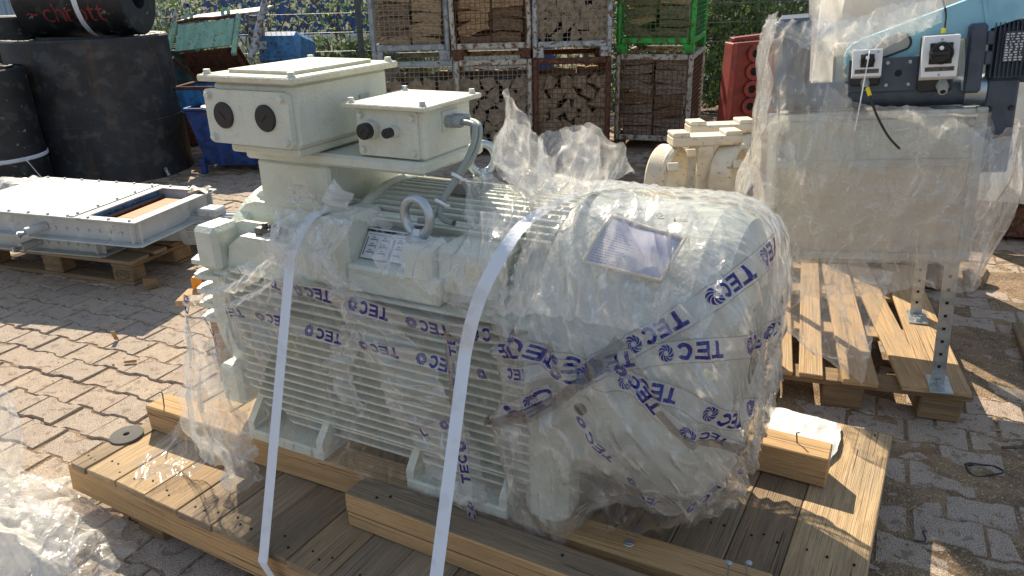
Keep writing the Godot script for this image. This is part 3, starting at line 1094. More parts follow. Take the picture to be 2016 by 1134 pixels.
func crates() -> void:
	for k in 10:
		log_end_meshes.append(log_mesh(k, false))
		log_side_meshes.append(split_mesh(k))
	var H := 0.885
	var CR := {"lower left grey crate": " behind the terminal box", "upper left grey crate": " next to the fence", "lower rusty white crate": " behind the small box", "bent rusty white crate": " with a bent post", "brown rusty crate": " behind the knotted film", "pale blue grey crate": " in the upper row", "chipped white crate": " under the green one", "bright green crate": " at the upper right"}
	var defs := [
		# x of centre, z, yaw, level, frame, foot, wire, kind, adjective, sag
		[-0.80, -7.2, 0.0, 0, "grey_crate", "grey_crate", "wire", "ends", "lower left grey crate", 0.0],
		[-0.86, -7.2, 0.0, 1, "grey_crate", "grey_crate", "wire", "sides", "upper left grey crate", 0.0],
		[-0.12, -7.18, 0.0, 0, "white_crate", "rusty", "wire", "ends", "lower rusty white crate", 0.0],
		[-0.13, -7.18, 0.0, 1, "white_crate", "rusty", "wire_rusty", "sides", "bent rusty white crate", 0.028],
		[0.60, -7.16, 0.0, 0, "rusty", "rusty", "wire_rusty", "ends", "brown rusty crate", 0.0],
		[0.60, -7.16, 0.0, 1, "pale_steel", "pale_steel", "wire", "ends", "pale blue grey crate", 0.0],
		[1.36, -7.28, 20.0, 0, "white_crate", "rusty", "wire_rusty", "sides", "chipped white crate", 0.0],
		[1.36, -7.28, 20.0, 1, "green_crate", "green_crate", "wire_green", "sides", "bright green crate", 0.0],
	]
	for q in defs:
		var c := firewood_crate(Vector3(q[0], q[3] * (H + 0.004), q[1]), q[2], 0.72, 1.0, H, M[q[4]], M[q[5]], M[q[6]], q[8].replace("crate", "wire mesh crate full of firewood") + CR[q[8]], q[9])
		fill_logs(c, 0.72, 1.0, H, q[7], q[8], "logs in the " + q[8], 0.9 if q[7] == "ends" else 1.0, 0.5 if q[8].contains("lower left grey") else 0.0)

# ---------------------------------------------------------------- rubber rolls
func roll_body(t: Node3D, r: float, h: float, m: Material, turns: int, taper: float, hollow := 0.25) -> void:
	var mb := MB.new()
	var prof := [Vector2(r * taper, 0), Vector2(r * (taper * 0.4 + 0.6), h * 0.42), Vector2(r * 1.003, h * 0.425), Vector2(r, h - 0.012), Vector2(r - 0.012, h)]
	mb.lathe(prof, 72, Vector3.ZERO, Vector3.UP)
	part(t, "outer_wrap", mb, m)
	# the spiral end: thin turns standing at uneven heights
	var step := (r - 0.012 - hollow) / turns
	for k in turns:
		mb = MB.new()
		var a := r - 0.014 - step * k
		var hh := h + rr(-0.014, 0.012)
		mb.lathe([Vector2(a, h - 0.12), Vector2(a, hh), Vector2(a - step * 0.82, hh - 0.002), Vector2(a - step * 0.82, h - 0.12)], 56, Vector3.ZERO, Vector3.UP)
		part(t, "turn", mb, m)
	mb = MB.new()
	mb.lathe([Vector2(hollow, h - 0.14), Vector2(hollow, h * 0.1)], 40, Vector3.ZERO, Vector3.UP)
	mb.poly(Array(mb.ring(Vector3(0, h - 0.13, 0), Vector3.RIGHT, Vector3.BACK, r - 0.02, 40)), Vector3.UP)
	part(t, "core", mb, M.black_matt)

func rolls() -> void:
	var t := thing("rubber_roll", "largest upright roll of stained black rubber sheet", "rubber roll", Vector3(-3.66, 0, -7.02), 0, "rolls of black rubber sheet")
	roll_body(t, 0.66, 1.19, M.rubber, 9, 1.03)
	t = thing("rubber_roll", "smaller upright black roll at the left edge with white strap round it", "rubber roll", Vector3(-4.13, 0, -6.12), 0, "rolls of black rubber sheet")
	roll_body(t, 0.36, 1.02, M.rubber_dark, 7, 1.04, 0.12)
	var mb := MB.new()
	mb.lathe([Vector2(0.373, 0.325), Vector2(0.377, 0.33), Vector2(0.377, 0.352), Vector2(0.372, 0.356)], 48, Vector3.ZERO, Vector3.UP)
	part(t, "strap_ring", mb, M.strap_white)
	# loose strap end
	var rows := []
	for p in spline([Vector3(0.32, 0.34, 0.2), Vector3(0.40, 0.35, 0.25), Vector3(0.50, 0.22, 0.28), Vector3(0.60, 0.17, 0.32), Vector3(0.68, 0.0, 0.38)], 24):
		rows.append(PackedVector3Array([p + Vector3(0, 0.014, 0.004), p + Vector3(0, -0.014, -0.004)]))
	mb = MB.new()
	mb.grid(rows)
	part(t, "strap_end", mb, M.strap_white)
	# lying roll on top
	t = thing("rubber_roll", "black roll lying on its side on the big roll, red writing on it", "rubber roll", Vector3(-4.02, 1.19 + 0.34, -6.98), 0, "rolls of black rubber sheet")
	var holder := MB.new()
	holder.lathe([Vector2(0.33, 0), Vector2(0.34, 0.01), Vector2(0.34, 0.89), Vector2(0.33, 0.9), Vector2(0.13, 0.895), Vector2(0.13, 0.4)], 64, Vector3.ZERO, Vector3.RIGHT)
	part(t, "outer_wrap", holder, M.rubber_dark)
	for k in 6:
		mb = MB.new()
		var a := 0.325 - 0.032 * k
		mb.lathe([Vector2(a, 0.05), Vector2(a, -0.01 + rr(-0.008, 0.008)), Vector2(a - 0.024, -0.008), Vector2(a - 0.024, 0.05)], 44, Vector3.ZERO, Vector3.RIGHT)
		part(t, "turn", mb, M.pale_steel if k < 2 else M.rubber_dark)
	mb = MB.new()
	mb.lathe([Vector2(0.343, 0.50), Vector2(0.346, 0.505), Vector2(0.346, 0.54), Vector2(0.343, 0.545)], 56, Vector3.ZERO, Vector3.RIGHT)
	part(t, "strap_ring", mb, M.strap_white)
	# red handwriting bent round the roll
	var wx := 0.10
	for ch in ["~", "c", "h", "r", "o", "t", "t"]:
		var src := words(ch, 0.15, 0.0)
		var arr := src.surface_get_arrays(0)
		var vv: PackedVector3Array = arr[Mesh.ARRAY_VERTEX]
		var lo := 9.0
		var hi := -9.0
		for q in vv:
			lo = minf(lo, q.x)
			hi = maxf(hi, q.x)
		var base := src.get_aabb().position.y
		var nn := PackedVector3Array()
		for i in vv.size():
			var a := -(vv[i].y) / 0.344 + 0.44
			var q := Vector3(wx + vv[i].x - lo, -sin(a) * 0.3445, cos(a) * 0.3445)
			vv[i] = q
			nn.append(Vector3(0, q.y, q.z).normalized())
		wx += hi - lo + 0.012 + (0.03 if ch == "~" else 0.0)
		arr[Mesh.ARRAY_VERTEX] = vv
		arr[Mesh.ARRAY_NORMAL] = nn
		var am := ArrayMesh.new()
		am.add_surface_from_arrays(Mesh.PRIMITIVE_TRIANGLES, arr)
		am.surface_set_material(0, M.red_letter)
		inst(t, "letter", am)
	t = thing("rubber_roll", "dark roll end peeping in at the top left corner", "rubber roll", Vector3(-4.45, 0, -7.2), 0, "rolls of black rubber sheet")
	roll_body(t, 0.42, 1.36, M.rubber_dark, 4, 1.0, 0.12)

# ---------------------------------------------------------------- scrap skips
func hopper(t: Node3D, w: float, d: float, h: float, m: Material, rust: Material, taper := 0.8) -> void:
	# open-topped bin of four plates and a floor, with a rim and corner bars
	for k in 4:
		var mb := MB.new()
		var a := [Vector3(-w, h, d), Vector3(w, h, d), Vector3(w * taper, 0, d * taper), Vector3(-w * taper, 0, d * taper)]
		var o := []
		for p in a:
			var q: Vector3 = p * Vector3(0.5, 1, 0.5)
			if k % 2 == 1:
				q = q * Vector3(d / w, 1, w / d)
				q = Vector3(q.x * w / d, q.y, q.z)
				q = Vector3(p.x * 0.5 / w * d, p.y, p.z * 0.5 / d * w)
			o.append(Basis(Vector3.UP, k * PI / 2) * q)
		var out := Basis(Vector3.UP, k * PI / 2) * Vector3(0, 0, 1)
		mb.poly(o, out)
		var inner := []
		for p in o:
			inner.append(p - out * 0.006)
		mb.poly(inner, -out)
		part(t, "side_plate", mb, m)
		mb = MB.new()
		mb.tube([o[0], o[1]], 0.016, 6)
		part(t, "rim", mb, rust)
	var mb := MB.new()
	mb.box(Vector3(0, 0.012, 0), Vector3(w * taper, 0.016, d * taper), 0.002)
	part(t, "floor_plate", mb, rust)

func skips() -> void:
	# tilted hopper: mint top panel, rusty face turned down to the camera
	var t := thing("tipping_hopper", "tilted mint green steel hopper with rusty underside and lifting eyes", "hopper", Vector3(-2.96, 1.10, -7.95))
	t.rotation_degrees = Vector3(0, -8, 5)
	var mb := MB.new()
	var pl := Basis(Vector3.RIGHT, deg_to_rad(-38))
	mb.box(Vector3(0, 0.02, 0.02), Vector3(0.60, 0.30, 0.014), 0.003, pl)
	part(t, "front_panel", mb, M.mint)
	mb = MB.new()
	mb.box(Vector3(0.04, -0.26, -0.02), Vector3(0.64, 0.36, 0.014), 0.003, Basis(Vector3.RIGHT, deg_to_rad(38)))
	part(t, "underside_plate", mb, M.rusty)
	for s in [-1, 1]:
		mb = MB.new()
		mb.tube([Vector3(s * 0.34 - (0.04 if s < 0 else 0.0), -0.18, 0.19), Vector3(s * 0.34, 0.17, -0.1)], 0.026, 10)
		part(t, "side_bar", mb, M.mint)
		mb = MB.new()
		mb.tube([Vector3(s * 0.33, -0.15, 0.14), Vector3(s * 0.26 + 0.06, -0.5, -0.16)], 0.02, 8)
		part(t, "strut", mb, M.rusty)
		var eye := MB.new()
		eye.lathe([Vector2(0.018, -0.006), Vector2(0.05, -0.006), Vector2(0.05, 0.006), Vector2(0.018, 0.006), Vector2(0.018, -0.006)], 18, Vector3(s * 0.2, 0.205, -0.115), Vector3(0, 0.3, 1))
		part(t, "lifting_eye", eye, M.mint)
	mb = MB.new()
	mb.tube(spline([Vector3(-0.34, 0.165, -0.1), Vector3(-0.1, 0.18, -0.1), Vector3(0.1, 0.165, -0.1), Vector3(0.34, 0.175, -0.1)], 12), 0.016, 7)
	part(t, "top_rim", mb, M.rusty)
	mb = MB.new()
	mb.box(Vector3(0.1, 0.19, -0.33), Vector3(0.86, 0.03, 0.42), 0.01, Basis(Vector3.RIGHT, deg_to_rad(6)))
	part(t, "back_plate", mb, M.pale_steel)
	for k in 3:
		mb = MB.new()
		mb.box(Vector3(0.45, 0.1 - k * 0.12, -0.2 + k * 0.03), Vector3(0.18, 0.085, 0.02), 0.006, Basis(Vector3.RIGHT, deg_to_rad(-30)))
		part(t, "rib", mb, M.pale_steel)
	mb = MB.new()
	mb.tube([Vector3(0.50, -0.24, 0.18), Vector3(0.62, 0.27, -0.16)], 0.034, 12)
	part(t, "side_pipe", mb, M.pale_steel)
	mb = MB.new()
	mb.tube([Vector3(-0.43, -0.16, 0.12), Vector3(-0.33, 0.29, -0.16)], 0.018, 8)
	part(t, "side_pipe", mb, M.pale_steel)
	# sky blue box right of it
	t = thing("steel_box", "sky blue dented steel box right of the tilted hopper", "steel box", Vector3(-2.34, 0.74, -8.15), 10)
	mb = MB.new()
	mb.box(Vector3(0, 0.17, -0.25), Vector3(0.46, 0.34, 0.46), 0.05, Basis(Vector3.RIGHT, deg_to_rad(-14)))
	part(t, "shell", mb, M.sky_blue)
	mb = MB.new()
	mb.box(Vector3(0, 0.15, -0.012), Vector3(0.40, 0.012, 0.02), 0.002, Basis(Vector3.RIGHT, deg_to_rad(-14)))
	part(t, "seam_strip", mb, M.sky_blue)
	mb = MB.new()
	mb.box(Vector3(0, -0.03, -0.22), Vector3(0.5, 0.05, 0.5), 0.01, Basis(Vector3.RIGHT, deg_to_rad(-14)))
	part(t, "base_rail", mb, M.rusty)
	# bright blue tray under the hopper
	t = thing("steel_tray", "bright blue steel tray with chipped lower edge under the hopper", "tray", Vector3(-2.70, 0.50, -7.3), 4)
	hopper(t, 0.56, 0.5, 0.22, M.bright_blue, M.rusty, 0.92)
	# dark skip standing on the ground
	t = thing("tapered_skip", "deep blue tapered skip standing on legs behind the motor", "skip", Vector3(-2.36, 0.07, -7.02), 6)
	hopper(t, 0.86, 0.6, 0.5, M.blue_skip, M.blue_skip, 0.78)
	for s in [[-1, 1], [1, 1], [-1, -1], [1, -1]]:
		mb = MB.new()
		mb.box(Vector3(s[0] * 0.36, 0.0, s[1] * 0.26), Vector3(0.05, 0.138, 0.05), 0.004)
		part(t, "leg", mb, M.blue_skip)
	mb = MB.new()
	mb.lathe([Vector2(0.02, 0.525), Vector2(0.2, 0.522), Vector2(0.21, 0.505), Vector2(0.2, 0.5)], 28, Vector3(-0.12, 0, 0.16), Vector3.UP)
	part(t, "round_lid", mb, M.pale_steel)
	# stand that carries the tray, hopper and box
	t = thing("steel_stand", "dark rusty steel stand carrying the hopper and the blue tray", "stand", Vector3(-2.6, 0, -7.75))
	for s in [[-0.32, 0.35], [0.36, 0.3], [-0.32, -0.3], [0.8, -0.3]]:
		mb = MB.new()
		mb.tube([Vector3(s[0], 0, s[1]), Vector3(s[0], 0.48 if s[1] > 0 else 0.66, s[1])], 0.022, 8)
		part(t, "leg", mb, M.rusty)
	mb = MB.new()
	mb.box(Vector3(0.15, 0.66, -0.35), Vector3(1.3, 0.04, 0.5), 0.004)
	part(t, "shelf_plate", mb, M.rusty)
	mb = MB.new()
	mb.box(Vector3(0.03, 0.485, 0.3), Vector3(0.76, 0.03, 0.4), 0.004)
	part(t, "shelf_plate", mb, M.rusty)
	mb = MB.new()
	mb.tube([Vector3(0.3, 0.06, 0.45), Vector3(0.31, 0.47, 0.42)], 0.02, 8)
	part(t, "green_tube", mb, M.green_crate)
	# teal and blue boxes further back
	t = thing("teal_bin", "teal steel bin between the big roll and the hopper", "bin", Vector3(-3.46, 0.45, -8.2), -5)
	hopper(t, 0.42, 0.4, 0.52, M.teal, M.teal, 0.9)
	mb = MB.new()
	mb.box(Vector3(0, -0.22, 0), Vector3(0.36, 0.43, 0.34), 0.01)
	part(t, "pedestal", mb, M.rusty)
	t = thing("blue_cabinet", "small blue steel cabinet far back above the big roll", "cabinet", Vector3(-4.3, 0, -8.6), 0)
	mb = MB.new()
	mb.box(Vector3(0, 0.62, 0), Vector3(0.34, 1.24, 0.4), 0.01)
	part(t, "shell", mb, M.bright_blue)
	mb = MB.new()
	mb.box(Vector3(0, 1.0, 0.21), Vector3(0.24, 0.36, 0.02), 0.004)
	part(t, "door", mb, M.blue_skip)
	# small scrap in the shade below
	for k in 9:
		mb = MB.new()
		var a := Vector3(-3.1 + 0.4 * (k / 3) + rr(-0.15, 0.15), rr(0.02, 0.06), rr(-7.3, -6.5))
		var b := a + Vector3(rr(-0.35, 0.35), rr(-0.01, 0.12), rr(-0.2, 0.2))
		mb.tube(spline([a, (a + b) * 0.5 + Vector3(0, 0.03, 0.04), b], 6), rr(0.008, 0.018), 6)
		var kind: String = ["bent rusty rod", "thin grey pipe", "pale cable scrap"][k % 3]
		var lab: String = "%s, %s of three lying in the shade by the blue skip" % [kind, ["leftmost", "middle", "rightmost"][k / 3]]
		tag(part(self, ["scrap_rod", "scrap_pipe", "cable_scrap"][k % 3], mb, [M.rusty, M.pale_steel, M.cable_grey][k % 3]), lab, "scrap", ["rods in the shade", "pipes in the shade", "cables in the shade"][k % 3])

# ---------------------------------------------------------------- red plate, red flanges, cream castings
func red_and_cream() -> void:
	var t := thing("red_steel_plate", "tall red primed steel plate with four round bosses in a column", "steel part", Vector3(2.0, 0, -6.22), -3)
	var mb := MB.new()
	mb.prism(PackedVector2Array([Vector2(-0.27, 0), Vector2(0.5, 0), Vector2(0.5, 1.09), Vector2(-0.24, 1.05), Vector2(-0.25, 0.7)]), Transform3D(Basis(), Vector3(0, 0, -0.05)), 0.05)
	part(t, "web_plate", mb, M.red_primer)
	mb = MB.new()
	mb.box(Vector3(-0.262, 0.53, 0.03), Vector3(0.045, 1.06, 0.2), 0.006, Basis(Vector3(0, 0, 1), -0.028))
	part(t, "edge_flange", mb, M.red_primer)
	mb = MB.new()
	mb.box(Vector3(0.16, 1.10, -0.14), Vector3(0.7, 0.03, 0.1), 0.006, Basis(Vector3(0, 0, 1), 0.087))
	part(t, "top_flange", mb, M.red_primer)
	for k in 4:
		mb = MB.new()
		mb.lathe([Vector2(0.03, -0.02), Vector2(0.03, 0.03), Vector2(0.034, 0.034), Vector2(0.062, 0.034), Vector2(0.066, 0.03), Vector2(0.066, 0)], 28, Vector3(-0.045 - k * 0.004, 0.97 - k * 0.135, 0.0), Vector3(0, 0, 1))
		part(t, "boss", mb, M.red_primer)
		mb = MB.new()
		mb.lathe([Vector2(0.001, 0.004), Vector2(0.03, 0.004)], 20, Vector3(-0.045 - k * 0.004, 0.97 - k * 0.135, 0.0), Vector3(0, 0, 1))
		part(t, "bore", mb, M.black_matt)
	for k in 3:
		t = thing("red_flange_block", ["nearest and lowest red flanged block left of the cream casting", "middle red flanged block behind the cream casting", "farthest red flanged block below the white firewood crate"][k], "steel part", Vector3(1.36 + k * 0.17, 0, -6.05 - k * 0.32), 14, "red flanged blocks")
		mb = MB.new()
		mb.box(Vector3(0, 0.27 + k * 0.03, 0), Vector3(0.36, 0.022, 0.2), 0.004)
		part(t, "flange", mb, M.red_primer)
		mb = MB.new()
		mb.box(Vector3(0, 0.13 + k * 0.015, 0), Vector3(0.28, 0.25 + k * 0.03, 0.14), 0.004)
		part(t, "web", mb, M.red_primer)
		for s in [-1, 1]:
			mb = MB.new()
			mb.lathe([Vector2(0.001, 0.003), Vector2(0.014, 0.003), Vector2(0.014, 0)], 12, Vector3(s * 0.13, 0.281 + k * 0.03, 0.03), Vector3.UP)
			part(t, "bolt_hole", mb, M.black_matt)
	# castings: two pairs of rings joined by a T-shaped yoke each
	for k in 2:
		t = thing("cast_ring_yoke", ["front cream cast yoke with two wide rings under a T-shaped bridge", "rear cream cast yoke with rings, half hidden behind the front one"][k], "casting", Vector3(1.36 + k * 0.215, 0, -5.3 - k * 0.42), -4, "cream castings")
		for s in [-1, 1]:
			mb = MB.new()
			var c := Vector3(s * 0.245 - 0.02, 0.275, 0.02)
			mb.lathe([Vector2(0.215, -0.085), Vector2(0.26, -0.085), Vector2(0.275, -0.07), Vector2(0.275, 0.045), Vector2(0.262, 0.07), Vector2(0.235, 0.08), Vector2(0.215, 0.07), Vector2(0.21, -0.07), Vector2(0.215, -0.085)], 56, c, Vector3(0.80, 0, 0.6))
			part(t, "ring", mb, M.cream_cast)
			mb = MB.new()
			mb.box(c + Vector3(-0.03, 0.15, 0.235), Vector3(0.08, 0.07, 0.04), 0.008, Basis(Vector3.RIGHT, -0.5))
			part(t, "lug", mb, M.cream_cast)
			mb = MB.new()
			mb.box(Vector3(s * 0.2, 0.645, 0.03), Vector3(0.13, 0.035, 0.17), 0.008)
			part(t, "pad", mb, M.cream_cast)
		mb = MB.new()
		mb.box(Vector3(0, 0.59, 0.03), Vector3(0.53, 0.078, 0.19), 0.012)
		part(t, "bridge", mb, M.cream_cast)
		t.scale = Vector3(0.92, 0.84, 0.92)
		mb = MB.new()
		mb.box(Vector3(-0.01, 0.275, 0.10), Vector3(0.12, 0.55, 0.05), 0.02)
		part(t, "stem", mb, M.cream_cast)

# ---------------------------------------------------------------- pallets
func euro_pallet(t: Node3D, L: float, W: float) -> void:
	# long side along x; front edge at z = 0, going back to -W
	for k in 3:
		for j in 3:
			var x: float = [-L / 2 + 0.0725, 0.0, L / 2 - 0.0725][k]
			var z: float = [-0.05, -W / 2, -W + 0.05][j]
			var mb := MB.new()
			mb.box(Vector3(x, 0.0605, z), Vector3(0.145, 0.077, 0.1 if j != 1 else 0.145), 0.006, Basis(), 1.0, 0.002, rng)
			part(t, "block", mb, M.wood_old)
	for j in 3:
		board(t, "bottom_board", M.wood_old, Vector3(0, 0.011, [-0.05, -W / 2, -W + 0.05][j]), Vector3(L, 0.021, 0.1))
		board(t, "top_board", M.wood_old if j else M.wood_deck, Vector3(0, 0.132 + 0.0006 * j, [-0.0725, -W / 2, -W + 0.0725][j]), Vector3(L, 0.022, 0.145))
	for j in 2:
		board(t, "top_board", M.wood_deck, Vector3(0, 0.132, [-0.235, -W + 0.235][j]), Vector3(L, 0.022, 0.1))
	for k in 3:
		board(t, "cross_board", M.wood_old, Vector3([-L / 2 + 0.0725, 0.0, L / 2 - 0.0725][k], 0.11, -W / 2), Vector3(W, 0.02, 0.145), YZ)

func place_words(t: Node3D, nm: String, txt: String, h: float, xf: Transform3D, m: Material) -> MeshInstance3D:
	var am := words(txt, h)
	am.surface_set_material(0, m)
	var o := inst(t, nm, am)
	o.transform = xf
	return o

# ---------------------------------------------------------------- knife gate valves on the euro pallet
func valve_body(t: Node3D, L: float, W: float, h: float, window: bool) -> void:
	# local: right end at x = 0, front at z = 0, going left and back; standing on y = 0
	var m: Material = M.valve_paint
	var mb := MB.new()
	var ang := 0.062
	# front channel: top flange, web, bottom flange
	for z in [0.0, -W]:
		var s := 1.0 if z == 0.0 else -1.0
		mb = MB.new()
		mb.box(Vector3(-L / 2, h / 2, z - s * 0.045), Vector3(L - 0.02, h - 0.016, 0.008), 0.001)
		part(t, "side_web", mb, m)
		mb = MB.new()
		mb.box(Vector3(-L / 2, 0.004, z - s * 0.02), Vector3(L, 0.008, 0.062), 0.002)
		part(t, "bottom_flange", mb, m)
	if window:
		for q in [[Vector3(-0.19, h - 0.004, -0.03), Vector3(0.38, 0.008, 0.06)], [Vector3(-0.19, h - 0.004, -W + 0.03), Vector3(0.38, 0.008, 0.06)], [Vector3(-0.03, h - 0.0042, -W / 2), Vector3(0.06, 0.0084, W - 0.12)]]:
			mb = MB.new()
			mb.box(q[0], q[1], 0.002)
			part(t, "top_flange", mb, m)
		mb = MB.new()
		mb.box(Vector3(-0.46 - (L - 0.46) / 2 + 0.08, h - 0.004, -W / 2), Vector3(L - 0.38, 0.008, W), 0.002)
		part(t, "cover_plate", mb, m)
		mb = MB.new()
		mb.box(Vector3(-0.41, h + 0.003, -W / 2), Vector3(0.03, 0.006, W - 0.02), 0.002)
		part(t, "joint_strip", mb, m)
		# opening: frame walls, blue-grey slide rail and timber plug
		for q in [[Vector3(-0.065, h / 2, -W / 2), Vector3(0.008, h - 0.02, W - 0.13)], [Vector3(-0.37, h / 2, -W / 2), Vector3(0.008, h - 0.02, W - 0.13)]]:
			mb = MB.new()
			mb.box(q[0], q[1], 0.001)
			part(t, "inner_wall", mb, M.sky_blue if q[0].x < -0.3 else m)
		mb = MB.new()
		mb.box(Vector3(-0.19, h - 0.055, -W / 2), Vector3(0.2, 0.012, W - 0.18), 0.003)
		part(t, "plywood_plug", mb, M.plywood)
		mb = MB.new()
		mb.box(Vector3(-0.215, h - 0.075, -W / 2), Vector3(0.29, 0.01, W - 0.13), 0.002)
		part(t, "gasket", mb, M.black_matt)
		mb = MB.new()
		mb.box(Vector3(-0.335, h - 0.045, -W / 2), Vector3(0.03, 0.02, W - 0.14), 0.003)
		part(t, "slide_rail", mb, M.dull_steel)
	else:
		mb = MB.new()
		mb.box(Vector3(-L / 2, h - 0.004, -W / 2), Vector3(L, 0.008, W), 0.002)
		part(t, "cover_plate", mb, m)
	# end channel
	mb = MB.new()
	mb.box(Vector3(-0.045, h / 2, -W / 2), Vector3(0.008, h - 0.02, W - 0.02), 0.001)
	part(t, "end_web", mb, m)
	mb = MB.new()
	mb.box(Vector3(-0.012, 0.0045, -W / 2), Vector3(0.06, 0.009, W), 0.002)
	part(t, "end_flange", mb, m)
	# bolts
	var bolt := MB.new()
	bolt.cyl(Vector3.ZERO, Vector3(0, 0.008, 0), 0.008, 0.008, 6)
	var bm := ArrayMesh.new()
	bolt.surface(bm, m)
	for i in int(L / 0.13):
		var x := -0.05 - i * 0.13
		inst(t, "bolt", bm, Vector3(x, h + 0.001, -0.022))
		inst(t, "bolt", bm, Vector3(x, h + 0.001, -W + 0.022))
		var f := inst(t, "bolt", bm, Vector3(x * 0.55 - 0.03, h * 0.42, -0.041))
		f.rotation.x = PI / 2
	for i in 5:
		if window:
			inst(t, "bolt", bm, Vector3(-0.41, h + 0.007, -0.06 - i * (W - 0.12) / 4))
	# grease nipple
	mb = MB.new()
	mb.cyl(Vector3(-L * 0.48, h * 0.45, -0.04), Vector3(-L * 0.5, h * 0.4, 0.07), 0.024, 0.026, 14)
	part(t, "spindle_boss", mb, m)
	mb = MB.new()
	mb.cyl(Vector3(-L * 0.5, h * 0.4, 0.071), Vector3(-L * 0.505, h * 0.39, 0.12), 0.011, 0.011, 8)
	mb.cyl(Vector3(-L * 0.505, h * 0.39, 0.1), Vector3(-L * 0.506, h * 0.387, 0.112), 0.018, 0.018, 6)
	part(t, "spindle_tip", mb, M.zinc)

func valves() -> void:
	var p := thing("euro_pallet", "weathered euro pallet with burnt oval mark under the grey valves", "pallet", Vector3(-2.13, 0, -4.016), 20)
	var inner := Node3D.new()
	euro_pallet_shift(p, 1.2, 0.8)
	var e := place_words(p, "block_mark", "EPAL", 0.028, Transform3D(Basis(), Vector3(-0.0725, 0.0605, 0.0008)), M.ink)
	var mb := MB.new()
	var ov := []
	for i in 28:
		ov.append(Vector3(-0.0725 + cos(TAU * i / 28) * 0.05, 0.0605 + sin(TAU * i / 28) * 0.026, 0.002))
	mb.tube(ov, 0.0016, 5, true)
	part(p, "block_mark", mb, M.ink)
	# lower valve, shoved left
	var t := thing("gate_valve", "lower grey gate valve on the pallet with gear motor at its right", "gate valve", Vector3(-2.32, 0.146, -4.10), 17, "grey gate valves")
	valve_body(t, 1.0, 0.62, 0.115, false)
	mb = MB.new()
	mb.cyl(Vector3(0.02, 0.08, -0.28), Vector3(0.32, 0.09, -0.34), 0.07, 0.075, 28)
	part(t, "gearbox", mb, M.valve_paint)
	mb = MB.new()
	mb.cyl(Vector3(0.32, 0.09, -0.34), Vector3(0.36, 0.09, -0.35), 0.1, 0.1, 28)
	part(t, "motor_flange", mb, M.valve_paint)
	mb = MB.new()
	var o := PackedVector2Array()
	for i in 80:
		var a := TAU * i / 80
		var r := 0.086 if i % 4 < 2 else 0.097
		o.append(Vector2(cos(a), sin(a)) * r)
	mb.prism(o, Transform3D(Basis(Vector3(0, 0, -1), Vector3(0, 1, 0), Vector3(1, 0, -0.2).normalized()), Vector3(0.36, 0.09, -0.35)), 0.3)
	part(t, "finned_housing", mb, M.valve_paint)
	mb = MB.new()
	mb.box(Vector3(0.5, 0.2, -0.36), Vector3(0.13, 0.05, 0.11), 0.01)
	part(t, "terminal_cover", mb, M.valve_paint)
	# upper valve, tipped a little
	t = thing("gate_valve", "upper grey gate valve with open port and orange board in it", "gate valve", Vector3(-1.955, 0.292, -3.815), 15.5, "grey gate valves")
	t.rotation_degrees.z = -1.2
	valve_body(t, 1.3, 0.71, 0.135, true)
	# scrap of card lying on it
	mb = MB.new()
	var rows := []
	for i in 6:
		var row := PackedVector3Array()
		for j in 6:
			row.append(Vector3(-0.02 - i * 0.026 + j * 0.006, 0.146 + 0.012 * sin(i * 1.4 + j), -0.70 + j * 0.022))
		rows.append(row)
	mb.grid(rows, false, true)
	var cs := part(self, "card_scrap", mb, M.dull_steel)
	cs.transform = t.transform
	tag(cs, "curled grey scrap lying on the upper valve's far corner", "scrap")
	# long body end rising at the left
	t = thing("film_bundle", "white film bundle lying behind the valves at the left edge", "plastic film", Vector3(-3.0, 0.3, -4.85), 0)
	sheet(t, "folded_film", M.film_white, [[Vector3(-0.5, -0.1, 0.3), Vector3(-0.2, 0.05, 0.34), Vector3(0.1, -0.05, 0.3)], [Vector3(-0.5, 0.16, 0.1), Vector3(-0.1, 0.17, 0.12), Vector3(0.2, 0.1, 0.1)], [Vector3(-0.5, 0.05, -0.2), Vector3(-0.1, 0.08, -0.2), Vector3(0.25, 0.02, -0.2)]], 40, 30, 0.03, 9.0, 12)

func euro_pallet_shift(p: Node3D, L: float, W: float) -> void:
	euro_pallet(p, L, W)
	for c in p.get_children():
		c.position += Vector3(-L / 2, 0, 0)

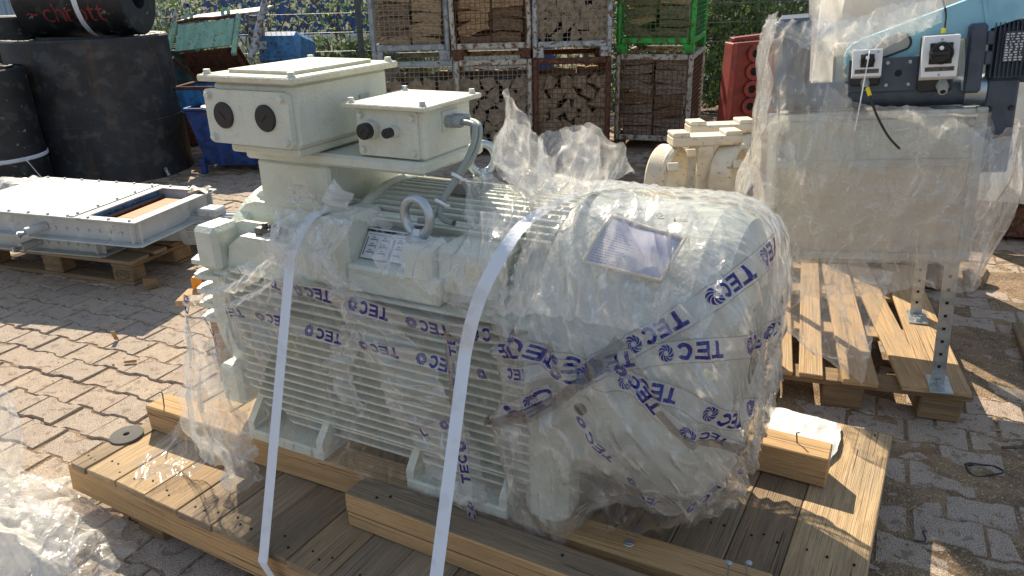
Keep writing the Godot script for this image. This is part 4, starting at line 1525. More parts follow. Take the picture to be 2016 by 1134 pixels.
# ---------------------------------------------------------------- film sheets
func sheet(parent: Node3D, nm: String, m: Material, lines: Array, nu: int, nv: int, amp: float, freq: float, sd: int, ragged := 0.0, stretch := Vector3.ONE, flat := false) -> MeshInstance3D:
	# lines: polylines from one hem to the other; creased between them
	var rs := []
	for l in lines:
		rs.append(spline(l, nu))
	var n1 := noise(freq, sd, FastNoiseLite.TYPE_SIMPLEX_SMOOTH, 2)
	n1.fractal_type = FastNoiseLite.FRACTAL_RIDGED
	var n2 := noise(freq * 0.5, sd + 1, FastNoiseLite.TYPE_SIMPLEX_SMOOTH, 2)
	var rag := noise(26.0, sd + 2, FastNoiseLite.TYPE_SIMPLEX_SMOOTH, 3)
	var cols := []
	for i in nu:
		var l := []
		for r in rs:
			l.append(r[i])
		cols.append(spline(l, nv))
	var rows := []
	for j in nv:
		var row := PackedVector3Array()
		for i in nu:
			row.append(cols[i][j])
		rows.append(row)
	var out := []
	var uvs := []
	var slant := 0.35 * sin(sd * 1.7)
	var lu := []
	for j in nv:
		var acc := 0.0
		var l := [0.0]
		for i in range(1, nu):
			acc += (rows[j][i] - rows[j][i - 1]).length()
			l.append(acc)
		lu.append(l)
	var lv := PackedFloat32Array()
	lv.resize(nu)
	for j in nv:
		var row := PackedVector3Array()
		var ur := []
		for i in nu:
			var p: Vector3 = rows[j][i]
			if j:
				lv[i] += (p - rows[j - 1][i]).length()
			var uu: float = lu[j][i] * 0.6 + lu[nv / 2][i] * 0.4 + sd * 0.37
			var vv: float = lv[i]
			ur.append(Vector2(uu, vv) * 1.5)
			var du: Vector3 = rows[j][mini(i + 1, nu - 1)] - rows[j][maxi(i - 1, 0)]
			var dv: Vector3 = rows[mini(j + 1, nv - 1)][i] - rows[maxi(j - 1, 0)][i]
			var nn := dv.cross(du).normalized()
			var a := n1.get_noise_2d((uu + vv * slant) * stretch.x, (vv - uu * slant) * 0.28 * stretch.y)
			var b := n2.get_noise_2d(uu + vv * 0.8, vv - uu * 0.8)
			var k := smoothstep(-0.2, 1.0, a) * 0.9 + b * 0.7
			p += nn * k * amp
			if ragged > 0.0:
				var e := clampf(1.0 - minf(j, nv - 1 - j) / 4.0, 0.0, 1.0)
				p += dv.normalized() * rag.get_noise_3dv(p) * ragged * e * (1.0 if j > nv / 2 else -1.0)
				var f := clampf(1.0 - minf(i, nu - 1 - i) / 4.0, 0.0, 1.0)
				p += du.normalized() * rag.get_noise_3dv(p + Vector3.ONE) * ragged * f
			row.append(p)
		out.append(row)
		uvs.append(ur)
	var mb := MB.new()
	mb.grid(out, false, false, uvs)
	var made := part(parent, nm, mb, m)
	if HAZE.has(m.resource_name):
		creased(parent, out, uvs, false, M["crease_%d" % HAZE[m.resource_name]])
	return made

const HAZE := {"film_clear": 0, "film_bag": 1, "film_grey": 3, "film_stretch": 3, "film_milky": 1, "film_white": 2}

# the second ply of a film: a hair behind the first
func creased(parent: Node3D, rows: Array, uvs: Array, wrap: bool, m: Material) -> void:
	var mb := MB.new()
	mb.grid(rows, wrap, false, uvs)
	for i in mb.v.size():
		mb.v[i] -= mb.n[i] * 0.0018
	part(parent, "creased_ply", mb, m)

# ---------------------------------------------------------------- the skid under the motor
func skid() -> void:
	var t := thing("wooden_skid", "large wooden skid of planks on timber bearers carrying the wrapped motor", "skid", Vector3(-1.422, 0, -2.042), 30)
	var s := 0.03
	var widths := [0.072, 0.142, 0.138, 0.146, 0.14, 0.136, 0.148, 0.14, 0.13, 0.142, 0.15, 0.138, 0.146, 0.14, 0.134, 0.19]
	var hole := MB.new()
	for i in widths.size():
		var w: float = widths[i]
		var L := 1.335 + rr(-0.008, 0.008)
		var m: Material = M["wood_deck_%d" % (i * 7 % 4)]
		if i in [1, 2, 15]:
			m = M.wood_deck_pale
		var b := board(t, "plank", m, Vector3(s + w / 2, 0.168 + rr(-0.002, 0.002), -L / 2 + 0.006 + rr(-0.006, 0.004)), Vector3(L, 0.024, w - 0.0025), YZ * Basis(Vector3.RIGHT, rr(-0.012, 0.012)), 0.0025, 0.0012)
		for c in [0.045, 0.66, 1.285]:
			for k in [0.25, 0.5, 0.78]:
				if rng.randf() < 0.82:
					var p := Vector3(s + w * (k + rr(-0.06, 0.06)), 0.1825, -c + rr(-0.02, 0.02))
					hole.cyl(p - Vector3(0, 0.003, 0), p + Vector3(0, 0.0007, 0), rr(0.0028, 0.0042), rr(0.0024, 0.0034), 7)
		s += w
	stuff(part(t, "nail_dents", hole, M.black_matt))
	for k in 3:
		var c: float = [0.042, 0.64, 1.285][k]
		board(t, "bearer", M.wood_fresh if k == 0 else M.wood_pallet, Vector3(1.115 - (0.01 if k == 0 else -0.0), 0.108, -c - (0.008 if k else 0.0)), Vector3(2.235, 0.094, 0.08), Basis(), 0.004, 0.003)
		for q in [0.335, 1.15, 2.1]:
			board(t, "foot_block", M.wood_old, Vector3(q, 0.0305, -c - 0.035), Vector3(0.12, 0.06, 0.12), Basis(), 0.004, 0.002)
	# timbers lying on the deck
	timber("timber_beam", "long squared timber under the motor's front feet, nail in its left end", Vector3(0.085, 0.1815, 0.285), -2.6, 1.99, 0.092, 0.092, M.wood_fresh, [[0.06, 0.02, 0.09, 1], [1.66, 0.0, 0.045, 0], [1.9, 0.012, 0.04, 2], [1.94, -0.014, 0.035, 2]])
	timber("timber_beam", "squared timber under the motor's rear feet with sawn end and bent nail", Vector3(0.3, 0.1815, 0.96), -0.6, 1.815, 0.094, 0.1, M.wood_fresh, [[1.72, 0.0, 0.06, 1]])
	timber("timber_beam", "split weathered timber lying along the front edge of the skid", Vector3(1.005, 0.1815, 0.22), -0.4, 1.3, 0.088, 0.102, M.wood_fresh, [[0.12, 0.0, 0.0, 0], [0.09, 0.02, 0.0, 0], [0.62, -0.01, 0.0, 0]])

func timber(nm: String, label: String, at: Vector3, turn: float, L: float, W: float, H: float, m: Material, nails: Array) -> void:
	var o := Vector3(-1.422, 0, -2.042)
	var yaw := deg_to_rad(30.0)
	var p := o + Vector3(cos(yaw), 0, sin(yaw)) * at.x + Vector3(sin(yaw), 0, -cos(yaw)) * at.z + Vector3(0, at.y, 0)
	var t := thing(nm, label, "timber", p, 30 + turn)
	if label.contains("split"):
		# a crack runs the length of it: two halves a hair apart
		board(t, "lower_half", m, Vector3(L / 2, H * 0.22, 0.002), Vector3(L, H * 0.44, W), Basis(), 0.004, 0.0022)
		board(t, "upper_half", m, Vector3(L / 2 - 0.004, H * 0.725, -0.001), Vector3(L, H * 0.55, W + 0.002), Basis(), 0.004, 0.0022)
		board(t, "weathered_face", M.wood_deck_0, Vector3(L / 2 - 0.004, H * 1.0 + 0.001, -0.001), Vector3(L - 0.006, 0.003, W - 0.006), Basis(), 0.001, 0.0)
	else:
		board(t, "squared_log", m, Vector3(L / 2, H / 2, 0), Vector3(L, H, W), Basis(), 0.004, 0.0022)
	for q in nails:
		var b := Vector3(q[0], H + 0.001, q[1])
		var mb := MB.new()
		if q[3] == 1:
			mb.tube([b + Vector3(0.002, -0.004, 0), b + Vector3(-0.004, q[2] * 0.45, -0.008), b + Vector3(0.004, q[2] * 0.62, 0.004), b + Vector3(0.006, q[2] * 0.6, 0.004)], 0.0022, 6)
			part(t, "nail", mb, M.dull_steel)
		elif q[3] == 2:
			mb.tube([b - Vector3(0, 0.004, 0), b + Vector3(rr(-0.01, 0.01), q[2], 0.002)], 0.002, 6)
			mb.lathe([Vector2(0.0005, 0.004), Vector2(0.0068, 0.003), Vector2(0.007, 0), Vector2(0.001, -0.002)], 12, b + Vector3(0, q[2], 0.002), Vector3(0.1, 1, 0.1))
			part(t, "screw", mb, M.zinc)
		elif q[2] > 0.0:
			mb.lathe([Vector2(0.0005, 0.003), Vector2(0.006, 0.003), Vector2(0.0065, 0.002), Vector2(0.0125, 0.002), Vector2(0.0135, 0)], 18, b, Vector3.UP)
			part(t, "screw_head", mb, M.zinc)
		else:
			mb.lathe([Vector2(0.0005, 0.003), Vector2(0.004, 0.0025), Vector2(0.0045, 0)], 10, b + Vector3(0, 0.001, 0), Vector3.UP)
			part(t, "nail_head", mb, M.black_matt)

# ---------------------------------------------------------------- the motor
const MO := Vector3(-0.7678, 0.27, -1.97598)
const MYAW := 28.0

func V(s: float, h: float, c: float) -> Vector3:
	return Vector3(s, h - 0.27, -c)

func VW(s: float, h: float, c: float) -> Vector3:
	return MO + Basis(Vector3.UP, deg_to_rad(-MYAW)) * V(s, h, c)

func hexbolt(mb: MB, p: Vector3, d: Vector3, r: float, h: float) -> void:
	mb.cyl(p, p + d * h * 0.25, r * 1.25, r * 1.25, 14)
	mb.cyl(p + d * h * 0.2, p + d * h, r, r * 0.96, 6)

func eyebolt(t: Node3D, p: Vector3, r: float, turn: float) -> void:
	var mb := MB.new()
	var ring := []
	for i in 40:
		var a := TAU * i / 40
		ring.append(p + Basis(Vector3.UP, turn) * Vector3(cos(a) * r, sin(a) * r * 1.08 + r * 1.25, 0))
	mb.tube(ring, r * 0.29, 14, true)
	mb.lathe([Vector2(r * 0.75, -0.004), Vector2(r * 0.76, 0.006), Vector2(r * 0.45, 0.014), Vector2(r * 0.34, 0.03)], 24, p + Vector3(0, -0.006, 0), Vector3.UP)
	part(t, "eyebolt", mb, M.zinc)

func rounded(w: float, h: float, r: float, seg := 5) -> PackedVector2Array:
	var o := PackedVector2Array()
	for k in 4:
		var c := Vector2([1, -1, -1, 1][k] * (w / 2 - r), [1, 1, -1, -1][k] * (h / 2 - r))
		for i in seg + 1:
			var a := PI / 2 * (k + float(i) / seg)
			o.append(c + Vector2(cos(a), sin(a)) * r)
	return o

func motor() -> void:
	var t := thing("electric_motor", "pale grey green finned electric motor with terminal boxes on the skid", "electric motor", MO, MYAW)
	var m: Material = M.motor_paint
	var mb := MB.new()
	# barrel
	mb.lathe([Vector2(0.2, -0.10), Vector2(0.285, -0.09), Vector2(0.295, -0.05), Vector2(0.305, -0.03), Vector2(0.305, 0.90)], 56, V(0, 0.66, 0.36), Vector3.RIGHT)
	part(t, "frame", mb, m)
	# side fins, front and rear
	for side in [0, 1]:
		for k in 19:
			var h := 0.335 + k * 0.0262
			var root: float = 0.36 - sqrt(maxf(0.305 * 0.305 - (h - 0.66) * (h - 0.66), 0.0)) + 0.03
			var tip := 0.03 + (0.02 if k < 2 else 0.0)
			mb = MB.new()
			var s0 := -0.075 + (0.13 - k * 0.03 if k < 4 else 0.0) + 0.012 * sin(k * 2.1)
			var s1 := 0.90
			var o := PackedVector2Array([Vector2(s0 + 0.03, tip), Vector2(s1, tip), Vector2(s1, root), Vector2(s0, root), Vector2(s0, tip + 0.03), Vector2(s0 + 0.009, tip + 0.009)])
			if side == 1:
				for i in o.size():
					o[i].y = 0.72 - o[i].y
			# wedge section: thick at the root, rounded at the tip
			var n := o.size()
			var upper := []
			var lower := []
			for p in o:
				var f := absf(p.y - 0.36) / 0.33
				var th := lerpf(0.0058, 0.0034, clampf((f - 0.5) * 2.0, 0, 1))
				upper.append(V(p.x, h + th, p.y))
				lower.append(V(p.x, h - th, p.y))
			mb.poly(upper, Vector3.UP)
			mb.poly(lower, Vector3.DOWN)
			for i in n:
				var j := (i + 1) % n
				mb.poly([upper[i], upper[j], lower[j], lower[i]], (upper[i] + upper[j]) * 0.5 - V(0.4, h, 0.36))
			part(t, "cooling_fin", mb, m)
	# fins over the top, standing on the curve
	for k in 25:
		var a := deg_to_rad(-56.0 + k * 88.0 / 24.0)
		var d := Vector3(0, cos(a), sin(a))
		var s0 := 0.30 if absf(a) < 0.7 else 0.30
		mb = MB.new()
		var c := V(0, 0.66, 0.36)
		var w := Vector3(0, -sin(a), cos(a)) * 0.0035
		var p := [c + d * 0.30 + Vector3(s0, 0, 0), c + d * 0.362 + Vector3(s0 + 0.02, 0, 0), c + d * 0.372 + Vector3(s0 + 0.05, 0, 0), c + d * 0.372 + Vector3(0.89, 0, 0), c + d * 0.30 + Vector3(0.89, 0, 0)]
		var A := []
		var B := []
		for q in p:
			A.append(q + w)
			B.append(q - w)
		mb.poly(A, w)
		mb.poly(B, -w)
		for i in 5:
			mb.poly([A[i], A[(i + 1) % 5], B[(i + 1) % 5], B[i]], (p[i] + p[(i + 1) % 5]) * 0.5 - c - Vector3(0.6, 0, 0) - d * 0.33)
		part(t, "cooling_fin", mb, m)
	# hoop where the top fins start
	mb = MB.new()
	var hoop := []
	for i in 33:
		var a := deg_to_rad(-58.0 + i * 116.0 / 32.0)
		hoop.append(V(0.31, 0.66, 0.36) + Vector3(0, cos(a), sin(a)) * 0.356)
	mb.tube(hoop, 0.02, 8)
	part(t, "hoop", mb, m)
	# end shield with its ribs and block corners
	mb = MB.new()
	mb.lathe([Vector2(0.08, -0.02), Vector2(0.24, -0.02), Vector2(0.31, 0.0), Vector2(0.335, 0.02), Vector2(0.335, 0.07), Vector2(0.3, 0.09)], 56, V(-0.16, 0.66, 0.36), Vector3.RIGHT)
	part(t, "end_shield", mb, m)
	mb = MB.new()
	mb.cyl(V(-0.2, 0.66, 0.36), V(-0.42, 0.66, 0.36), 0.05, 0.05, 20)
	part(t, "shaft", mb, M.dull_steel)
	for k in 6:
		mb = MB.new()
		var c: float = [0.13, 0.19, 0.25, 0.47, 0.53, 0.59][k]
		var hh: float = [0.93, 0.972, 0.995, 0.995, 0.972, 0.93][k]
		mb.prism(PackedVector2Array([Vector2(-0.17, 0.80), Vector2(0.28, 0.80), Vector2(0.28, hh), Vector2(-0.06, hh), Vector2(-0.10, hh - 0.012), Vector2(-0.16, hh - 0.06)]), Transform3D(Basis(), V(0, 0.27 , c) + Vector3(0, -0.27, 0.006)), 0.012)
		part(t, "cooling_rib", mb, m)
	for q in [[0.08, 0.86, 0.075], [0.64, 0.86, 0.075], [0.08, 0.42, 0.05], [0.64, 0.42, 0.05]]:
		mb = MB.new()
		mb.box(V(-0.13, q[1], q[0]), Vector3(0.09, 0.13, 0.11), 0.014)
		part(t, "corner_block", mb, m)
	for k in 5:
		mb = MB.new()
		mb.prism(PackedVector2Array([Vector2(-0.21, 0.06), Vector2(-0.19, 0.02), Vector2(-0.1, 0.03), Vector2(-0.1, 0.2), Vector2(-0.2, 0.2)]), Transform3D(Basis(Vector3.RIGHT, Vector3(0, 0, -1), Vector3(0, 1, 0)), Vector3(0, 0.36 + k * 0.045, 0.0)), 0.014)
		part(t, "cooling_rib", mb, m)
	# sloping shoulder with clamp bolts beside the rail
	mb = MB.new()
	mb.prism(PackedVector2Array([Vector2(-0.09, 0.80), Vector2(0.24, 0.80), Vector2(0.24, 0.905), Vector2(-0.02, 0.905), Vector2(-0.07, 0.87)]), Transform3D(Basis(), V(0, 0.27, 0.15) + Vector3(0, -0.27, 0)), 0.09)
	part(t, "shoulder", mb, m)
	mb = MB.new()
	mb.box(V(0.06, 0.915, 0.1), Vector3(0.1, 0.02, 0.03), 0.003)
	part(t, "clamp_plate", mb, M.dull_steel)
	for k in 2:
		mb = MB.new()
		hexbolt(mb, V(0.04 + k * 0.045, 0.925, 0.1), Vector3.UP, 0.009, 0.014)
		part(t, "bolt", mb, M.dull_steel)
	# lifting rail: block, recess with wiring plate, pad with eyebolt
	mb = MB.new()
	mb.box(V(0.305, 0.905, 0.125), Vector3(0.14, 0.19, 0.17), 0.012)
	part(t, "lifting_block", mb, m)
	mb = MB.new()
	mb.lathe([Vector2(0.0005, 0.004), Vector2(0.034, 0.004), Vector2(0.038, 0)], 24, V(0.31, 1.0, 0.12), Vector3.UP)
	part(t, "blank_cap", mb, m)
	mb = MB.new()
	mb.box(V(0.52, 0.935, 0.19), Vector3(0.29, 0.1, 0.03), 0.008)
	part(t, "rail_back", mb, m)
	mb = MB.new()
	mb.box(V(0.51, 0.85, 0.11), Vector3(0.28, 0.075, 0.15), 0.008)
	part(t, "rail_floor", mb, m)
	mb = MB.new()
	mb.box(V(0.59, 0.92, 0.075), Vector3(0.085, 0.095, 0.09), 0.01)
	part(t, "eye_pad", mb, m)
	mb = MB.new()
	mb.box(V(0.72, 0.90, 0.12), Vector3(0.18, 0.12, 0.12), 0.01)
	part(t, "rail_end", mb, m)
	eyebolt(t, V(0.575, 0.975, 0.075), 0.041, -0.15)
	eyebolt(t, V(0.46, 1.0, 0.60), 0.041, 0.9)
	# wiring plate, tipped towards the viewer
	var tilt := Basis(Vector3.RIGHT, deg_to_rad(-40))
	mb = MB.new()
	var pc := V(0.455, 0.925, 0.11)
	mb.pane(pc + tilt * Vector3(-0.075, 0.042, 0), pc + tilt * Vector3(0.095, 0.042, 0), pc + tilt * Vector3(0.095, -0.042, 0), pc + tilt * Vector3(-0.075, -0.042, 0))
	var plate := part(t, "wiring_plate", mb, M.plate_print)
	mb = MB.new()
	mb.box(pc + tilt * Vector3(0.01, 0, -0.004), Vector3(0.172, 0.086, 0.006), 0.001, tilt)
	part(t, "plate_backing", mb, M.galvanised)
	for k in 2:
		place_words(t, "plate_heading", "BEARING RTD CONNECTION", 0.0062, Transform3D(tilt, pc + tilt * Vector3(-0.032 + k * 0.085, 0.0345, 0.0012)), M.ink)
	# feet
	for c0 in [0.0, 0.60]:
		for q in [[-0.05, 0.24], [0.53, 0.84]]:
			mb = MB.new()
			var w: float = q[1] - q[0]
			mb.box(V((q[0] + q[1]) / 2, 0.288, c0 + 0.07), Vector3(w, 0.036, 0.15), 0.006)
			part(t, "foot", mb, m)
			for e in [q[0] + 0.012, q[1] - 0.012]:
				mb = MB.new()
				var out := 1.0 if c0 < 0.3 else -1.0
				var pts := PackedVector2Array([Vector2(0.0, 0.304), Vector2(0.14, 0.304), Vector2(0.2, 0.45), Vector2(0.12, 0.47), Vector2(0.0, 0.33)])
				if c0 > 0.3:
					for i in pts.size():
						pts[i].x = 0.15 - pts[i].x
				mb.prism(pts, Transform3D(Basis(Vector3(0, 0, -1), Vector3(0, 1, 0), Vector3(1, 0, 0)), V(e - 0.012, 0.0, c0)), 0.024)
				part(t, "foot_web", mb, m)
			mb = MB.new()
			mb.box(V((q[0] + q[1]) / 2, 0.39, 0.19 if c0 < 0.3 else 0.53), Vector3(w - 0.05, 0.17, 0.04), 0.004)
			part(t, "foot_back", mb, m)
	# fan cowl under the bag
	mb = MB.new()
	mb.lathe([Vector2(0.33, 0.0), Vector2(0.366, 0.012), Vector2(0.37, 0.03), Vector2(0.37, 0.36), Vector2(0.345, 0.42), Vector2(0.28, 0.45), Vector2(0.06, 0.46)], 64, V(0.885, 0.67, 0.36), Vector3.RIGHT)
	part(t, "fan_cowl", mb, M.cowl_paint)
	mb = MB.new()
	mb.box(V(0.925, 0.40, 0.09), Vector3(0.12, 0.28, 0.12), 0.03)
	part(t, "cowl_bracket", mb, m)
	mb = MB.new()
	mb.lathe([Vector2(0.0005, 0.003), Vector2(0.014, 0.003), Vector2(0.016, 0)], 20, V(1.04, 0.655, -0.0095), Vector3(0, 0, 1))
	part(t, "cowl_hole", mb, M.black_matt)
	# neck and shelf
	mb = MB.new()
	mb.box(V(0.10, 1.03, 0.33), Vector3(0.26, 0.14, 0.32), 0.008)
	part(t, "neck", mb, m)
	mb = MB.new()
	mb.box(V(0.245, 1.119, 0.31), Vector3(0.604, 0.034, 0.304), 0.012)
	part(t, "shelf_plate", mb, m)
	# main terminal box
	var tb := Node3D.new()
	tb.name = "terminal_box"
	t.add_child(tb)
	mb = MB.new()
	mb.box(V(0.11, 1.2475, 0.25), Vector3(0.275, 0.165, 0.39), 0.012)
	part(tb, "housing", mb, m)
	mb = MB.new()
	mb.box(V(0.11, 1.154, 0.235), Vector3(0.24, 0.024, 0.33), 0.008)
	part(tb, "base_flange", mb, m)
	var lid := MB.new()
	lid.box(V(0.112, 1.337, 0.247), Vector3(0.325, 0.017, 0.435), 0.005)
	var lo := part(tb, "lid", lid, M.motor_dusty)
	mb = MB.new()
	mb.prism(rounded(0.225, 0.325, 0.012), Transform3D(Basis(Vector3.RIGHT, Vector3(0, 0, -1), Vector3(0, 1, 0)), V(0.112, 1.3455, 0.25)), 0.009)
	part(tb, "lid_panel", mb, M.motor_dusty)
	for sx in [-1, 1]:
		for sz in [-1, 1]:
			mb = MB.new()
			hexbolt(mb, V(0.112 + sx * 0.142, 1.3455, 0.247 + sz * 0.197), Vector3.UP, 0.0095, 0.012)
			part(tb, "lid_bolt", mb, m)
	mb = MB.new()
	mb.prism(rounded(0.285, 0.138, 0.014), Transform3D(Basis(), V(0.1, 1.2405, 0.054)), 0.016)
	part(tb, "gland_plate", mb, m)
	for sx in [-1, 1]:
		for sy in [-1, 1]:
			mb = MB.new()
			hexbolt(mb, V(0.1 + sx * 0.125, 1.2405 + sy * 0.054, 0.038), Vector3(0, 0, 1), 0.009, 0.01)
			part(tb, "bolt", mb, m)
		mb = MB.new()
		var pc2 := V(0.092 + sx * 0.072, 1.2445, 0.038)
		mb.lathe([Vector2(0.0005, 0.006), Vector2(0.031, 0.006), Vector2(0.034, 0.003), Vector2(0.034, 0)], 40, pc2, Vector3(0, 0, 1))
		part(tb, "cable_plug", mb, M.black_plastic)
		mb = MB.new()
		mb.box(pc2 + Vector3(0, 0, 0.0062), Vector3(0.026, 0.0035, 0.001), 0.0, Basis(Vector3(0, 0, 1), 0.75 if sx > 0 else -0.85))
		part(tb, "plug_slot", mb, M.black_matt)
	mb = MB.new()
	mb.box(V(0.2495, 1.245, 0.33), Vector3(0.003, 0.05, 0.045), 0.001)
	part(tb, "grounding_plate", mb, M.galvanised)
	# small box on the shelf
	var sb := Node3D.new()
	sb.name = "auxiliary_box"
	t.add_child(sb)
	mb = MB.new()
	mb.box(V(0.442, 1.2, 0.285), Vector3(0.21, 0.125, 0.225), 0.007)
	part(sb, "housing", mb, m)
	mb = MB.new()
	mb.box(V(0.443, 1.268, 0.283), Vector3(0.255, 0.012, 0.275), 0.005)
	part(sb, "lid", mb, M.motor_dusty)
	for sx in [-1, 1]:
		for sz in [-1, 1]:
			mb = MB.new()
			hexbolt(mb, V(0.443 + sx * 0.108, 1.274, 0.283 + sz * 0.118), Vector3.UP, 0.008, 0.012)
			part(sb, "lid_bolt", mb, m if sx * sz > 0 else M.zinc)
			mb = MB.new()
			hexbolt(mb, V(0.438 + sx * 0.078, 1.2 + sz * 0.043, 0.1675), Vector3(0, 0, 1), 0.0078, 0.009)
			part(sb, "bolt", mb, m)
	mb = MB.new()
	mb.prism(rounded(0.185, 0.116, 0.006), Transform3D(Basis(), V(0.438, 1.2, 0.1725)), 0.005)
	part(sb, "front_plate", mb, m)
	for q in [[0.392, 0.0205, 0.03], [0.462, 0.0125, 0.03]]:
		mb = MB.new()
		mb.cyl(V(q[0], 1.209, 0.1675), V(q[0], 1.209, 0.1475), q[1] * 1.2, q[1] * 1.2, 24)
		part(sb, "knob_collar", mb, m)
		mb = MB.new()
		mb.lathe([Vector2(q[1], 0.0), Vector2(q[1], 0.018), Vector2(q[1] * 0.86, 0.022), Vector2(0.0005, 0.022)], 28, V(q[0], 1.209, 0.1475), Vector3(0, 0, 1))
		part(sb, "cable_plug", mb, M.black_plastic)
		mb = MB.new()
		mb.box(V(q[0], 1.209, 0.125) , Vector3(q[1] * 0.9, 0.0026, 0.001), 0.0, Basis(Vector3(0, 0, 1), 0.9))
		part(sb, "plug_slot", mb, M.black_matt)
	# cable glands on the end
	mb = MB.new()
	mb.box(V(0.549, 1.222, 0.29), Vector3(0.005, 0.052, 0.075), 0.001)
	part(sb, "gland_backing", mb, m)
	for k in 2:
		var g := V(0.55, 1.222, 0.27 + k * 0.035)
		mb = MB.new()
		mb.cyl(g, g + Vector3(0.022, 0, 0), 0.0165, 0.0165, 6)
		mb.cyl(g + Vector3(0.018, 0, 0), g + Vector3(0.026, 0, 0), 0.0135, 0.0135, 16)
		mb.cyl(g + Vector3(0.026, 0, 0), g + Vector3(0.046, 0, 0), 0.0165, 0.015, 6)
		part(sb, "cable_gland", mb, M.grey_plastic)
	var paths := [
		[V(0.59, 1.222, 0.27), V(0.638, 1.22, 0.255), V(0.65, 1.19, 0.235), V(0.64, 1.15, 0.22), V(0.617, 1.10, 0.195), V(0.596, 1.057, 0.17), V(0.58, 1.02, 0.15), V(0.572, 1.0, 0.135), V(0.54, 0.997, 0.13)],
		[V(0.59, 1.222, 0.305), V(0.646, 1.214, 0.27), V(0.652, 1.157, 0.235), V(0.624, 1.105, 0.205), V(0.603, 1.062, 0.175), V(0.592, 1.026, 0.155), V(0.606, 1.006, 0.14), V(0.645, 1.002, 0.13)]]
	for p in paths:
		mb = MB.new()
		var pts := spline(p, 150)
		var rows := []
		# ribbed conduit: radius swells and narrows along it
		var x := Vector3.ZERO
		for i in pts.size():
			var d: Vector3 = (pts[mini(i + 1, pts.size() - 1)] - pts[maxi(i - 1, 0)]).normalized()
			if x == Vector3.ZERO:
				x = d.cross(Vector3.UP).normalized()
			x = (x - d * x.dot(d)).normalized()
			rows.append(mb.ring(pts[i], x, d.cross(x), 0.0078 if i % 2 else 0.0066, 10))
		mb.grid(rows, true, true)
		part(t, "cable", mb, M.cable_grey)
	for q in [V(0.617, 1.10, 0.2), V(0.588, 1.04, 0.162)]:
		mb = MB.new()
		mb.lathe([Vector2(0.016, -0.004), Vector2(0.018, 0), Vector2(0.016, 0.004)], 16, q, Vector3(-0.3, -0.8, 0.5))
		mb.box(q + Vector3(0.02, -0.004, 0.005), Vector3(0.02, 0.006, 0.003), 0.001)
		part(t, "cable_tie", mb, M.white_plastic)
	# loose steel plate on the top fins
	mb = MB.new()
	mb.box(V(0.57, 1.032, 0.33), Vector3(0.10, 0.004, 0.10), 0.001, Basis(Vector3.RIGHT, 0.09))
	part(t, "tin_plate", mb, M.dull_steel)

# ---------------------------------------------------------------- the film round the motor
func smin(a: float, b: float, k: float) -> float:
	var h := maxf(k - absf(a - b), 0.0) / k
	return minf(a, b) - h * h * k * 0.25

func bag_sdf(p: Vector3) -> float:
	# p holds (s, h, c)
	var q := Vector2(absf(p.x - 1.09) - 0.25 + 0.09, Vector2(p.y - 0.67, p.z - 0.36).length() - 0.375 + 0.09)
	var d1 := minf(maxf(q.x, q.y), 0.0) + Vector2(maxf(q.x, 0.0), maxf(q.y, 0.0)).length() - 0.105
	var e := (p - Vector3(0.93, 0.40, 0.2)).abs() - Vector3(0.06, 0.16, 0.18)
	var d2 := Vector3(maxf(e.x, 0), maxf(e.y, 0), maxf(e.z, 0)).length() + minf(maxf(e.x, maxf(e.y, e.z)), 0.0) - 0.02
	var d3 := (p - Vector3(0.87, 1.06, 0.24)).length() - 0.04
	return smin(smin(d1, d2, 0.12), d3, 0.14)

const BC := Vector3(1.09, 0.67, 0.36)
const KNOT := Vector3(0.87, 1.085, 0.22)
var bag_n1 := noise(1.1, 201, FastNoiseLite.TYPE_SIMPLEX_SMOOTH, 2)
var bag_n2 := noise(2.6, 202, FastNoiseLite.TYPE_SIMPLEX_SMOOTH, 2)
var bag_n3 := noise(3.2, 203, FastNoiseLite.TYPE_SIMPLEX_SMOOTH, 2)
var hull := {}

func hull_r(d: Vector3) -> float:
	var a := 0.0
	var b := 0.75
	for i in 14:
		var m := (a + b) * 0.5
		if bag_sdf(BC + d * m) < 0.0:
			a = m
		else:
			b = m
	return a

# polar net round the tie: x turns about it, y runs away from it
func bag_uv(p: Vector3) -> Vector2:
	var ax := (BC - KNOT).normalized()
	var x := ax.cross(Vector3(0, 0, 1)).normalized()
	var y := ax.cross(x)
	var q := p - KNOT
	return Vector2(atan2(q.dot(x), q.dot(-y)) * 0.55, q.length())

func bag_at(d: Vector3, extra := 0.0) -> Vector3:
	var r := hull_r(d)
	var p := BC + d * r
	# folds run out from the tie
	var w := bag_uv(p)
	var dist := (p - KNOT).length()
	var a := smoothstep(0.0, 1.0, bag_n1.get_noise_2d(w.x * 5.0, w.y * 0.9))
	var fold := a * a * 0.040 * smoothstep(0.02, 0.16, dist) * (1.0 - 0.6 * smoothstep(0.3, 0.8, dist))
	var c := smoothstep(0.1, 1.0, bag_n2.get_noise_2d(w.x * 1.5 + w.y * 1.4, w.y * 1.1 - w.x * 0.8))
	var k := fold + c * 0.022 + bag_n3.get_noise_3dv(p) * 0.018 + 0.012
	k *= 1.0 - 0.75 * smoothstep(0.3, 1.0, d.y)
	return BC + d * (r + k + extra)

func B3(p: Vector3) -> Vector3:
	return V(p.x, p.y, p.z)

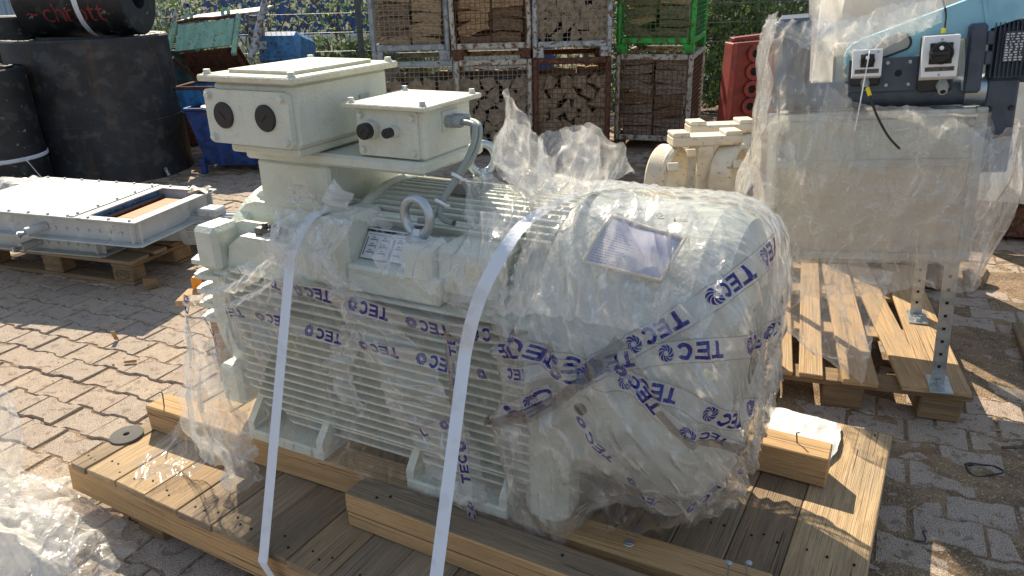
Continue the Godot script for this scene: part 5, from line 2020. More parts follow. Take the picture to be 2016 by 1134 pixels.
func bag_tape(t: Node3D, pts: Array, width: float, m: Material, off := 0.006, twist := 0.0) -> void:
	var c := spline(pts, maxi(12, pts.size() * 9))
	var n := c.size()
	var rows := []
	var uvs := []
	var run := 0.0
	var u0 := rr(0, 1)
	for i in n:
		if i:
			run += (c[i] - c[i - 1]).length()
		var d: Vector3 = (c[mini(i + 1, n - 1)] - c[maxi(i - 1, 0)]).normalized()
		var nn: Vector3 = (c[i] - BC).normalized()
		var side := d.cross(nn).normalized()
		# (s, h, c) is left-handed against the scene: make sure side points up the tape
		if side.y < 0:
			side = -side
		var row := PackedVector3Array()
		var ur := []
		for k in 4:
			var f := 0.5 - k / 3.0
			var w := width * (1.0 - absf(twist) * (0.55 + 0.45 * sin(run * 22.0 + twist * 5.0)))
			var q: Vector3 = c[i] + side * f * w
			var dir := (q - BC).normalized()
			var a := bag_at(dir, off)
			row.append(B3(a) + Vector3(0, 0, 0))
			ur.append(Vector2(run / 0.70 + u0, k / 3.0))
		rows.append(row)
		uvs.append(ur)
	var mb := MB.new()
	mb.grid(rows, false, true, uvs)
	part(t, "tape", mb, m)

func flat_tape(t: Node3D, pts: Array, width: float, m: Material, twist := 0.0, u0 := -1.0) -> void:
	var p := []
	for q in pts:
		p.append(V(q.x, q.y, q.z))
	var c := spline(p, pts.size() * 8)
	var n := c.size()
	var rows := []
	var uvs := []
	var run := 0.0
	if u0 < 0.0:
		u0 = rr(0, 1)
	for i in n:
		if i:
			run += (c[i] - c[i - 1]).length()
		var d: Vector3 = (c[mini(i + 1, n - 1)] - c[maxi(i - 1, 0)]).normalized()
		var side := Vector3(0, 0, 1).cross(d).normalized()
		if d.x < 0:
			side = -side
		side = side.rotated(d, twist * sin(run * 16.0))
		var row := PackedVector3Array()
		var ur := []
		for k in 3:
			var wave := 0.003 * sin(run * 60.0 + k * 1.7)
			row.append(c[i] + side * (0.5 - k / 2.0) * width + Vector3(0, 0, wave))
			ur.append(Vector2(run / 0.70 + u0, k / 2.0))
		rows.append(row)
		uvs.append(ur)
	var mb := MB.new()
	mb.grid(rows, false, true, uvs)
	part(t, "tape", mb, m)

func P(l: Array) -> Array:
	var o := []
	for q in l:
		o.append(V(q[0], q[1], q[2]))
	return o

func S3(l: Array) -> Array:
	var o := []
	for q in l:
		o.append(Vector3(q[0], q[1], q[2]))
	return o

func motor_film() -> void:
	for f in [bag_n1, bag_n2]:
		f.fractal_type = FastNoiseLite.FRACTAL_RIDGED
	var t := thing("plastic_wrap", "crumpled clear film bag taped round the motor and tied in a knot", "plastic film", MO, MYAW)
	# bag over the fan end
	var mb := MB.new()
	var rows := []
	var buv := []
	var nt := 150
	var np := 260
	for i in nt:
		var th := lerpf(0.10, PI - 0.25, float(i) / (nt - 1))
		var row := PackedVector3Array()
		var ur := []
		for j in np:
			var ph := TAU * j / np
			var q := bag_at(Vector3(sin(th) * cos(ph), cos(th), sin(th) * sin(ph)))
			row.append(B3(q))
			ur.append(bag_uv(q) * Vector2(1.2, 1.2))
		rows.append(row)
		buv.append(ur)
	mb.grid(rows, true, false, buv)
	part(t, "bag", mb, M.film_bag)
	creased(t, rows, buv, true, M.crease_1)
	# ears above the knot
	sheet(t, "ear", M.film_milky, [P([[0.80, 1.07, 0.20], [0.83, 1.08, 0.16], [0.86, 1.08, 0.2], [0.85, 1.08, 0.24]]), P([[0.71, 1.13, 0.22], [0.76, 1.15, 0.14], [0.81, 1.15, 0.17], [0.835, 1.14, 0.26]]), P([[0.715, 1.20, 0.23], [0.745, 1.225, 0.19], [0.775, 1.24, 0.19], [0.80, 1.22, 0.25]]), P([[0.742, 1.255, 0.22], [0.756, 1.285, 0.2], [0.768, 1.318, 0.2], [0.777, 1.27, 0.22]])], 70, 70, 0.026, 10.0, 31, 0.01)
	sheet(t, "ear", M.film_milky, [P([[0.78, 1.06, 0.27], [0.82, 1.08, 0.28], [0.85, 1.08, 0.26]]), P([[0.67, 1.09, 0.30], [0.77, 1.15, 0.31], [0.83, 1.13, 0.28]]), P([[0.68, 1.17, 0.27], [0.75, 1.23, 0.25], [0.80, 1.20, 0.27]])], 60, 50, 0.03, 10.0, 33, 0.012)
	sheet(t, "ear", M.film_milky, [P([[0.85, 1.08, 0.23], [0.87, 1.08, 0.19], [0.9, 1.08, 0.2], [0.91, 1.08, 0.24]]), P([[0.82, 1.14, 0.22], [0.88, 1.15, 0.15], [0.94, 1.15, 0.17], [0.98, 1.11, 0.24]]), P([[0.82, 1.18, 0.23], [0.86, 1.232, 0.2], [0.915, 1.252, 0.2], [0.965, 1.23, 0.23], [0.985, 1.16, 0.25]])], 80, 60, 0.03, 9.0, 35, 0.01)
	sheet(t, "ear", M.film_milky, [P([[0.87, 1.08, 0.27], [0.9, 1.08, 0.29], [0.92, 1.08, 0.28]]), P([[0.86, 1.14, 0.3], [0.94, 1.16, 0.33], [1.01, 1.11, 0.32]]), P([[0.86, 1.21, 0.28], [0.95, 1.22, 0.29], [1.03, 1.12, 0.3]])], 60, 50, 0.03, 9.0, 37, 0.012)
	sheet(t, "gathered_neck", M.film_grey, [P([[0.80, 1.06, 0.17], [0.86, 1.055, 0.13], [0.92, 1.065, 0.14], [0.98, 1.075, 0.18]]), P([[0.785, 1.10, 0.16], [0.84, 1.11, 0.10], [0.9, 1.105, 0.11], [0.97, 1.10, 0.17]]), P([[0.80, 1.135, 0.17], [0.84, 1.16, 0.13], [0.91, 1.14, 0.14], [0.965, 1.12, 0.18]])], 70, 44, 0.02, 14.0, 39, 0.006, Vector3.ONE, true)
	# flap from the knot over the top fins
	sheet(t, "loose_flap", M.film_milky, [P([[0.53, 1.05, 0.32], [0.62, 1.08, 0.30], [0.72, 1.07, 0.26], [0.84, 1.09, 0.2]]), P([[0.60, 1.05, 0.26], [0.68, 1.045, 0.22], [0.78, 1.05, 0.18], [0.86, 1.07, 0.13]]), P([[0.67, 1.0, 0.15], [0.74, 0.995, 0.10], [0.80, 1.0, 0.06], [0.86, 1.02, 0.05]])], 60, 44, 0.024, 9.0, 41, 0.008)
	sheet(t, "loose_flap", M.film_milky, [P([[0.50, 0.975, 0.05], [0.58, 0.985, 0.04], [0.68, 0.995, 0.08], [0.78, 1.04, 0.1], [0.87, 1.07, 0.1]]), P([[0.505, 0.935, 0.0], [0.6, 0.94, 0.01], [0.7, 0.94, 0.0], [0.8, 0.95, -0.01], [0.87, 0.96, -0.01]]), P([[0.52, 0.90, -0.01], [0.60, 0.905, -0.03], [0.68, 0.87, -0.02], [0.76, 0.86, -0.03], [0.87, 0.86, -0.04]])], 110, 60, 0.03, 9.0, 43, 0.018, Vector3.ONE, true)
	# front film over the fins
	sheet(t, "front_sheet", M.film_clear, [
		P([[-0.16, 0.735, 0.0], [0.04, 0.85, 0.0], [0.20, 0.945, 0.02], [0.28, 0.99, 0.03], [0.36, 0.90, 0.0], [0.58, 0.875, 0.005], [0.9, 0.89, 0.0]]),
		P([[-0.14, 0.62, -0.005], [0.04, 0.68, 0.008], [0.22, 0.72, 0.005], [0.4, 0.72, 0.0], [0.6, 0.72, -0.005], [0.75, 0.72, 0.0], [0.92, 0.72, -0.02]]),
		P([[-0.12, 0.48, -0.02], [0.04, 0.48, 0.0], [0.22, 0.48, 0.002], [0.4, 0.5, -0.01], [0.6, 0.48, -0.01], [0.75, 0.48, 0.0], [0.92, 0.48, -0.03]]),
		P([[-0.16, 0.33, -0.06], [0.0, 0.30, -0.02], [0.2, 0.30, -0.02], [0.38, 0.31, -0.04], [0.55, 0.27, -0.03], [0.75, 0.28, -0.025], [0.94, 0.25, -0.03]])], 190, 120, 0.02, 4.2, 51, 0.012, Vector3(1.0, 0.55, 1.0))
	sheet(t, "front_fold", M.film_bag, [P([[0.3, 0.93, -0.02], [0.42, 0.72, -0.03], [0.56, 0.5, -0.035], [0.66, 0.28, -0.035]]), P([[0.36, 0.9, -0.03], [0.52, 0.70, -0.045], [0.66, 0.5, -0.05], [0.74, 0.30, -0.045]]), P([[0.44, 0.87, -0.02], [0.64, 0.70, -0.03], [0.76, 0.52, -0.04], [0.8, 0.32, -0.035]])], 90, 40, 0.026, 8.0, 53, 0.012)
	sheet(t, "front_fold", M.film_bag, [P([[0.24, 0.95, -0.01], [0.1, 0.8, -0.02], [-0.06, 0.66, -0.03], [-0.16, 0.5, -0.05]]), P([[0.25, 0.9, -0.025], [0.12, 0.74, -0.035], [0.0, 0.58, -0.045], [-0.1, 0.42, -0.07]]), P([[0.27, 0.86, -0.015], [0.16, 0.66, -0.025], [0.06, 0.5, -0.03], [-0.02, 0.34, -0.05]])], 90, 40, 0.026, 8.0, 55, 0.012)
	# twisted ribbons of torn film
	sheet(t, "torn_ribbon", M.film_milky, [P([[0.29, 1.0, 0.02], [0.315, 0.93, -0.02], [0.36, 0.86, -0.03], [0.40, 0.78, -0.04], [0.37, 0.70, -0.04], [0.33, 0.62, -0.045], [0.36, 0.55, -0.04], [0.42, 0.50, -0.04]]), P([[0.31, 1.0, 0.01], [0.345, 0.94, -0.05], [0.40, 0.86, -0.06], [0.425, 0.78, -0.06], [0.41, 0.70, -0.065], [0.36, 0.62, -0.07], [0.40, 0.56, -0.06], [0.44, 0.51, -0.05]]), P([[0.33, 0.99, 0.02], [0.38, 0.93, -0.02], [0.43, 0.86, -0.03], [0.44, 0.78, -0.04], [0.45, 0.70, -0.04], [0.41, 0.62, -0.045], [0.43, 0.55, -0.04], [0.45, 0.49, -0.04]])], 120, 30, 0.03, 14.0, 57, 0.014, Vector3.ONE, true)
	sheet(t, "torn_ribbon", M.film_milky, [P([[0.28, 0.97, -0.02], [0.12, 0.86, -0.03], [-0.05, 0.78, -0.05], [-0.17, 0.735, -0.04]]), P([[0.27, 0.95, -0.04], [0.10, 0.83, -0.055], [-0.06, 0.755, -0.07], [-0.17, 0.72, -0.05]]), P([[0.27, 0.93, -0.02], [0.10, 0.81, -0.04], [-0.05, 0.74, -0.05], [-0.165, 0.7, -0.04]])], 90, 18, 0.012, 14.0, 59, 0.004)
	sheet(t, "torn_ribbon", M.film_milky, [P([[0.26, 0.90, -0.03], [0.1, 0.79, -0.04], [-0.06, 0.72, -0.05], [-0.16, 0.67, -0.05]]), P([[0.25, 0.88, -0.04], [0.09, 0.77, -0.055], [-0.06, 0.70, -0.06], [-0.16, 0.65, -0.06]])], 80, 10, 0.008, 14.0, 60, 0.004)
	# hanging rags and the tail lying on the deck
	sheet(t, "hanging_rag", M.film_milky, [P([[-0.16, 0.70, -0.05], [-0.10, 0.66, -0.06], [-0.04, 0.62, -0.05]]), P([[-0.17, 0.55, -0.07], [-0.10, 0.52, -0.1], [-0.02, 0.48, -0.06]]), P([[-0.16, 0.42, -0.09], [-0.08, 0.38, -0.12], [0.01, 0.36, -0.07]]), P([[-0.12, 0.27, -0.1], [-0.05, 0.23, -0.11], [0.0, 0.25, -0.07]])], 60, 90, 0.04, 10.0, 61, 0.02, Vector3(1, 0.5, 1), true)
	sheet(t, "hanging_rag", M.film_milky, [P([[-0.08, 0.44, -0.10], [-0.03, 0.43, -0.12], [0.04, 0.42, -0.06]]), P([[-0.1, 0.36, -0.10], [-0.03, 0.34, -0.13], [0.05, 0.34, -0.07]]), P([[-0.04, 0.28, -0.10], [0.0, 0.26, -0.13], [0.05, 0.27, -0.08]]), P([[-0.03, 0.205, -0.11], [0.01, 0.20, -0.12], [0.06, 0.21, -0.08]])], 50, 70, 0.04, 12.0, 63, 0.024, Vector3(1, 0.5, 1), true)
	sheet(t, "tail", M.film_clear, [P([[-0.18, 0.66, -0.03], [-0.13, 0.58, -0.05], [-0.09, 0.48, -0.07]]), P([[-0.24, 0.44, -0.03], [-0.19, 0.38, -0.06], [-0.11, 0.34, -0.08]]), P([[-0.32, 0.27, -0.05], [-0.23, 0.22, -0.1], [-0.13, 0.24, -0.1]]), P([[-0.36, 0.215, -0.13], [-0.25, 0.205, -0.17], [-0.14, 0.207, -0.13]]), P([[-0.30, 0.2, -0.24], [-0.22, 0.2, -0.22], [-0.15, 0.202, -0.17]])], 50, 90, 0.014, 6.0, 65, 0.006)
	# knotted film on the rail by the neck
	sheet(t, "film_bunch", M.film_grey, [P([[0.13, 1.0, 0.11], [0.17, 1.02, 0.08], [0.24, 1.02, 0.07], [0.3, 1.0, 0.08]]), P([[0.14, 1.04, 0.12], [0.2, 1.06, 0.09], [0.27, 1.045, 0.09], [0.33, 1.02, 0.09]]), P([[0.16, 1.02, 0.15], [0.22, 1.03, 0.14], [0.3, 1.02, 0.13], [0.36, 1.01, 0.12]])], 50, 36, 0.03, 16.0, 67, 0.01)
	sheet(t, "film_bunch", M.film_white, [P([[0.24, 0.99, 0.10], [0.28, 1.04, 0.09], [0.31, 1.08, 0.11]]), P([[0.265, 0.985, 0.08], [0.31, 1.03, 0.07], [0.33, 1.065, 0.1]]), P([[0.28, 0.98, 0.1], [0.33, 1.01, 0.10], [0.35, 1.05, 0.12]])], 36, 22, 0.012, 16.0, 69, 0.006)
	sheet(t, "film_bunch", M.film_grey, [P([[0.3, 1.0, 0.10], [0.40, 1.02, 0.10], [0.48, 0.985, 0.1]]), P([[0.32, 0.98, 0.07], [0.40, 1.0, 0.06], [0.48, 0.97, 0.08]])], 40, 14, 0.014, 14.0, 70, 0.006)
	sheet(t, "loose_fold", M.film_milky, [P([[0.90, 1.075, 0.12], [1.0, 1.09, 0.16], [1.12, 1.09, 0.2], [1.28, 1.05, 0.22]]), P([[0.885, 1.02, 0.04], [0.99, 1.045, 0.075], [1.12, 1.035, 0.11], [1.30, 1.0, 0.13]]), P([[0.88, 0.95, -0.015], [0.99, 0.965, 0.01], [1.12, 0.955, 0.03], [1.31, 0.93, 0.05]]), P([[0.875, 0.87, -0.045], [0.99, 0.885, -0.035], [1.12, 0.875, -0.02], [1.29, 0.87, 0.015]])], 110, 80, 0.03, 7.0, 73, 0.012)
	sheet(t, "loose_fold", M.film_clear, [P([[0.88, 0.60, -0.055], [0.99, 0.62, -0.06], [1.12, 0.63, -0.055], [1.28, 0.62, -0.03], [1.36, 0.60, 0.06]]), P([[0.90, 0.45, -0.05], [1.0, 0.47, -0.05], [1.12, 0.47, -0.035], [1.27, 0.47, 0.0], [1.36, 0.47, 0.09]]), P([[0.90, 0.31, -0.035], [1.0, 0.335, -0.01], [1.12, 0.345, 0.04], [1.25, 0.355, 0.1], [1.34, 0.37, 0.16]]), P([[0.91, 0.235, -0.03], [1.0, 0.265, 0.03], [1.12, 0.285, 0.10], [1.24, 0.30, 0.16], [1.32, 0.32, 0.22]])], 110, 80, 0.03, 6.0, 75, 0.014)
	sheet(t, "film_bunch", M.film_milky, [P([[0.20, 0.985, 0.0], [0.26, 1.015, 0.01], [0.33, 1.02, 0.02], [0.4, 0.99, 0.05]]), P([[0.2, 0.955, -0.045], [0.26, 0.97, -0.06], [0.33, 0.965, -0.06], [0.41, 0.94, -0.03]]), P([[0.22, 0.9, -0.055], [0.28, 0.9, -0.075], [0.34, 0.89, -0.075], [0.42, 0.885, -0.05]])], 60, 44, 0.03, 14.0, 77, 0.012)
	# printed tape
	var pt: Material = M.printed_tape
	bag_tape(t, S3([[1.05, 0.75, -0.02], [1.096, 0.785, -0.013], [1.136, 0.819, -0.001], [1.203, 0.868, 0.024], [1.257, 0.907, 0.051], [1.305, 0.941, 0.102], [1.344, 0.963, 0.204], [1.355, 0.96, 0.332]]), 0.048, pt)
	bag_tape(t, S3([[1.018, 0.736, -0.025], [1.085, 0.777, -0.015], [1.149, 0.805, -0.006], [1.262, 0.84, 0.01], [1.355, 0.827, 0.107], [1.36, 0.78, 0.3]]), 0.045, pt)
	bag_tape(t, S3([[0.867, 0.76, 0.002], [0.94, 0.781, -0.014], [1.002, 0.778, -0.015], [1.11, 0.766, -0.018], [1.201, 0.758, -0.02], [1.276, 0.746, -0.02], [1.349, 0.696, 0.039], [1.36, 0.66, 0.2]]), 0.044, pt, 0.009)
	bag_tape(t, S3([[1.124, 0.79, -0.011], [1.178, 0.759, -0.02], [1.221, 0.718, -0.027], [1.271, 0.689, -0.027], [1.328, 0.668, 0.004], [1.355, 0.549, 0.221]]), 0.036, pt, 0.012, 0.35)
	bag_tape(t, S3([[1.221, 0.718, -0.027], [1.271, 0.676, -0.027], [1.328, 0.655, 0.004], [1.357, 0.60, 0.15]]), 0.02, M.tape_brown, 0.014, 0.2)
	bag_tape(t, S3([[1.039, 0.686, -0.03], [1.07, 0.649, -0.03], [1.11, 0.598, -0.024], [1.149, 0.548, -0.011], [1.184, 0.487, 0.015], [1.231, 0.446, 0.04], [1.302, 0.491, 0.029], [1.346, 0.535, 0.061], [1.355, 0.521, 0.151]]), 0.023, pt, 0.009, 0.3)
	bag_tape(t, S3([[0.80, 0.575, -0.02], [0.863, 0.599, -0.026], [0.947, 0.645, -0.033], [1.02, 0.7, -0.029], [1.086, 0.772, -0.016], [1.127, 0.837, 0.007]]), 0.028, M.tape_brown, 0.016, 0.25)
	bag_tape(t, S3([[0.82, 0.58, -0.02], [0.88, 0.615, -0.026], [0.947, 0.65, -0.033], [1.02, 0.71, -0.029]]), 0.031, pt, 0.010, 0.3)
	bag_tape(t, S3([[0.854, 0.81, 0.03], [0.952, 0.785, -0.013], [1.015, 0.769, -0.017], [1.08, 0.76, -0.02]]), 0.039, pt, 0.012)
	bag_tape(t, S3([[0.86, 0.715, -0.03], [0.919, 0.727, -0.026], [0.992, 0.753, -0.021], [1.065, 0.751, -0.022]]), 0.035, pt, 0.010)
	bag_tape(t, S3([[0.878, 0.624, -0.026], [0.946, 0.67, -0.031], [0.995, 0.707, -0.028]]), 0.039, pt, 0.007)
	flat_tape(t, S3([[0.17, 0.83, -0.03], [0.213, 0.822, -0.032], [0.349, 0.823, -0.035], [0.507, 0.809, -0.036], [0.655, 0.796, -0.036], [0.733, 0.798, -0.036], [0.83, 0.81, -0.04]]), 0.046, pt, 0.25)
	flat_tape(t, S3([[-0.02, 0.71, -0.03], [0.14, 0.721, -0.034], [0.35, 0.709, -0.036], [0.48, 0.706, -0.036], [0.648, 0.706, -0.036], [0.735, 0.704, -0.04], [0.82, 0.71, -0.045]]), 0.042, pt, 0.4)
	flat_tape(t, S3([[0.73, 0.78, -0.045], [0.74, 0.671, -0.05], [0.742, 0.515, -0.05], [0.754, 0.383, -0.05], [0.762, 0.285, -0.045]]), 0.034, pt, 0.3)
	flat_tape(t, S3([[0.715, 0.80, -0.04], [0.722, 0.671, -0.044], [0.728, 0.57, -0.044]]), 0.02, M.tape_brown, 0.3)
	flat_tape(t, S3([[-0.111, 0.707, -0.05], [-0.06, 0.636, -0.055], [-0.047, 0.541, -0.07]]), 0.022, pt, 0.4)
	flat_tape(t, S3([[-0.142, 0.75, -0.055], [-0.152, 0.68, -0.06], [-0.16, 0.61, -0.06]]), 0.024, pt, 0.2, 0.3)
	flat_tape(t, S3([[0.63, 0.505, -0.05], [0.67, 0.53, -0.055], [0.71, 0.552, -0.05]]), 0.036, pt, 0.2, 0.2)
	# document pouch stuck to the bag
	var cor := S3([[1.039, 1.022, 0.191], [1.203, 1.004, 0.158], [1.183, 0.939, 0.077], [1.024, 0.949, 0.087]])
	rows = []
	var edge := []
	var uvs := []
	var back := []
	for i in 14:
		var row := PackedVector3Array()
		var brow := PackedVector3Array()
		var ur := []
		for j in 20:
			var f := j / 19.0
			var g := i / 13.0
			var q: Vector3 = cor[0].lerp(cor[1], f).lerp(cor[3].lerp(cor[2], f), g)
			var dir := (q - BC).normalized()
			var r := hull_r(dir) + 0.034 + 0.002 * sin(f * 9.0 + g * 4.0) * (1.0 - g) + 0.01 * g
			row.append(B3(BC + dir * r))
			brow.append(B3(BC + dir * (r - 0.008)))
			ur.append(Vector2(f, g))
		rows.append(row)
		back.append(brow)
		uvs.append(ur)
	mb = MB.new()
	mb.grid(rows, false, false, uvs)
	var pouch := part(t, "document_pouch", mb, M.paper_print)
	mb = MB.new()
	var loop := []
	for j in 20:
		loop.append(rows[0][j] + Vector3(0, 0.001, 0.001))
	for i in range(1, 14):
		loop.append(rows[i][19] + Vector3(0, 0.001, 0.001))
	for j in range(18, -1, -1):
		loop.append(rows[13][j] + Vector3(0, 0.001, 0.001))
	for i in range(12, 0, -1):
		loop.append(rows[i][0] + Vector3(0, 0.001, 0.001))
	mb.tube(loop, 0.0045, 6, true)
	part(pouch, "rim", mb, M.beige_panel)
	# the strip above the pouch with its three small printed marks
	mb = MB.new()
	var marks := MB.new()
	for k in 3:
		var f: float = [0.3, 0.6, 0.86][k]
		var top: Vector3 = cor[0].lerp(cor[1], f) + Vector3(0, 0.024, 0.028)
		var dir := (top - BC).normalized()
		var p := B3(BC + dir * (hull_r(dir) + 0.042))
		var nn := (p - B3(BC)).normalized()
		var side := Vector3.UP.cross(nn).normalized()
		var up := nn.cross(side)
		var fr := Transform3D(Basis(side, up, nn), p)
		if k == 1:
			for a in 3:
				var b := Basis(Vector3(0, 0, 1), a * TAU / 3.0)
				marks.poly([fr * (b * Vector3(-0.004, 0.007, 0)), fr * (b * Vector3(0.003, 0.008, 0)), fr * (b * Vector3(0.005, 0.004, 0)), fr * (b * Vector3(-0.003, 0.005, 0))], nn)
			marks.box(fr * Vector3(0, -0.011, 0), Vector3(0.022, 0.0016, 0.001), 0.0, fr.basis)
		elif k == 2:
			marks.poly([fr * Vector3(-0.012, -0.004, 0), fr * Vector3(-0.008, 0.009, 0), fr * Vector3(-0.004, -0.002, 0), fr * Vector3(-0.008, -0.006, 0)], nn)
			marks.box(fr * Vector3(0.008, 0.002, 0), Vector3(0.022, 0.0018, 0.001), 0.0, fr.basis)
			marks.box(fr * Vector3(0.008, -0.003, 0), Vector3(0.024, 0.0014, 0.001), 0.0, fr.basis)
		else:
			for a in 3:
				var b := Basis(Vector3(0, 0, 1), a * TAU / 3.0)
				marks.box(fr * (Vector3(-0.012, 0.0, 0) + b * Vector3(0, 0.005, 0)), Vector3(0.008, 0.0014, 0.001), 0.0, fr.basis * b)
			marks.box(fr * Vector3(0.006, 0.0, 0), Vector3(0.014, 0.0016, 0.001), 0.0, fr.basis)
	part(pouch, "printed_marks", marks, M.ink)

func straps() -> void:
	var deck := Transform3D(Basis(Vector3.UP, deg_to_rad(-30.0)), Vector3(-1.422, 0, -2.042))
	strap("white strap over the left of the motor, bent round the skid edge", [VW(0.285, 0.93, 0.222), VW(0.285, 0.985, 0.218), VW(0.283, 1.004, 0.19), VW(0.278, 1.0042, 0.06), VW(0.275, 0.998, 0.03), VW(0.270, 0.96, -0.02), VW(0.262, 0.91, -0.045), deck * Vector3(0.89, 0.183, 0.022), deck * Vector3(0.892, 0.165, 0.03), deck * Vector3(0.93, 0.085, 0.018), deck * Vector3(0.935, 0.06, 0.0)], 0.032)
	strap("white strap against the bag, running down off the front of the skid", [VW(0.90, 1.02, 0.52), VW(0.90, 1.052, 0.36), VW(0.895, 1.065, 0.20), VW(0.883, 1.06, 0.10), VW(0.872, 1.045, 0.04), VW(0.858, 1.01, -0.005), VW(0.825, 0.93, -0.045), VW(0.80, 0.85, -0.062), VW(0.778, 0.76, -0.066), deck * Vector3(1.42, 0.283, 0.0), deck * Vector3(1.44, 0.183, 0.03), deck * Vector3(1.45, 0.06, 0.03)], 0.034)

func strap(label: String, pts: Array, w: float) -> void:
	var c := []
	for i in pts.size() - 1:
		var m := 10
		for k in m:
			var p0: Vector3 = pts[maxi(i - 1, 0)]
			var p3: Vector3 = pts[mini(i + 2, pts.size() - 1)]
			var a: Vector3 = pts[i]
			var b: Vector3 = pts[i + 1]
			if a.distance_to(b) > 0.3:
				c.append(a.lerp(b, k / float(m)))
			else:
				var tl := a.distance_to(b)
				p0 = a + (p0 - a).normalized() * minf(tl, a.distance_to(p0))
				p3 = b + (p3 - b).normalized() * minf(tl, b.distance_to(p3))
				c.append(a.cubic_interpolate(b, p0, p3, k / float(m)))
	c.append(pts[-1])
	var front := []
	var face := Vector3(-sin(deg_to_rad(29.0)), 0, cos(deg_to_rad(29.0)))
	for i in c.size():
		var d: Vector3 = (c[mini(i + 1, c.size() - 1)] - c[maxi(i - 1, 0)]).normalized()
		var side := Vector3(cos(deg_to_rad(29.0)), 0, sin(deg_to_rad(29.0)))
		side = (side - d * d.dot(side)).normalized()
		var nn := side.cross(d).normalized()
		front.append(PackedVector3Array([c[i] - side * w / 2, c[i] - side * w * 0.12 + nn * 0.0012, c[i] + side * w * 0.12 + nn * 0.0012, c[i] + side * w / 2]))
	var mb := MB.new()
	mb.grid(front)
	var o := part(self, "strapping_band", mb, M.strap_white)
	tag(o, label, "strap", "straps over the motor")

# ---------------------------------------------------------------- the machine on the right
const MP := Vector3(1.5504, 0.14, -2.4458)

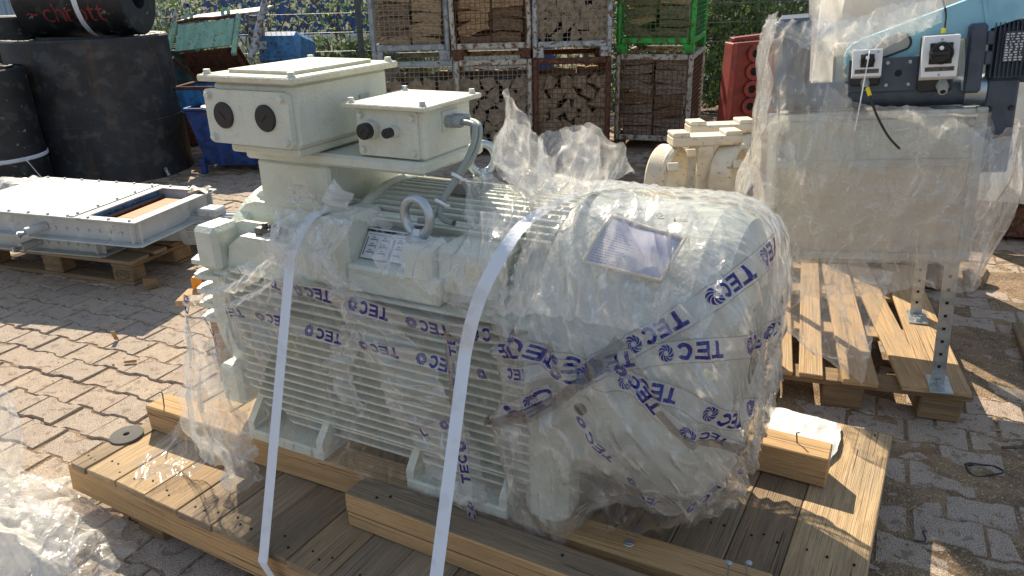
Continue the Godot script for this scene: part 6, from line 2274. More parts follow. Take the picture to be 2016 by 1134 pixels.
func right_machine() -> void:
	# pallet
	var t := thing("slatted_pallet", "rough slatted pallet with gaps under the film wrapped machine", "pallet", Vector3(1.642, 0, -2.384), 18.5)
	var xs := [[-0.075, 0.15], [-0.225, 0.10], [-0.375, 0.125], [-0.52, 0.085], [-0.66, 0.11], [-0.80, 0.12]]
	for i in xs.size():
		var b := board(t, "slat", M.wood_pallet, Vector3(xs[i][0], 0.129, -0.66 + rr(-0.01, 0.01)), Vector3(1.36, 0.02, xs[i][1]), Basis(Vector3.UP, [0.0, 0.07, 0.01, -0.03, 0.0, 0.02][i]) * YZ, 0.003, 0.002)
	for z in [-0.05, -0.5, -0.95, -1.28]:
		board(t, "cross_board", M.wood_pallet if z < -0.1 else M.wood_old, Vector3(-0.43, 0.107, z), Vector3(0.88, 0.021, 0.11), Basis(), 0.003, 0.002)
		for x in [-0.085, -0.42, -0.8]:
			var mb := MB.new()
			mb.box(Vector3(x, 0.048, z - 0.01), Vector3(0.14, 0.095, 0.115), 0.006, Basis(), 1.0, 0.003, rng)
			part(t, "block", mb, M.wood_old)
	# machine: origin at the foot of its front right leg
	t = thing("belt_machine", "film wrapped grey and pale blue belt machine with switches on its front", "machine", MP, 20)
	t.rotation_degrees.z = 3.8
	var mb: MB
	for q in [[0.0, 0.0], [0.0, -0.62], [-0.57, 0.0], [-0.57, -0.62]]:
		var x: float = q[0]
		var z: float = q[1]
		var out := -1.0 if x < -0.1 else 1.0
		# angle-section leg: two thin flanges
		mb = MB.new()
		mb.box(Vector3(x, 0.255, z), Vector3(0.044, 0.49, 0.003), 0.0005)
		mb.box(Vector3(x + out * 0.0225, 0.255, z - 0.022), Vector3(0.003, 0.49, 0.044), 0.0005)
		var leg := part(t, "leg", mb, M.galvanised)
		mb = MB.new()
		for k in 9:
			mb.box(Vector3(x, 0.07 + k * 0.05, z + 0.0018), Vector3(0.011, 0.011, 0.001), 0.0)
		part(leg, "slot", mb, M.black_matt)
		mb = MB.new()
		mb.box(Vector3(x + 0.004, 0.004, z + 0.012), Vector3(0.075, 0.006, 0.14), 0.002)
		part(t, "foot_plate", mb, M.galvanised)
		for dz in [0.02, 0.058]:
			mb = MB.new()
			hexbolt(mb, Vector3(x + 0.004, 0.007, z + dz), Vector3.UP, 0.011, 0.014)
			part(t, "bolt", mb, M.zinc)
		mb = MB.new()
		hexbolt(mb, Vector3(x, 0.475, z + 0.002), Vector3(0, 0, 1), 0.013, 0.01)
		part(t, "bolt", mb, M.zinc)
	# gusset at the leg head
	mb = MB.new()
	mb.prism(PackedVector2Array([Vector2(0.02, 0.42), Vector2(0.02, 0.52), Vector2(-0.16, 0.52), Vector2(-0.06, 0.495), Vector2(-0.03, 0.46)]), Transform3D(Basis(), Vector3(0, 0, 0.0025)), 0.002)
	part(t, "gusset", mb, M.galvanised)
	# body frame and panels
	mb = MB.new()
	mb.box(Vector3(-0.285, 0.65, -0.31), Vector3(0.62, 0.33, 0.6), 0.006)
	part(t, "lower_panel", mb, M.beige_panel)
	mb = MB.new()
	mb.box(Vector3(-0.265, 0.90, -0.01), Vector3(0.59, 0.135, 0.012), 0.003)
	part(t, "upper_panel", mb, M.pale_green_panel)
	mb = MB.new()
	mb.box(Vector3(-0.285, 0.90, -0.33), Vector3(0.60, 0.14, 0.55), 0.004)
	part(t, "inner_housing", mb, M.pale_steel)
	for x in [-0.6, 0.03]:
		mb = MB.new()
		mb.box(Vector3(x, 0.74, 0.0), Vector3(0.034, 0.52, 0.03), 0.003)
		part(t, "corner_post", mb, M.galvanised)
	for y in [0.82, 0.985, 0.49]:
		mb = MB.new()
		mb.box(Vector3(-0.285, y, 0.002), Vector3(0.6, 0.026, 0.02), 0.003)
		part(t, "cross_rail", mb, M.galvanised)
	mb = MB.new()
	mb.cyl(Vector3(-0.60, 1.045, -0.06), Vector3(-0.02, 1.045, -0.06), 0.045, 0.045, 32)
	part(t, "roller", mb, M.dark_grey_paint)
	mb = MB.new()
	mb.cyl(Vector3(-0.02, 1.045, -0.06), Vector3(0.04, 1.045, -0.06), 0.05, 0.05, 32)
	part(t, "roller_end", mb, M.zinc)
	mb = MB.new()
	mb.box(Vector3(-0.545, 1.185, -0.12), Vector3(0.11, 0.25, 0.3), 0.012)
	part(t, "side_housing", mb, M.dark_grey_paint)
	mb = MB.new()
	mb.box(Vector3(-0.30, 1.02, -0.24), Vector3(0.56, 0.03, 0.3), 0.004)
	part(t, "table_plate", mb, M.dark_grey_paint)
	mb = MB.new()
	mb.box(Vector3(-0.2, 1.12, -0.26), Vector3(0.42, 0.16, 0.12), 0.01)
	part(t, "rear_housing", mb, M.beige_panel)
	# slanting pale blue arm with an oval hole
	var ad := Vector2(0.40, 0.135).normalized()
	var an := Vector2(-ad.y, ad.x)
	var o := PackedVector2Array()
	var a0 := Vector2(-0.34, 1.165)
	for p in [[0.62, 0.058], [0.62, -0.052], [0.02, -0.05]]:
		o.append(a0 + ad * p[0] + an * p[1])
	for i in 7:
		var a := deg_to_rad(-110.0 - i * 24.0)
		o.append(a0 + ad * (0.01 + 0.055 * cos(a)) + an * (0.055 * sin(a)))
	o.append(a0 + ad * 0.03 + an * 0.058)
	mb = MB.new()
	mb.prism(o, Transform3D(Basis(), Vector3(0, 0, -0.05)), 0.04)
	part(t, "arm", mb, M.light_blue_paint)
	mb = MB.new()
	var oc := a0 + ad * 0.105 + an * 0.005
	var oval := []
	var hole := []
	for i in 32:
		var a := TAU * i / 32
		var q := Vector2(cos(a) * 0.022 + (0.03 if cos(a) > 0 else -0.03), sin(a) * 0.026)
		var w := oc + ad * q.x + an * q.y
		oval.append(Vector3(w.x, w.y, -0.008))
		hole.append(Vector3(w.x, w.y, -0.0085))
	mb.tube(oval, 0.0035, 6, true)
	part(t, "hole_edging", mb, M.black_plastic)
	mb = MB.new()
	mb.poly(hole, Vector3(0, 0, 1))
	part(t, "arm_hole", mb, M.grey_plastic)
	# switch bracket
	mb = MB.new()
	mb.box(Vector3(-0.24, 1.115, 0.012), Vector3(0.26, 0.105, 0.008), 0.001)
	part(t, "switch_bracket", mb, M.dark_grey_paint)
	for q in [[-0.255, 1.152], [-0.19, 1.152], [-0.255, 1.082], [-0.19, 1.082]]:
		mb = MB.new()
		mb.lathe([Vector2(0.0005, 0.003), Vector2(0.005, 0.003), Vector2(0.007, 0)], 12, Vector3(q[0], q[1], 0.016), Vector3(0, 0, 1))
		part(t, "rivet", mb, M.zinc)
	mb = MB.new()
	mb.lathe([Vector2(0.0005, 0.0006), Vector2(0.011, 0.0006)], 16, Vector3(-0.222, 1.118, 0.0165), Vector3(0, 0, 1))
	part(t, "bracket_hole", mb, M.black_matt)
	switch_box(t, Vector3(-0.320, 1.142, 0.017), Vector3(0.086, 0.115, 0.05), false)
	switch_box(t, Vector3(-0.118, 1.145, 0.017), Vector3(0.098, 0.172, 0.08), true)
	# drive: dark shield, finned motor, column
	mb = MB.new()
	mb.box(Vector3(-0.008, 1.15, -0.03), Vector3(0.05, 0.21, 0.1), 0.008)
	part(t, "drive_shield", mb, M.dark_grey_paint)
	mb = MB.new()
	mb.box(Vector3(0.10, 1.16, -0.09), Vector3(0.13, 0.19, 0.14), 0.02)
	var dm := part(t, "drive_motor", mb, M.dark_grey_paint)
	for k in 11:
		mb = MB.new()
		mb.box(Vector3(0.042 + k * 0.0115, 1.17, -0.016), Vector3(0.003, 0.165, 0.02), 0.0008)
		part(dm, "motor_fin", mb, M.dark_grey_paint)
	mb = MB.new()
	mb.pane(Vector3(0.068, 1.225, 0.0), Vector3(0.125, 1.225, 0.0), Vector3(0.125, 1.135, 0.0), Vector3(0.068, 1.135, 0.0))
	part(dm, "data_plate", mb, M.data_print)
	mb = MB.new()
	mb.box(Vector3(0.1, 1.36, -0.08), Vector3(0.16, 0.16, 0.12), 0.02)
	part(t, "motor_head", mb, M.dark_grey_paint)
	for k in 2:
		mb = MB.new()
		mb.box(Vector3(0.028, 1.21 - k * 0.06, -0.01), Vector3(0.02, 0.04, 0.04), 0.003)
		part(t, "motor_lug", mb, M.dark_grey_paint)
	mb = MB.new()
	mb.box(Vector3(0.085, 0.93, -0.06), Vector3(0.09, 0.30, 0.08), 0.006)
	part(t, "drive_column", mb, M.dark_grey_paint)
	for k in 4:
		mb = MB.new()
		hexbolt(mb, Vector3(0.055 + 0.06 * (k % 2), 0.99 - 0.1 * (k / 2), -0.02), Vector3(0, 0, 1), 0.007, 0.008)
		part(t, "bolt", mb, M.black_plastic)
	for k in 3:
		mb = MB.new()
		mb.box(Vector3(0.033, 0.955 - k * 0.015, 0.012), Vector3(0.026, 0.006, 0.01), 0.001)
		part(t, "grille_bar", mb, M.zinc)
	mb = MB.new()
	hexbolt(mb, Vector3(0.005, 0.955, 0.012), Vector3(0, 0, 1), 0.008, 0.006)
	part(t, "bolt", mb, M.zinc)
	mb = MB.new()
	mb.tube(spline([Vector3(0.20, 1.24, 0.0), Vector3(0.165, 1.18, 0.05), Vector3(0.155, 1.10, 0.06), Vector3(0.165, 1.03, 0.05), Vector3(0.2, 1.0, 0.04)], 20), 0.011, 10)
	part(t, "hose", mb, M.cable_grey)
	mb = MB.new()
	mb.box(Vector3(0.006, 1.30, -0.02), Vector3(0.012, 0.17, 0.03), 0.002, Basis(Vector3(0, 0, 1), 0.22))
	part(t, "arm_bracket", mb, M.light_blue_paint)
	# loose leads
	mb = MB.new()
	mb.tube(spline([Vector3(-0.309, 1.067, 0.10), Vector3(-0.296, 1.03, 0.105), Vector3(-0.276, 0.986, 0.105), Vector3(-0.242, 0.928, 0.1), Vector3(-0.207, 0.889, 0.1)], 20), 0.0038, 8)
	part(t, "loose_lead", mb, M.black_plastic)
	mb = MB.new()
	mb.box(Vector3(-0.312, 1.075, 0.10), Vector3(0.012, 0.028, 0.008), 0.002, Basis(Vector3(0, 0, 1), 0.35))
	part(t, "lead_tag", mb, M.yellow_tag)
	mb = MB.new()
	mb.tube(spline([Vector3(-0.318, 1.20, 0.10), Vector3(-0.321, 1.179, 0.115), Vector3(-0.33, 1.095, 0.12), Vector3(-0.339, 1.015, 0.12), Vector3(-0.346, 0.954, 0.12)], 16), 0.0018, 6)
	part(t, "cable_tie", mb, M.white_plastic)
	mb = MB.new()
	mb.tube(spline([Vector3(-0.113, 1.33, 0.0), Vector3(-0.104, 1.29, 0.02), Vector3(-0.108, 1.245, 0.05)], 12), 0.003, 8)
	part(t, "loose_lead", mb, M.black_plastic)
	mb = MB.new()
	mb.box(Vector3(-0.11, 1.243, 0.05), Vector3(0.012, 0.016, 0.01), 0.002)
	part(t, "lead_tag", mb, M.yellow_tag)
	# stretch film and loose sheets
	var f := thing("machine_film", "torn milky film hanging round the belt machine and its pallet", "plastic film", MP, 20)
	f.rotation_degrees.z = 3.8
	sheet(f, "stretch_wrap", M.film_stretch, [
		[Vector3(-0.62, 1.0, -0.5), Vector3(-0.625, 1.0, 0.0), Vector3(-0.45, 0.995, 0.03), Vector3(-0.2, 0.99, 0.032), Vector3(0.04, 0.985, 0.03), Vector3(0.07, 0.97, -0.2)],
		[Vector3(-0.66, 0.8, -0.5), Vector3(-0.64, 0.8, 0.0), Vector3(-0.45, 0.8, 0.026), Vector3(-0.2, 0.8, 0.026), Vector3(0.05, 0.8, 0.026), Vector3(0.08, 0.8, -0.2)],
		[Vector3(-0.64, 0.62, -0.5), Vector3(-0.63, 0.62, 0.0), Vector3(-0.45, 0.62, 0.022), Vector3(-0.2, 0.62, 0.022), Vector3(0.045, 0.62, 0.026), Vector3(0.08, 0.62, -0.2)],
		[Vector3(-0.62, 0.47, -0.5), Vector3(-0.61, 0.46, 0.01), Vector3(-0.45, 0.47, 0.024), Vector3(-0.2, 0.475, 0.024), Vector3(0.03, 0.485, 0.026), Vector3(0.06, 0.49, -0.2)]], 130, 80, 0.014, 5.0, 81, 0.006, Vector3(0.5, 5.0, 1.0))
	sheet(f, "corner_sheet", M.film_grey, [
		[Vector3(-0.60, 1.315, -0.35), Vector3(-0.61, 1.31, 0.0), Vector3(-0.52, 1.30, 0.03), Vector3(-0.36, 1.285, 0.04)],
		[Vector3(-0.62, 1.15, -0.4), Vector3(-0.63, 1.14, 0.02), Vector3(-0.52, 1.14, 0.05), Vector3(-0.385, 1.19, 0.045)],
		[Vector3(-0.62, 1.0, -0.4), Vector3(-0.625, 0.99, 0.03), Vector3(-0.5, 0.99, 0.06), Vector3(-0.37, 1.05, 0.05)],
		[Vector3(-0.66, 0.82, -0.4), Vector3(-0.65, 0.8, 0.04), Vector3(-0.5, 0.83, 0.06), Vector3(-0.34, 0.93, 0.05)],
		[Vector3(-0.72, 0.66, -0.3), Vector3(-0.68, 0.66, 0.06), Vector3(-0.54, 0.7, 0.06), Vector3(-0.34, 0.8, 0.05)]], 80, 110, 0.04, 5.0, 83, 0.016, Vector3(1, 0.6, 1), true)
	sheet(f, "top_sheet", M.film_milky, [
		[Vector3(-0.60, 1.29, 0.0), Vector3(-0.42, 1.29, 0.0), Vector3(-0.28, 1.32, -0.005), Vector3(-0.1, 1.355, 0.0)],
		[Vector3(-0.59, 1.28, 0.03), Vector3(-0.42, 1.26, 0.03), Vector3(-0.27, 1.275, 0.012), Vector3(-0.11, 1.32, 0.012)],
		[Vector3(-0.52, 1.22, 0.05), Vector3(-0.40, 1.18, 0.05), Vector3(-0.25, 1.225, 0.018), Vector3(-0.12, 1.26, 0.014)]], 70, 30, 0.016, 7.0, 84, 0.016)
	sheet(f, "arm_sheet", M.film_milky, [
		[Vector3(-0.40, 1.27, 0.03), Vector3(-0.28, 1.30, 0.02), Vector3(-0.14, 1.345, 0.015)],
		[Vector3(-0.39, 1.21, 0.045), Vector3(-0.27, 1.23, 0.03), Vector3(-0.13, 1.285, 0.02)],
		[Vector3(-0.365, 1.17, 0.05), Vector3(-0.30, 1.185, 0.035), Vector3(-0.15, 1.255, 0.02)]], 70, 40, 0.014, 7.0, 86, 0.014)
	sheet(f, "loose_sheet", M.film_grey, [
		[Vector3(-0.43, 1.10, 0.03), Vector3(-0.33, 1.03, 0.05), Vector3(-0.128, 1.01, 0.05), Vector3(-0.011, 0.943, 0.05), Vector3(0.06, 0.905, 0.06), Vector3(0.11, 0.92, 0.04)],
		[Vector3(-0.50, 0.84, 0.05), Vector3(-0.306, 0.817, 0.06), Vector3(-0.107, 0.798, 0.07), Vector3(0.001, 0.76, 0.08), Vector3(0.06, 0.79, 0.10), Vector3(0.125, 0.80, 0.05)],
		[Vector3(-0.60, 0.60, 0.05), Vector3(-0.4, 0.60, 0.06), Vector3(-0.195, 0.63, 0.065), Vector3(-0.032, 0.64, 0.08), Vector3(0.05, 0.64, 0.09), Vector3(0.11, 0.664, 0.05)],
		[Vector3(-0.60, 0.44, 0.06), Vector3(-0.44, 0.42, 0.07), Vector3(-0.209, 0.47, 0.06), Vector3(-0.084, 0.47, 0.06), Vector3(0.035, 0.46, 0.08), Vector3(0.09, 0.52, 0.05)],
		[Vector3(-0.575, 0.36, 0.06), Vector3(-0.42, 0.35, 0.08), Vector3(-0.22, 0.38, 0.07), Vector3(-0.084, 0.40, 0.06), Vector3(0.035, 0.405, 0.07), Vector3(0.08, 0.46, 0.05)]], 130, 110, 0.04, 3.4, 85, 0.01, Vector3(1, 0.7, 1), true)
	sheet(f, "hanging_corner", M.film_milky, [
		[Vector3(-0.60, 0.5, 0.05), Vector3(-0.4, 0.48, 0.07), Vector3(-0.19, 0.46, 0.07)],
		[Vector3(-0.60, 0.38, 0.07), Vector3(-0.40, 0.32, 0.09), Vector3(-0.21, 0.33, 0.075)],
		[Vector3(-0.575, 0.25, 0.08), Vector3(-0.39, 0.17, 0.10), Vector3(-0.235, 0.2, 0.09)],
		[Vector3(-0.5, 0.21, 0.09), Vector3(-0.37, 0.11, 0.10), Vector3(-0.26, 0.03, 0.10)]], 60, 60, 0.02, 5.0, 87, 0.008)
	sheet(f, "right_skirt", M.film_grey, [
		[Vector3(0.05, 0.92, 0.05), Vector3(0.11, 0.93, 0.0), Vector3(0.17, 0.90, -0.2), Vector3(0.2, 0.9, -0.5)],
		[Vector3(0.05, 0.72, 0.06), Vector3(0.13, 0.74, 0.0), Vector3(0.19, 0.74, -0.2), Vector3(0.2, 0.74, -0.5)],
		[Vector3(0.05, 0.55, 0.06), Vector3(0.11, 0.55, 0.0), Vector3(0.17, 0.57, -0.2), Vector3(0.18, 0.6, -0.5)],
		[Vector3(0.035, 0.40, 0.05), Vector3(0.08, 0.42, 0.0), Vector3(0.12, 0.45, -0.2), Vector3(0.14, 0.5, -0.5)]], 60, 70, 0.03, 5.0, 89, 0.012, Vector3(1, 0.4, 1))

func switch_box(t: Node3D, c: Vector3, s: Vector3, big: bool) -> void:
	# black base, white sloping cover, knob and cable gland
	var b := Node3D.new()
	b.name = "switch_box"
	t.add_child(b, true)
	var mb := MB.new()
	mb.box(c + Vector3(0, 0, s.z * 0.25), Vector3(s.x, s.y, s.z * 0.5), 0.006)
	part(b, "base", mb, M.black_plastic)
	mb = MB.new()
	var k := 0.30
	var y0 := -s.y * 0.5 + s.y * k
	mb.prism(PackedVector2Array([Vector2(0.0, -s.y * 0.5 + s.y * k * 0.72), Vector2(s.z * 0.55, y0), Vector2(s.z * 0.55, s.y * 0.5), Vector2(0.0, s.y * 0.5)]), Transform3D(Basis(Vector3(0, 0, 1), Vector3(0, 1, 0), Vector3(-1, 0, 0)), c + Vector3(s.x * 0.5, 0.001, s.z * 0.5)), s.x)
	part(b, "cover", mb, M.white_plastic)
	var fz := c.z + s.z * 1.05
	var kr := 0.033 if big else 0.021
	var ky := c.y + s.y * (0.22 if big else 0.24)
	mb = MB.new()
	mb.box(Vector3(c.x, ky - 0.002, fz + 0.001), Vector3(kr * 1.9, kr * 1.9, 0.004), 0.001)
	part(b, "knob_plate", mb, M.black_plastic)
	mb = MB.new()
	mb.lathe([Vector2(kr, 0), Vector2(kr, 0.016), Vector2(kr * 0.86, 0.019), Vector2(kr * 0.82, 0.012), Vector2(0.0005, 0.012)], 36, Vector3(c.x, ky, fz + 0.003), Vector3(0, 0, 1))
	part(b, "knob", mb, M.black_plastic)
	mb = MB.new()
	mb.box(Vector3(c.x - kr * 0.2, ky, fz + 0.022), Vector3(kr * 1.5, kr * 0.42, 0.014), 0.003, Basis(Vector3(0, 0, 1), 0.0 if big else 1.3))
	part(b, "knob_grip", mb, M.black_plastic)
	mb = MB.new()
	mb.lathe([Vector2(0.0005, 0.003), Vector2(0.006, 0.002), Vector2(0.006, 0)], 12, Vector3(c.x - kr * 0.1, ky + kr * 0.5, fz + 0.028), Vector3(0, 0, 1))
	part(b, "knob_mark", mb, M.white_plastic)
	mb = MB.new()
	mb.box(Vector3(c.x, c.y - s.y * 0.06, fz + 0.0008), Vector3(s.x * 0.82, 0.013, 0.001), 0.0)
	part(b, "label_strip", mb, M.dull_steel)
	for yy in ([0.46, -0.15] if big else [0.47]):
		mb = MB.new()
		mb.lathe([Vector2(0.0005, 0.0016), Vector2(0.0035, 0.001), Vector2(0.004, 0)], 10, Vector3(c.x + (0.0 if big else 0.03), c.y + s.y * yy - 0.002, fz), Vector3(0, 0, 1))
		part(b, "screw_head", mb, M.zinc)
	var g := c + Vector3(s.x * (0.2 if big else 0.0), -s.y * 0.5 + s.y * 0.12, s.z * 0.5)
	var gd := Vector3(0, -0.55, 0.83)
	mb = MB.new()
	var gr := 0.016 if big else 0.012
	mb.cyl(g - gd * 0.01, g + gd * 0.012, gr * 1.15, gr * 1.15, 6)
	mb.cyl(g + gd * 0.010, g + gd * 0.03, gr, gr * 0.86, 16, false)
	mb.lathe([Vector2(gr * 0.86, 0.0), Vector2(gr * 0.5, 0.001)], 16, g + gd * 0.03, gd)
	part(b, "cable_gland", mb, M.grey_plastic)
	mb = MB.new()
	mb.lathe([Vector2(gr * 0.52, 0.0005), Vector2(0.0004, 0.0005)], 12, g + gd * 0.0302, gd)
	part(b, "gland_bore", mb, M.black_matt)

func far_right() -> void:
	var t := thing("covered_machine", "tall grey machine under a white sheet at the right edge, set on a dark beam", "machine", Vector3(3.35, 0, -4.65), 14)
	var mb := MB.new()
	mb.box(Vector3(0, 0.14, 0), Vector3(1.3, 0.22, 0.7), 0.008)
	part(t, "base_beam", mb, M.rusty)
	mb = MB.new()
	mb.box(Vector3(0.0, 0.75, 0), Vector3(0.9, 0.95, 0.5), 0.02)
	part(t, "housing", mb, M.pale_steel)
	sheet(t, "cover_sheet", M.white_sheet, [
		[Vector3(-0.58, 0.98, 0.1), Vector3(-0.2, 1.0, 0.33), Vector3(0.2, 1.0, 0.33), Vector3(0.6, 0.98, 0.3)],
		[Vector3(-0.66, 0.6, 0.2), Vector3(-0.25, 0.6, 0.36), Vector3(0.2, 0.6, 0.36), Vector3(0.62, 0.6, 0.34)],
		[Vector3(-0.66, 0.26, 0.22), Vector3(-0.25, 0.255, 0.38), Vector3(0.2, 0.26, 0.38), Vector3(0.62, 0.26, 0.36)]], 60, 40, 0.05, 2.6, 91, 0.006, Vector3(1, 0.4, 1))
	mb = MB.new()
	mb.tube(spline([Vector3(-0.36, 0.72, 0.37), Vector3(-0.35, 0.6, 0.40), Vector3(-0.375, 0.50, 0.41)], 12), 0.007, 8)
	part(t, "loose_lead", mb, M.black_plastic)
	# wrapped box behind the belt machine
	t = thing("wrapped_box", "tall white film wrapped box behind the belt machine's arm", "box", Vector3(1.9, 0, -3.75), 20)
	mb = MB.new()
	mb.box(Vector3(-0.05, 0.95, -0.2), Vector3(0.7, 1.3, 0.3), 0.02)
	part(t, "carton", mb, M.white_sheet)
	mb = MB.new()
	mb.box(Vector3(-0.05, 0.15, -0.2), Vector3(0.8, 0.29, 0.4), 0.01)
	part(t, "stand", mb, M.rusty)
	sheet(t, "film_cover", M.film_white, [
		[Vector3(-0.5, 1.72, -0.02), Vector3(-0.2, 1.72, 0.0), Vector3(0.3, 1.72, 0.0)],
		[Vector3(-0.46, 1.4, 0.02), Vector3(-0.2, 1.42, 0.02), Vector3(0.32, 1.4, 0.02)],
		[Vector3(-0.44, 1.05, 0.03), Vector3(-0.2, 1.06, 0.03), Vector3(0.32, 1.05, 0.03)]], 50, 50, 0.05, 3.5, 95, 0.01, Vector3(1, 0.3, 1))

# ---------------------------------------------------------------- plastic heap at the lower left
func heap() -> void:
	var t := thing("film_heap", "crumpled heap of discarded clear film on the paving at the lower left corner", "plastic film", Vector3(-1.66, 0, -1.88))
	var n1 := noise(5.0, 301, FastNoiseLite.TYPE_CELLULAR, 1)
	n1.cellular_return_type = FastNoiseLite.RETURN_DISTANCE
	var n2 := noise(15.0, 302, FastNoiseLite.TYPE_CELLULAR, 1)
	n2.cellular_return_type = FastNoiseLite.RETURN_DISTANCE
	var n3 := noise(3.0, 303, FastNoiseLite.TYPE_SIMPLEX_SMOOTH, 2)
	for layer in 3:
		var rows := []
		var huv := []
		var nx := 160
		var nz := 80
		var sx: float = [0.52, 0.44, 0.34][layer]
		var sz: float = [0.40, 0.30, 0.24][layer]
		var hh: float = [0.13, 0.18, 0.21][layer]
		var ox: float = [0.0, -0.08, 0.02][layer]
		var oz: float = [0.1, 0.06, 0.14][layer]
		for j in nz:
			var row := PackedVector3Array()
			var ur := []
			for i in nx:
				var a := TAU * i / (nx - 1)
				var r := float(j) / (nz - 1)
				var edge := 1.0 + 0.25 * n3.get_noise_2d(cos(a) * 0.5 + layer * 3.0, sin(a) * 0.5) + 0.06 * n2.get_noise_2d(cos(a) * 0.7, sin(a) * 0.7 + layer)
				var p := Vector3(cos(a) * sx * r * edge, 0, sin(a) * sz * r * edge)
				var w := p + Vector3(layer * 1.7, 0, layer * 0.9)
				var y := hh * (1.0 - pow(r, 2.2)) + 0.012
				y += (n1.get_noise_3dv(w) + 0.6) * 0.085 * (1.0 - 0.75 * r) + (n2.get_noise_3dv(w) + 0.7) * 0.022
				ur.append(Vector2(p.x + p.z * 0.5, p.z - p.x * 0.3) * 1.6 + Vector2(layer * 0.3, 0))
				row.append(p + Vector3(ox, maxf(y, 0.004), oz) + Vector3(n3.get_noise_3dv(w * 3.0), 0, n3.get_noise_3dv(w * 3.0 + Vector3.ONE)) * 0.03)
			rows.append(row)
			huv.append(ur)
		var mb := MB.new()
		mb.grid(rows, false, true, huv)
		creased(t, rows, huv, false, M.crease_1 if layer < 2 else M.crease_2)
		part(t, "crumpled_sheet", mb, [M.film_milky, M.film_milky, M.film_white][layer])
	sheet(t, "standing_fold", M.film_milky, [
		[Vector3(-0.2, 0.40, -0.30), Vector3(0.0, 0.37, -0.28), Vector3(0.06, 0.34, -0.26), Vector3(0.10, 0.30, -0.22)],
		[Vector3(-0.2, 0.30, -0.22), Vector3(0.0, 0.29, -0.18), Vector3(0.08, 0.26, -0.17), Vector3(0.13, 0.22, -0.16)],
		[Vector3(-0.22, 0.18, -0.16), Vector3(-0.05, 0.17, -0.12), Vector3(0.04, 0.14, -0.1), Vector3(0.1, 0.1, -0.1)],
		[Vector3(-0.25, 0.06, -0.1), Vector3(-0.1, 0.05, -0.07), Vector3(0.0, 0.04, -0.05), Vector3(0.08, 0.03, -0.05)]], 60, 60, 0.05, 6.0, 97, 0.01, Vector3.ONE, true)
	sheet(t, "torn_end", M.film_milky, [
		[Vector3(0.2, 0.13, 0.0), Vector3(0.34, 0.10, 0.03), Vector3(0.44, 0.03, 0.1)],
		[Vector3(0.24, 0.10, 0.1), Vector3(0.36, 0.08, 0.13), Vector3(0.46, 0.09, 0.17)],
		[Vector3(0.26, 0.03, 0.2), Vector3(0.38, 0.02, 0.22), Vector3(0.5, 0.01, 0.22)]], 50, 40, 0.05, 9.0, 98, 0.02)
	sheet(t, "torn_end", M.film_clear, [
		[Vector3(-0.1, 0.2, -0.12), Vector3(0.1, 0.17, -0.12), Vector3(0.3, 0.12, -0.06)],
		[Vector3(-0.06, 0.12, -0.2), Vector3(0.14, 0.1, -0.18), Vector3(0.34, 0.06, -0.1)],
		[Vector3(-0.05, 0.01, -0.26), Vector3(0.14, 0.01, -0.24), Vector3(0.36, 0.01, -0.14)]], 50, 40, 0.04, 7.0, 99, 0.016)

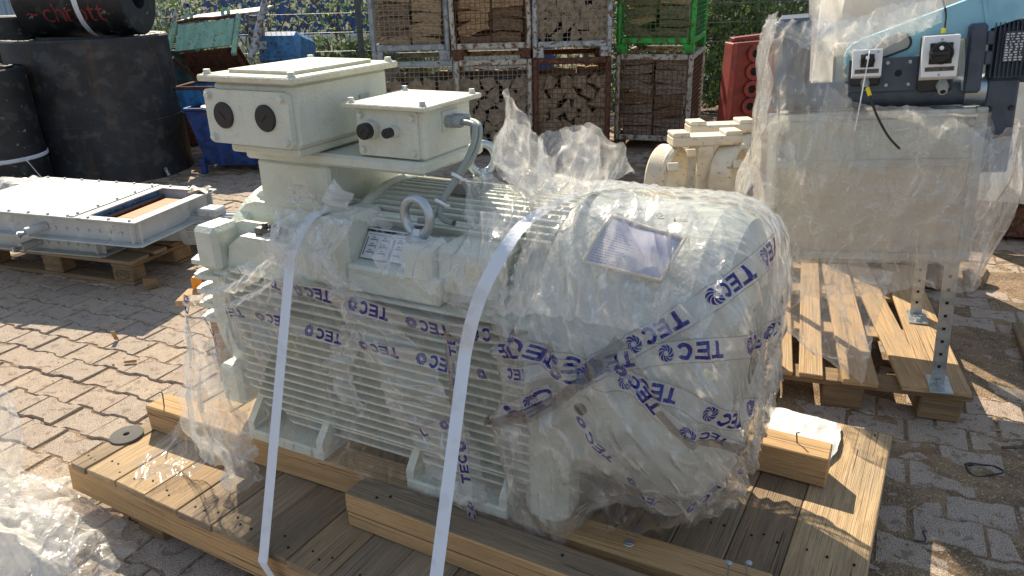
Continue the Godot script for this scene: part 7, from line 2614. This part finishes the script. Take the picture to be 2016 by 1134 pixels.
# ---------------------------------------------------------------- small things
func litter() -> void:
	var deck := Transform3D(Basis(Vector3.UP, deg_to_rad(-30.0)), Vector3(-1.422, 0, -2.042))
	# grinding disc on the corner of the skid
	var mb := MB.new()
	var o := PackedVector2Array()
	for i in 96:
		var a := TAU * i / 96
		o.append(Vector2(cos(a), sin(a)) * (0.0535 if i % 2 else 0.0515))
	var hole := []
	mb.lathe([Vector2(0.0105, 0.0), Vector2(0.0105, 0.007), Vector2(0.02, 0.008), Vector2(0.0515, 0.006), Vector2(0.0535, 0.003), Vector2(0.0525, 0.0), Vector2(0.0105, 0.0)], 96, Vector3.ZERO, Vector3.UP)
	var d := part(self, "cutting_disc", mb, M.abrasive)
	d.transform = deck * Transform3D(Basis(Vector3.RIGHT, 0.05), Vector3(0.055, 0.184, -0.175))
	tag(d, "round grey disc with a centre hole lying on the skid's left corner", "disc")
	# crumpled paper sleeve on the deck
	var t := thing("paper_sleeve", "crumpled white paper sleeve lying on the right end of the skid", "paper", deck * Vector3(2.0, 0.184, -1.14), 30)
	sheet(t, "leaf", M.paper, [
		[Vector3(-0.13, 0.004, -0.17), Vector3(0.0, 0.01, -0.165), Vector3(0.11, 0.004, -0.15)],
		[Vector3(-0.12, 0.012, 0.0), Vector3(0.0, 0.024, 0.0), Vector3(0.12, 0.008, 0.0)],
		[Vector3(-0.10, 0.006, 0.13), Vector3(0.0, 0.012, 0.16), Vector3(0.09, 0.004, 0.15)]], 50, 60, 0.007, 9.0, 111, 0.004)
	mb = MB.new()
	for k in 7:
		mb.box(Vector3(-0.118, 0.0165, -0.14 + k * 0.018), Vector3(0.01, 0.001, 0.004), 0.0)
	part(t, "printed_marks", mb, M.ink)
	# broken brick and offcuts near the euro pallet
	mb = MB.new()
	mb.box(Vector3.ZERO, Vector3(0.075, 0.06, 0.06), 0.008, Basis(Vector3.UP, 0.5), 1.1, 0.006, rng)
	var b := part(self, "wood_offcut", mb, M.wood_old, Vector3(-2.02, 0.03, -3.98))
	tag(b, "small brown block lying beside the euro pallet's marked corner", "offcut")
	mb = MB.new()
	mb.box(Vector3.ZERO, Vector3(0.02, 0.055, 0.006), 0.001, Basis(Vector3.RIGHT, 0.3), 1.0, 0.002, rng)
	b = part(self, "wood_splinter", mb, M.wood_pallet, Vector3(-1.90, 0.026, -3.30))
	tag(b, "pale splinter standing up between the paving stones at the left", "splinter")
	mb = MB.new()
	mb.box(Vector3.ZERO, Vector3(0.05, 0.012, 0.012), 0.002, Basis(Vector3.UP, 0.2), 1.0, 0.002, rng)
	b = part(self, "wood_splinter", mb, M.wood_pallet, Vector3(-1.72, 0.008, -3.06))
	tag(b, "pale splinter lying flat on the sunlit paving left of the motor", "splinter")
	# orange strap hook and board end peeping out left of the motor
	mb = MB.new()
	mb.box(Vector3.ZERO, Vector3(0.036, 0.055, 0.03), 0.006)
	b = part(self, "orange_bracket", mb, M.orange, Vector3(-1.285, 0.437, -2.9))
	tag(b, "orange bracket peeping out behind the motor's left end", "bracket")
	mb = MB.new()
	mb.box(Vector3(0, -0.15, 0), Vector3(0.16, 0.022, 0.14), 0.003)
	mb.box(Vector3(0.05, -0.356, 0), Vector3(0.05, 0.388, 0.05), 0.003)
	b = part(self, "timber_stub", mb, M.wood_pallet, Vector3(-1.25, 0.55, -2.84))
	tag(b, "short pale timber stand behind the motor's left end", "timber")
	# stick and stone at the right
	mb = MB.new()
	mb.box(Vector3.ZERO, Vector3(0.5, 0.035, 0.045), 0.006, Basis(), 1.0, 0.008, rng)
	b = part(self, "broken_slat", mb, M.wood_old, Vector3(2.22, 0.02, -2.95))
	b.rotation = Vector3(0, 1.15, 0.0)
	tag(b, "broken wooden slat lying on the soil at the right", "slat")
	for k in 2:
		mb = MB.new()
		var pts := []
		for i in 12:
			pts.append(Vector3(i * 0.05 - 0.3, 0.008 + 0.002 * sin(i * 2.0 + k), 0.01 * sin(i * 0.9 + k * 2.0)))
		mb.tube(pts, 0.0055, 6)
		b = part(self, "twig", mb, M.branch, Vector3(1.98 + k * 0.03, 0.002, -2.25 - k * 0.03))
		b.rotation.y = 0.1 + k * 0.1
		tag(b, ["thin twig on the soil right of the slatted pallet", "second twig just behind the first, right of the slatted pallet"][k], "twig")
	mb = MB.new()
	mb.box(Vector3.ZERO, Vector3(0.14, 0.09, 0.1), 0.02, Basis(Vector3(0.3, 1, 0.1).normalized(), 0.6), 0.9, 0.014, rng)
	b = part(self, "earth_clod", mb, M.soil, Vector3(2.45, 0.035, -3.72))
	tag(b, "lump of earth lying in front of the dark beam at the right", "clod")
	# black cable tie loop and dark thread
	mb = MB.new()
	var loop := []
	for i in 30:
		var a := TAU * i / 30
		loop.append(Vector3(cos(a) * 0.055, 0.008 + 0.006 * sin(a * 2.0), sin(a) * 0.036 + 0.006 * sin(3.0 * a)))
	mb.tube(loop, 0.0032, 6, true)
	mb.box(Vector3(-0.035, 0.01, -0.028), Vector3(0.03, 0.008, 0.01), 0.002)
	b = part(self, "cable_loop", mb, M.black_plastic, Vector3(1.55, 0.0, -2.10))
	tag(b, "black plastic loop lying on the soil at the right edge", "loop")
	mb = MB.new()
	mb.tube(spline([Vector3(-0.035, 0.006, 0.015), Vector3(-0.012, 0.006, 0.022), Vector3(0.0, 0.007, 0.012), Vector3(0.004, 0.012, -0.015), Vector3(0.02, 0.006, -0.02)], 18), 0.0022, 6)
	b = part(self, "dark_thread", mb, M.black_plastic, Vector3(1.19, 0.0, -1.79))
	tag(b, "curled dark thread on the sunlit paving at the lower right", "thread")
	mb = MB.new()
	mb.tube(spline([Vector3(-0.012, 0.004, 0.01), Vector3(0.0, 0.01, 0.0), Vector3(0.006, 0.006, -0.014)], 10), 0.006, 6)
	b = part(self, "blue_scrap", mb, M.bright_blue, Vector3(1.09, 0.012, -2.30))
	tag(b, "tiny blue plastic scrap behind the skid's right corner", "scrap")
	# wood shavings, straw and grit on the ground and on the deck
	var r := RandomNumberGenerator.new()
	r.seed = 77
	var kinds := []
	for k in 4:
		mb = MB.new()
		if k < 2:
			mb.box(Vector3.ZERO, Vector3(1, 0.1, 0.12 + k * 0.1), 0.02, Basis(), 1.0, 0.04, r)
		else:
			mb.box(Vector3.ZERO, Vector3(0.5, 0.34, 0.42), 0.1, Basis(), 1.0, 0.06, r)
		var am := ArrayMesh.new()
		mb.surface(am, [M.wood_pallet, M.wood_deck_pale, M.soil, M.paver_grey][k])
		var ts := []
		for i in [420, 300, 1500, 900][k]:
			var x := r.randf_range(0.9, 3.2)
			var z := r.randf_range(-4.8, -1.1)
			if r.randf() < 0.25:
				x = r.randf_range(-3.2, 1.0)
				z = r.randf_range(-6.5, -1.1)
			var s := r.randf_range(0.006, 0.034) if k < 2 else r.randf_range(0.004, 0.014)
			var y := 0.002
			var q := deck.affine_inverse() * Vector3(x, 0, z)
			if q.x > 0.0 and q.x < 2.2 and q.z < 0.02 and q.z > -1.36:
				if k >= 2 or r.randf() < 0.7 or (q.z < -0.25 and q.x < 2.0):
					continue
				y = 0.183
			ts.append(Transform3D(Basis.from_euler(Vector3(r.randf_range(-0.2, 0.2), r.randf_range(0, TAU), r.randf_range(-0.15, 0.15))).scaled(Vector3.ONE * s), Vector3(x, y, z)))
		var mm := MultiMesh.new()
		mm.transform_format = MultiMesh.TRANSFORM_3D
		mm.mesh = am
		mm.instance_count = ts.size()
		for i in ts.size():
			mm.set_instance_transform(i, ts[i])
		var mi := MultiMeshInstance3D.new()
		mi.name = numbered(["wood_chips", "wood_shavings", "soil_crumbs", "grit"][k])
		mi.multimesh = mm
		add_child(mi)
		stuff(mi)
		tag(mi, ["pale wood chips scattered over the yard", "wood shavings scattered over the yard", "dark soil crumbs scattered over the paving", "grey grit scattered over the paving"][k], "litter")
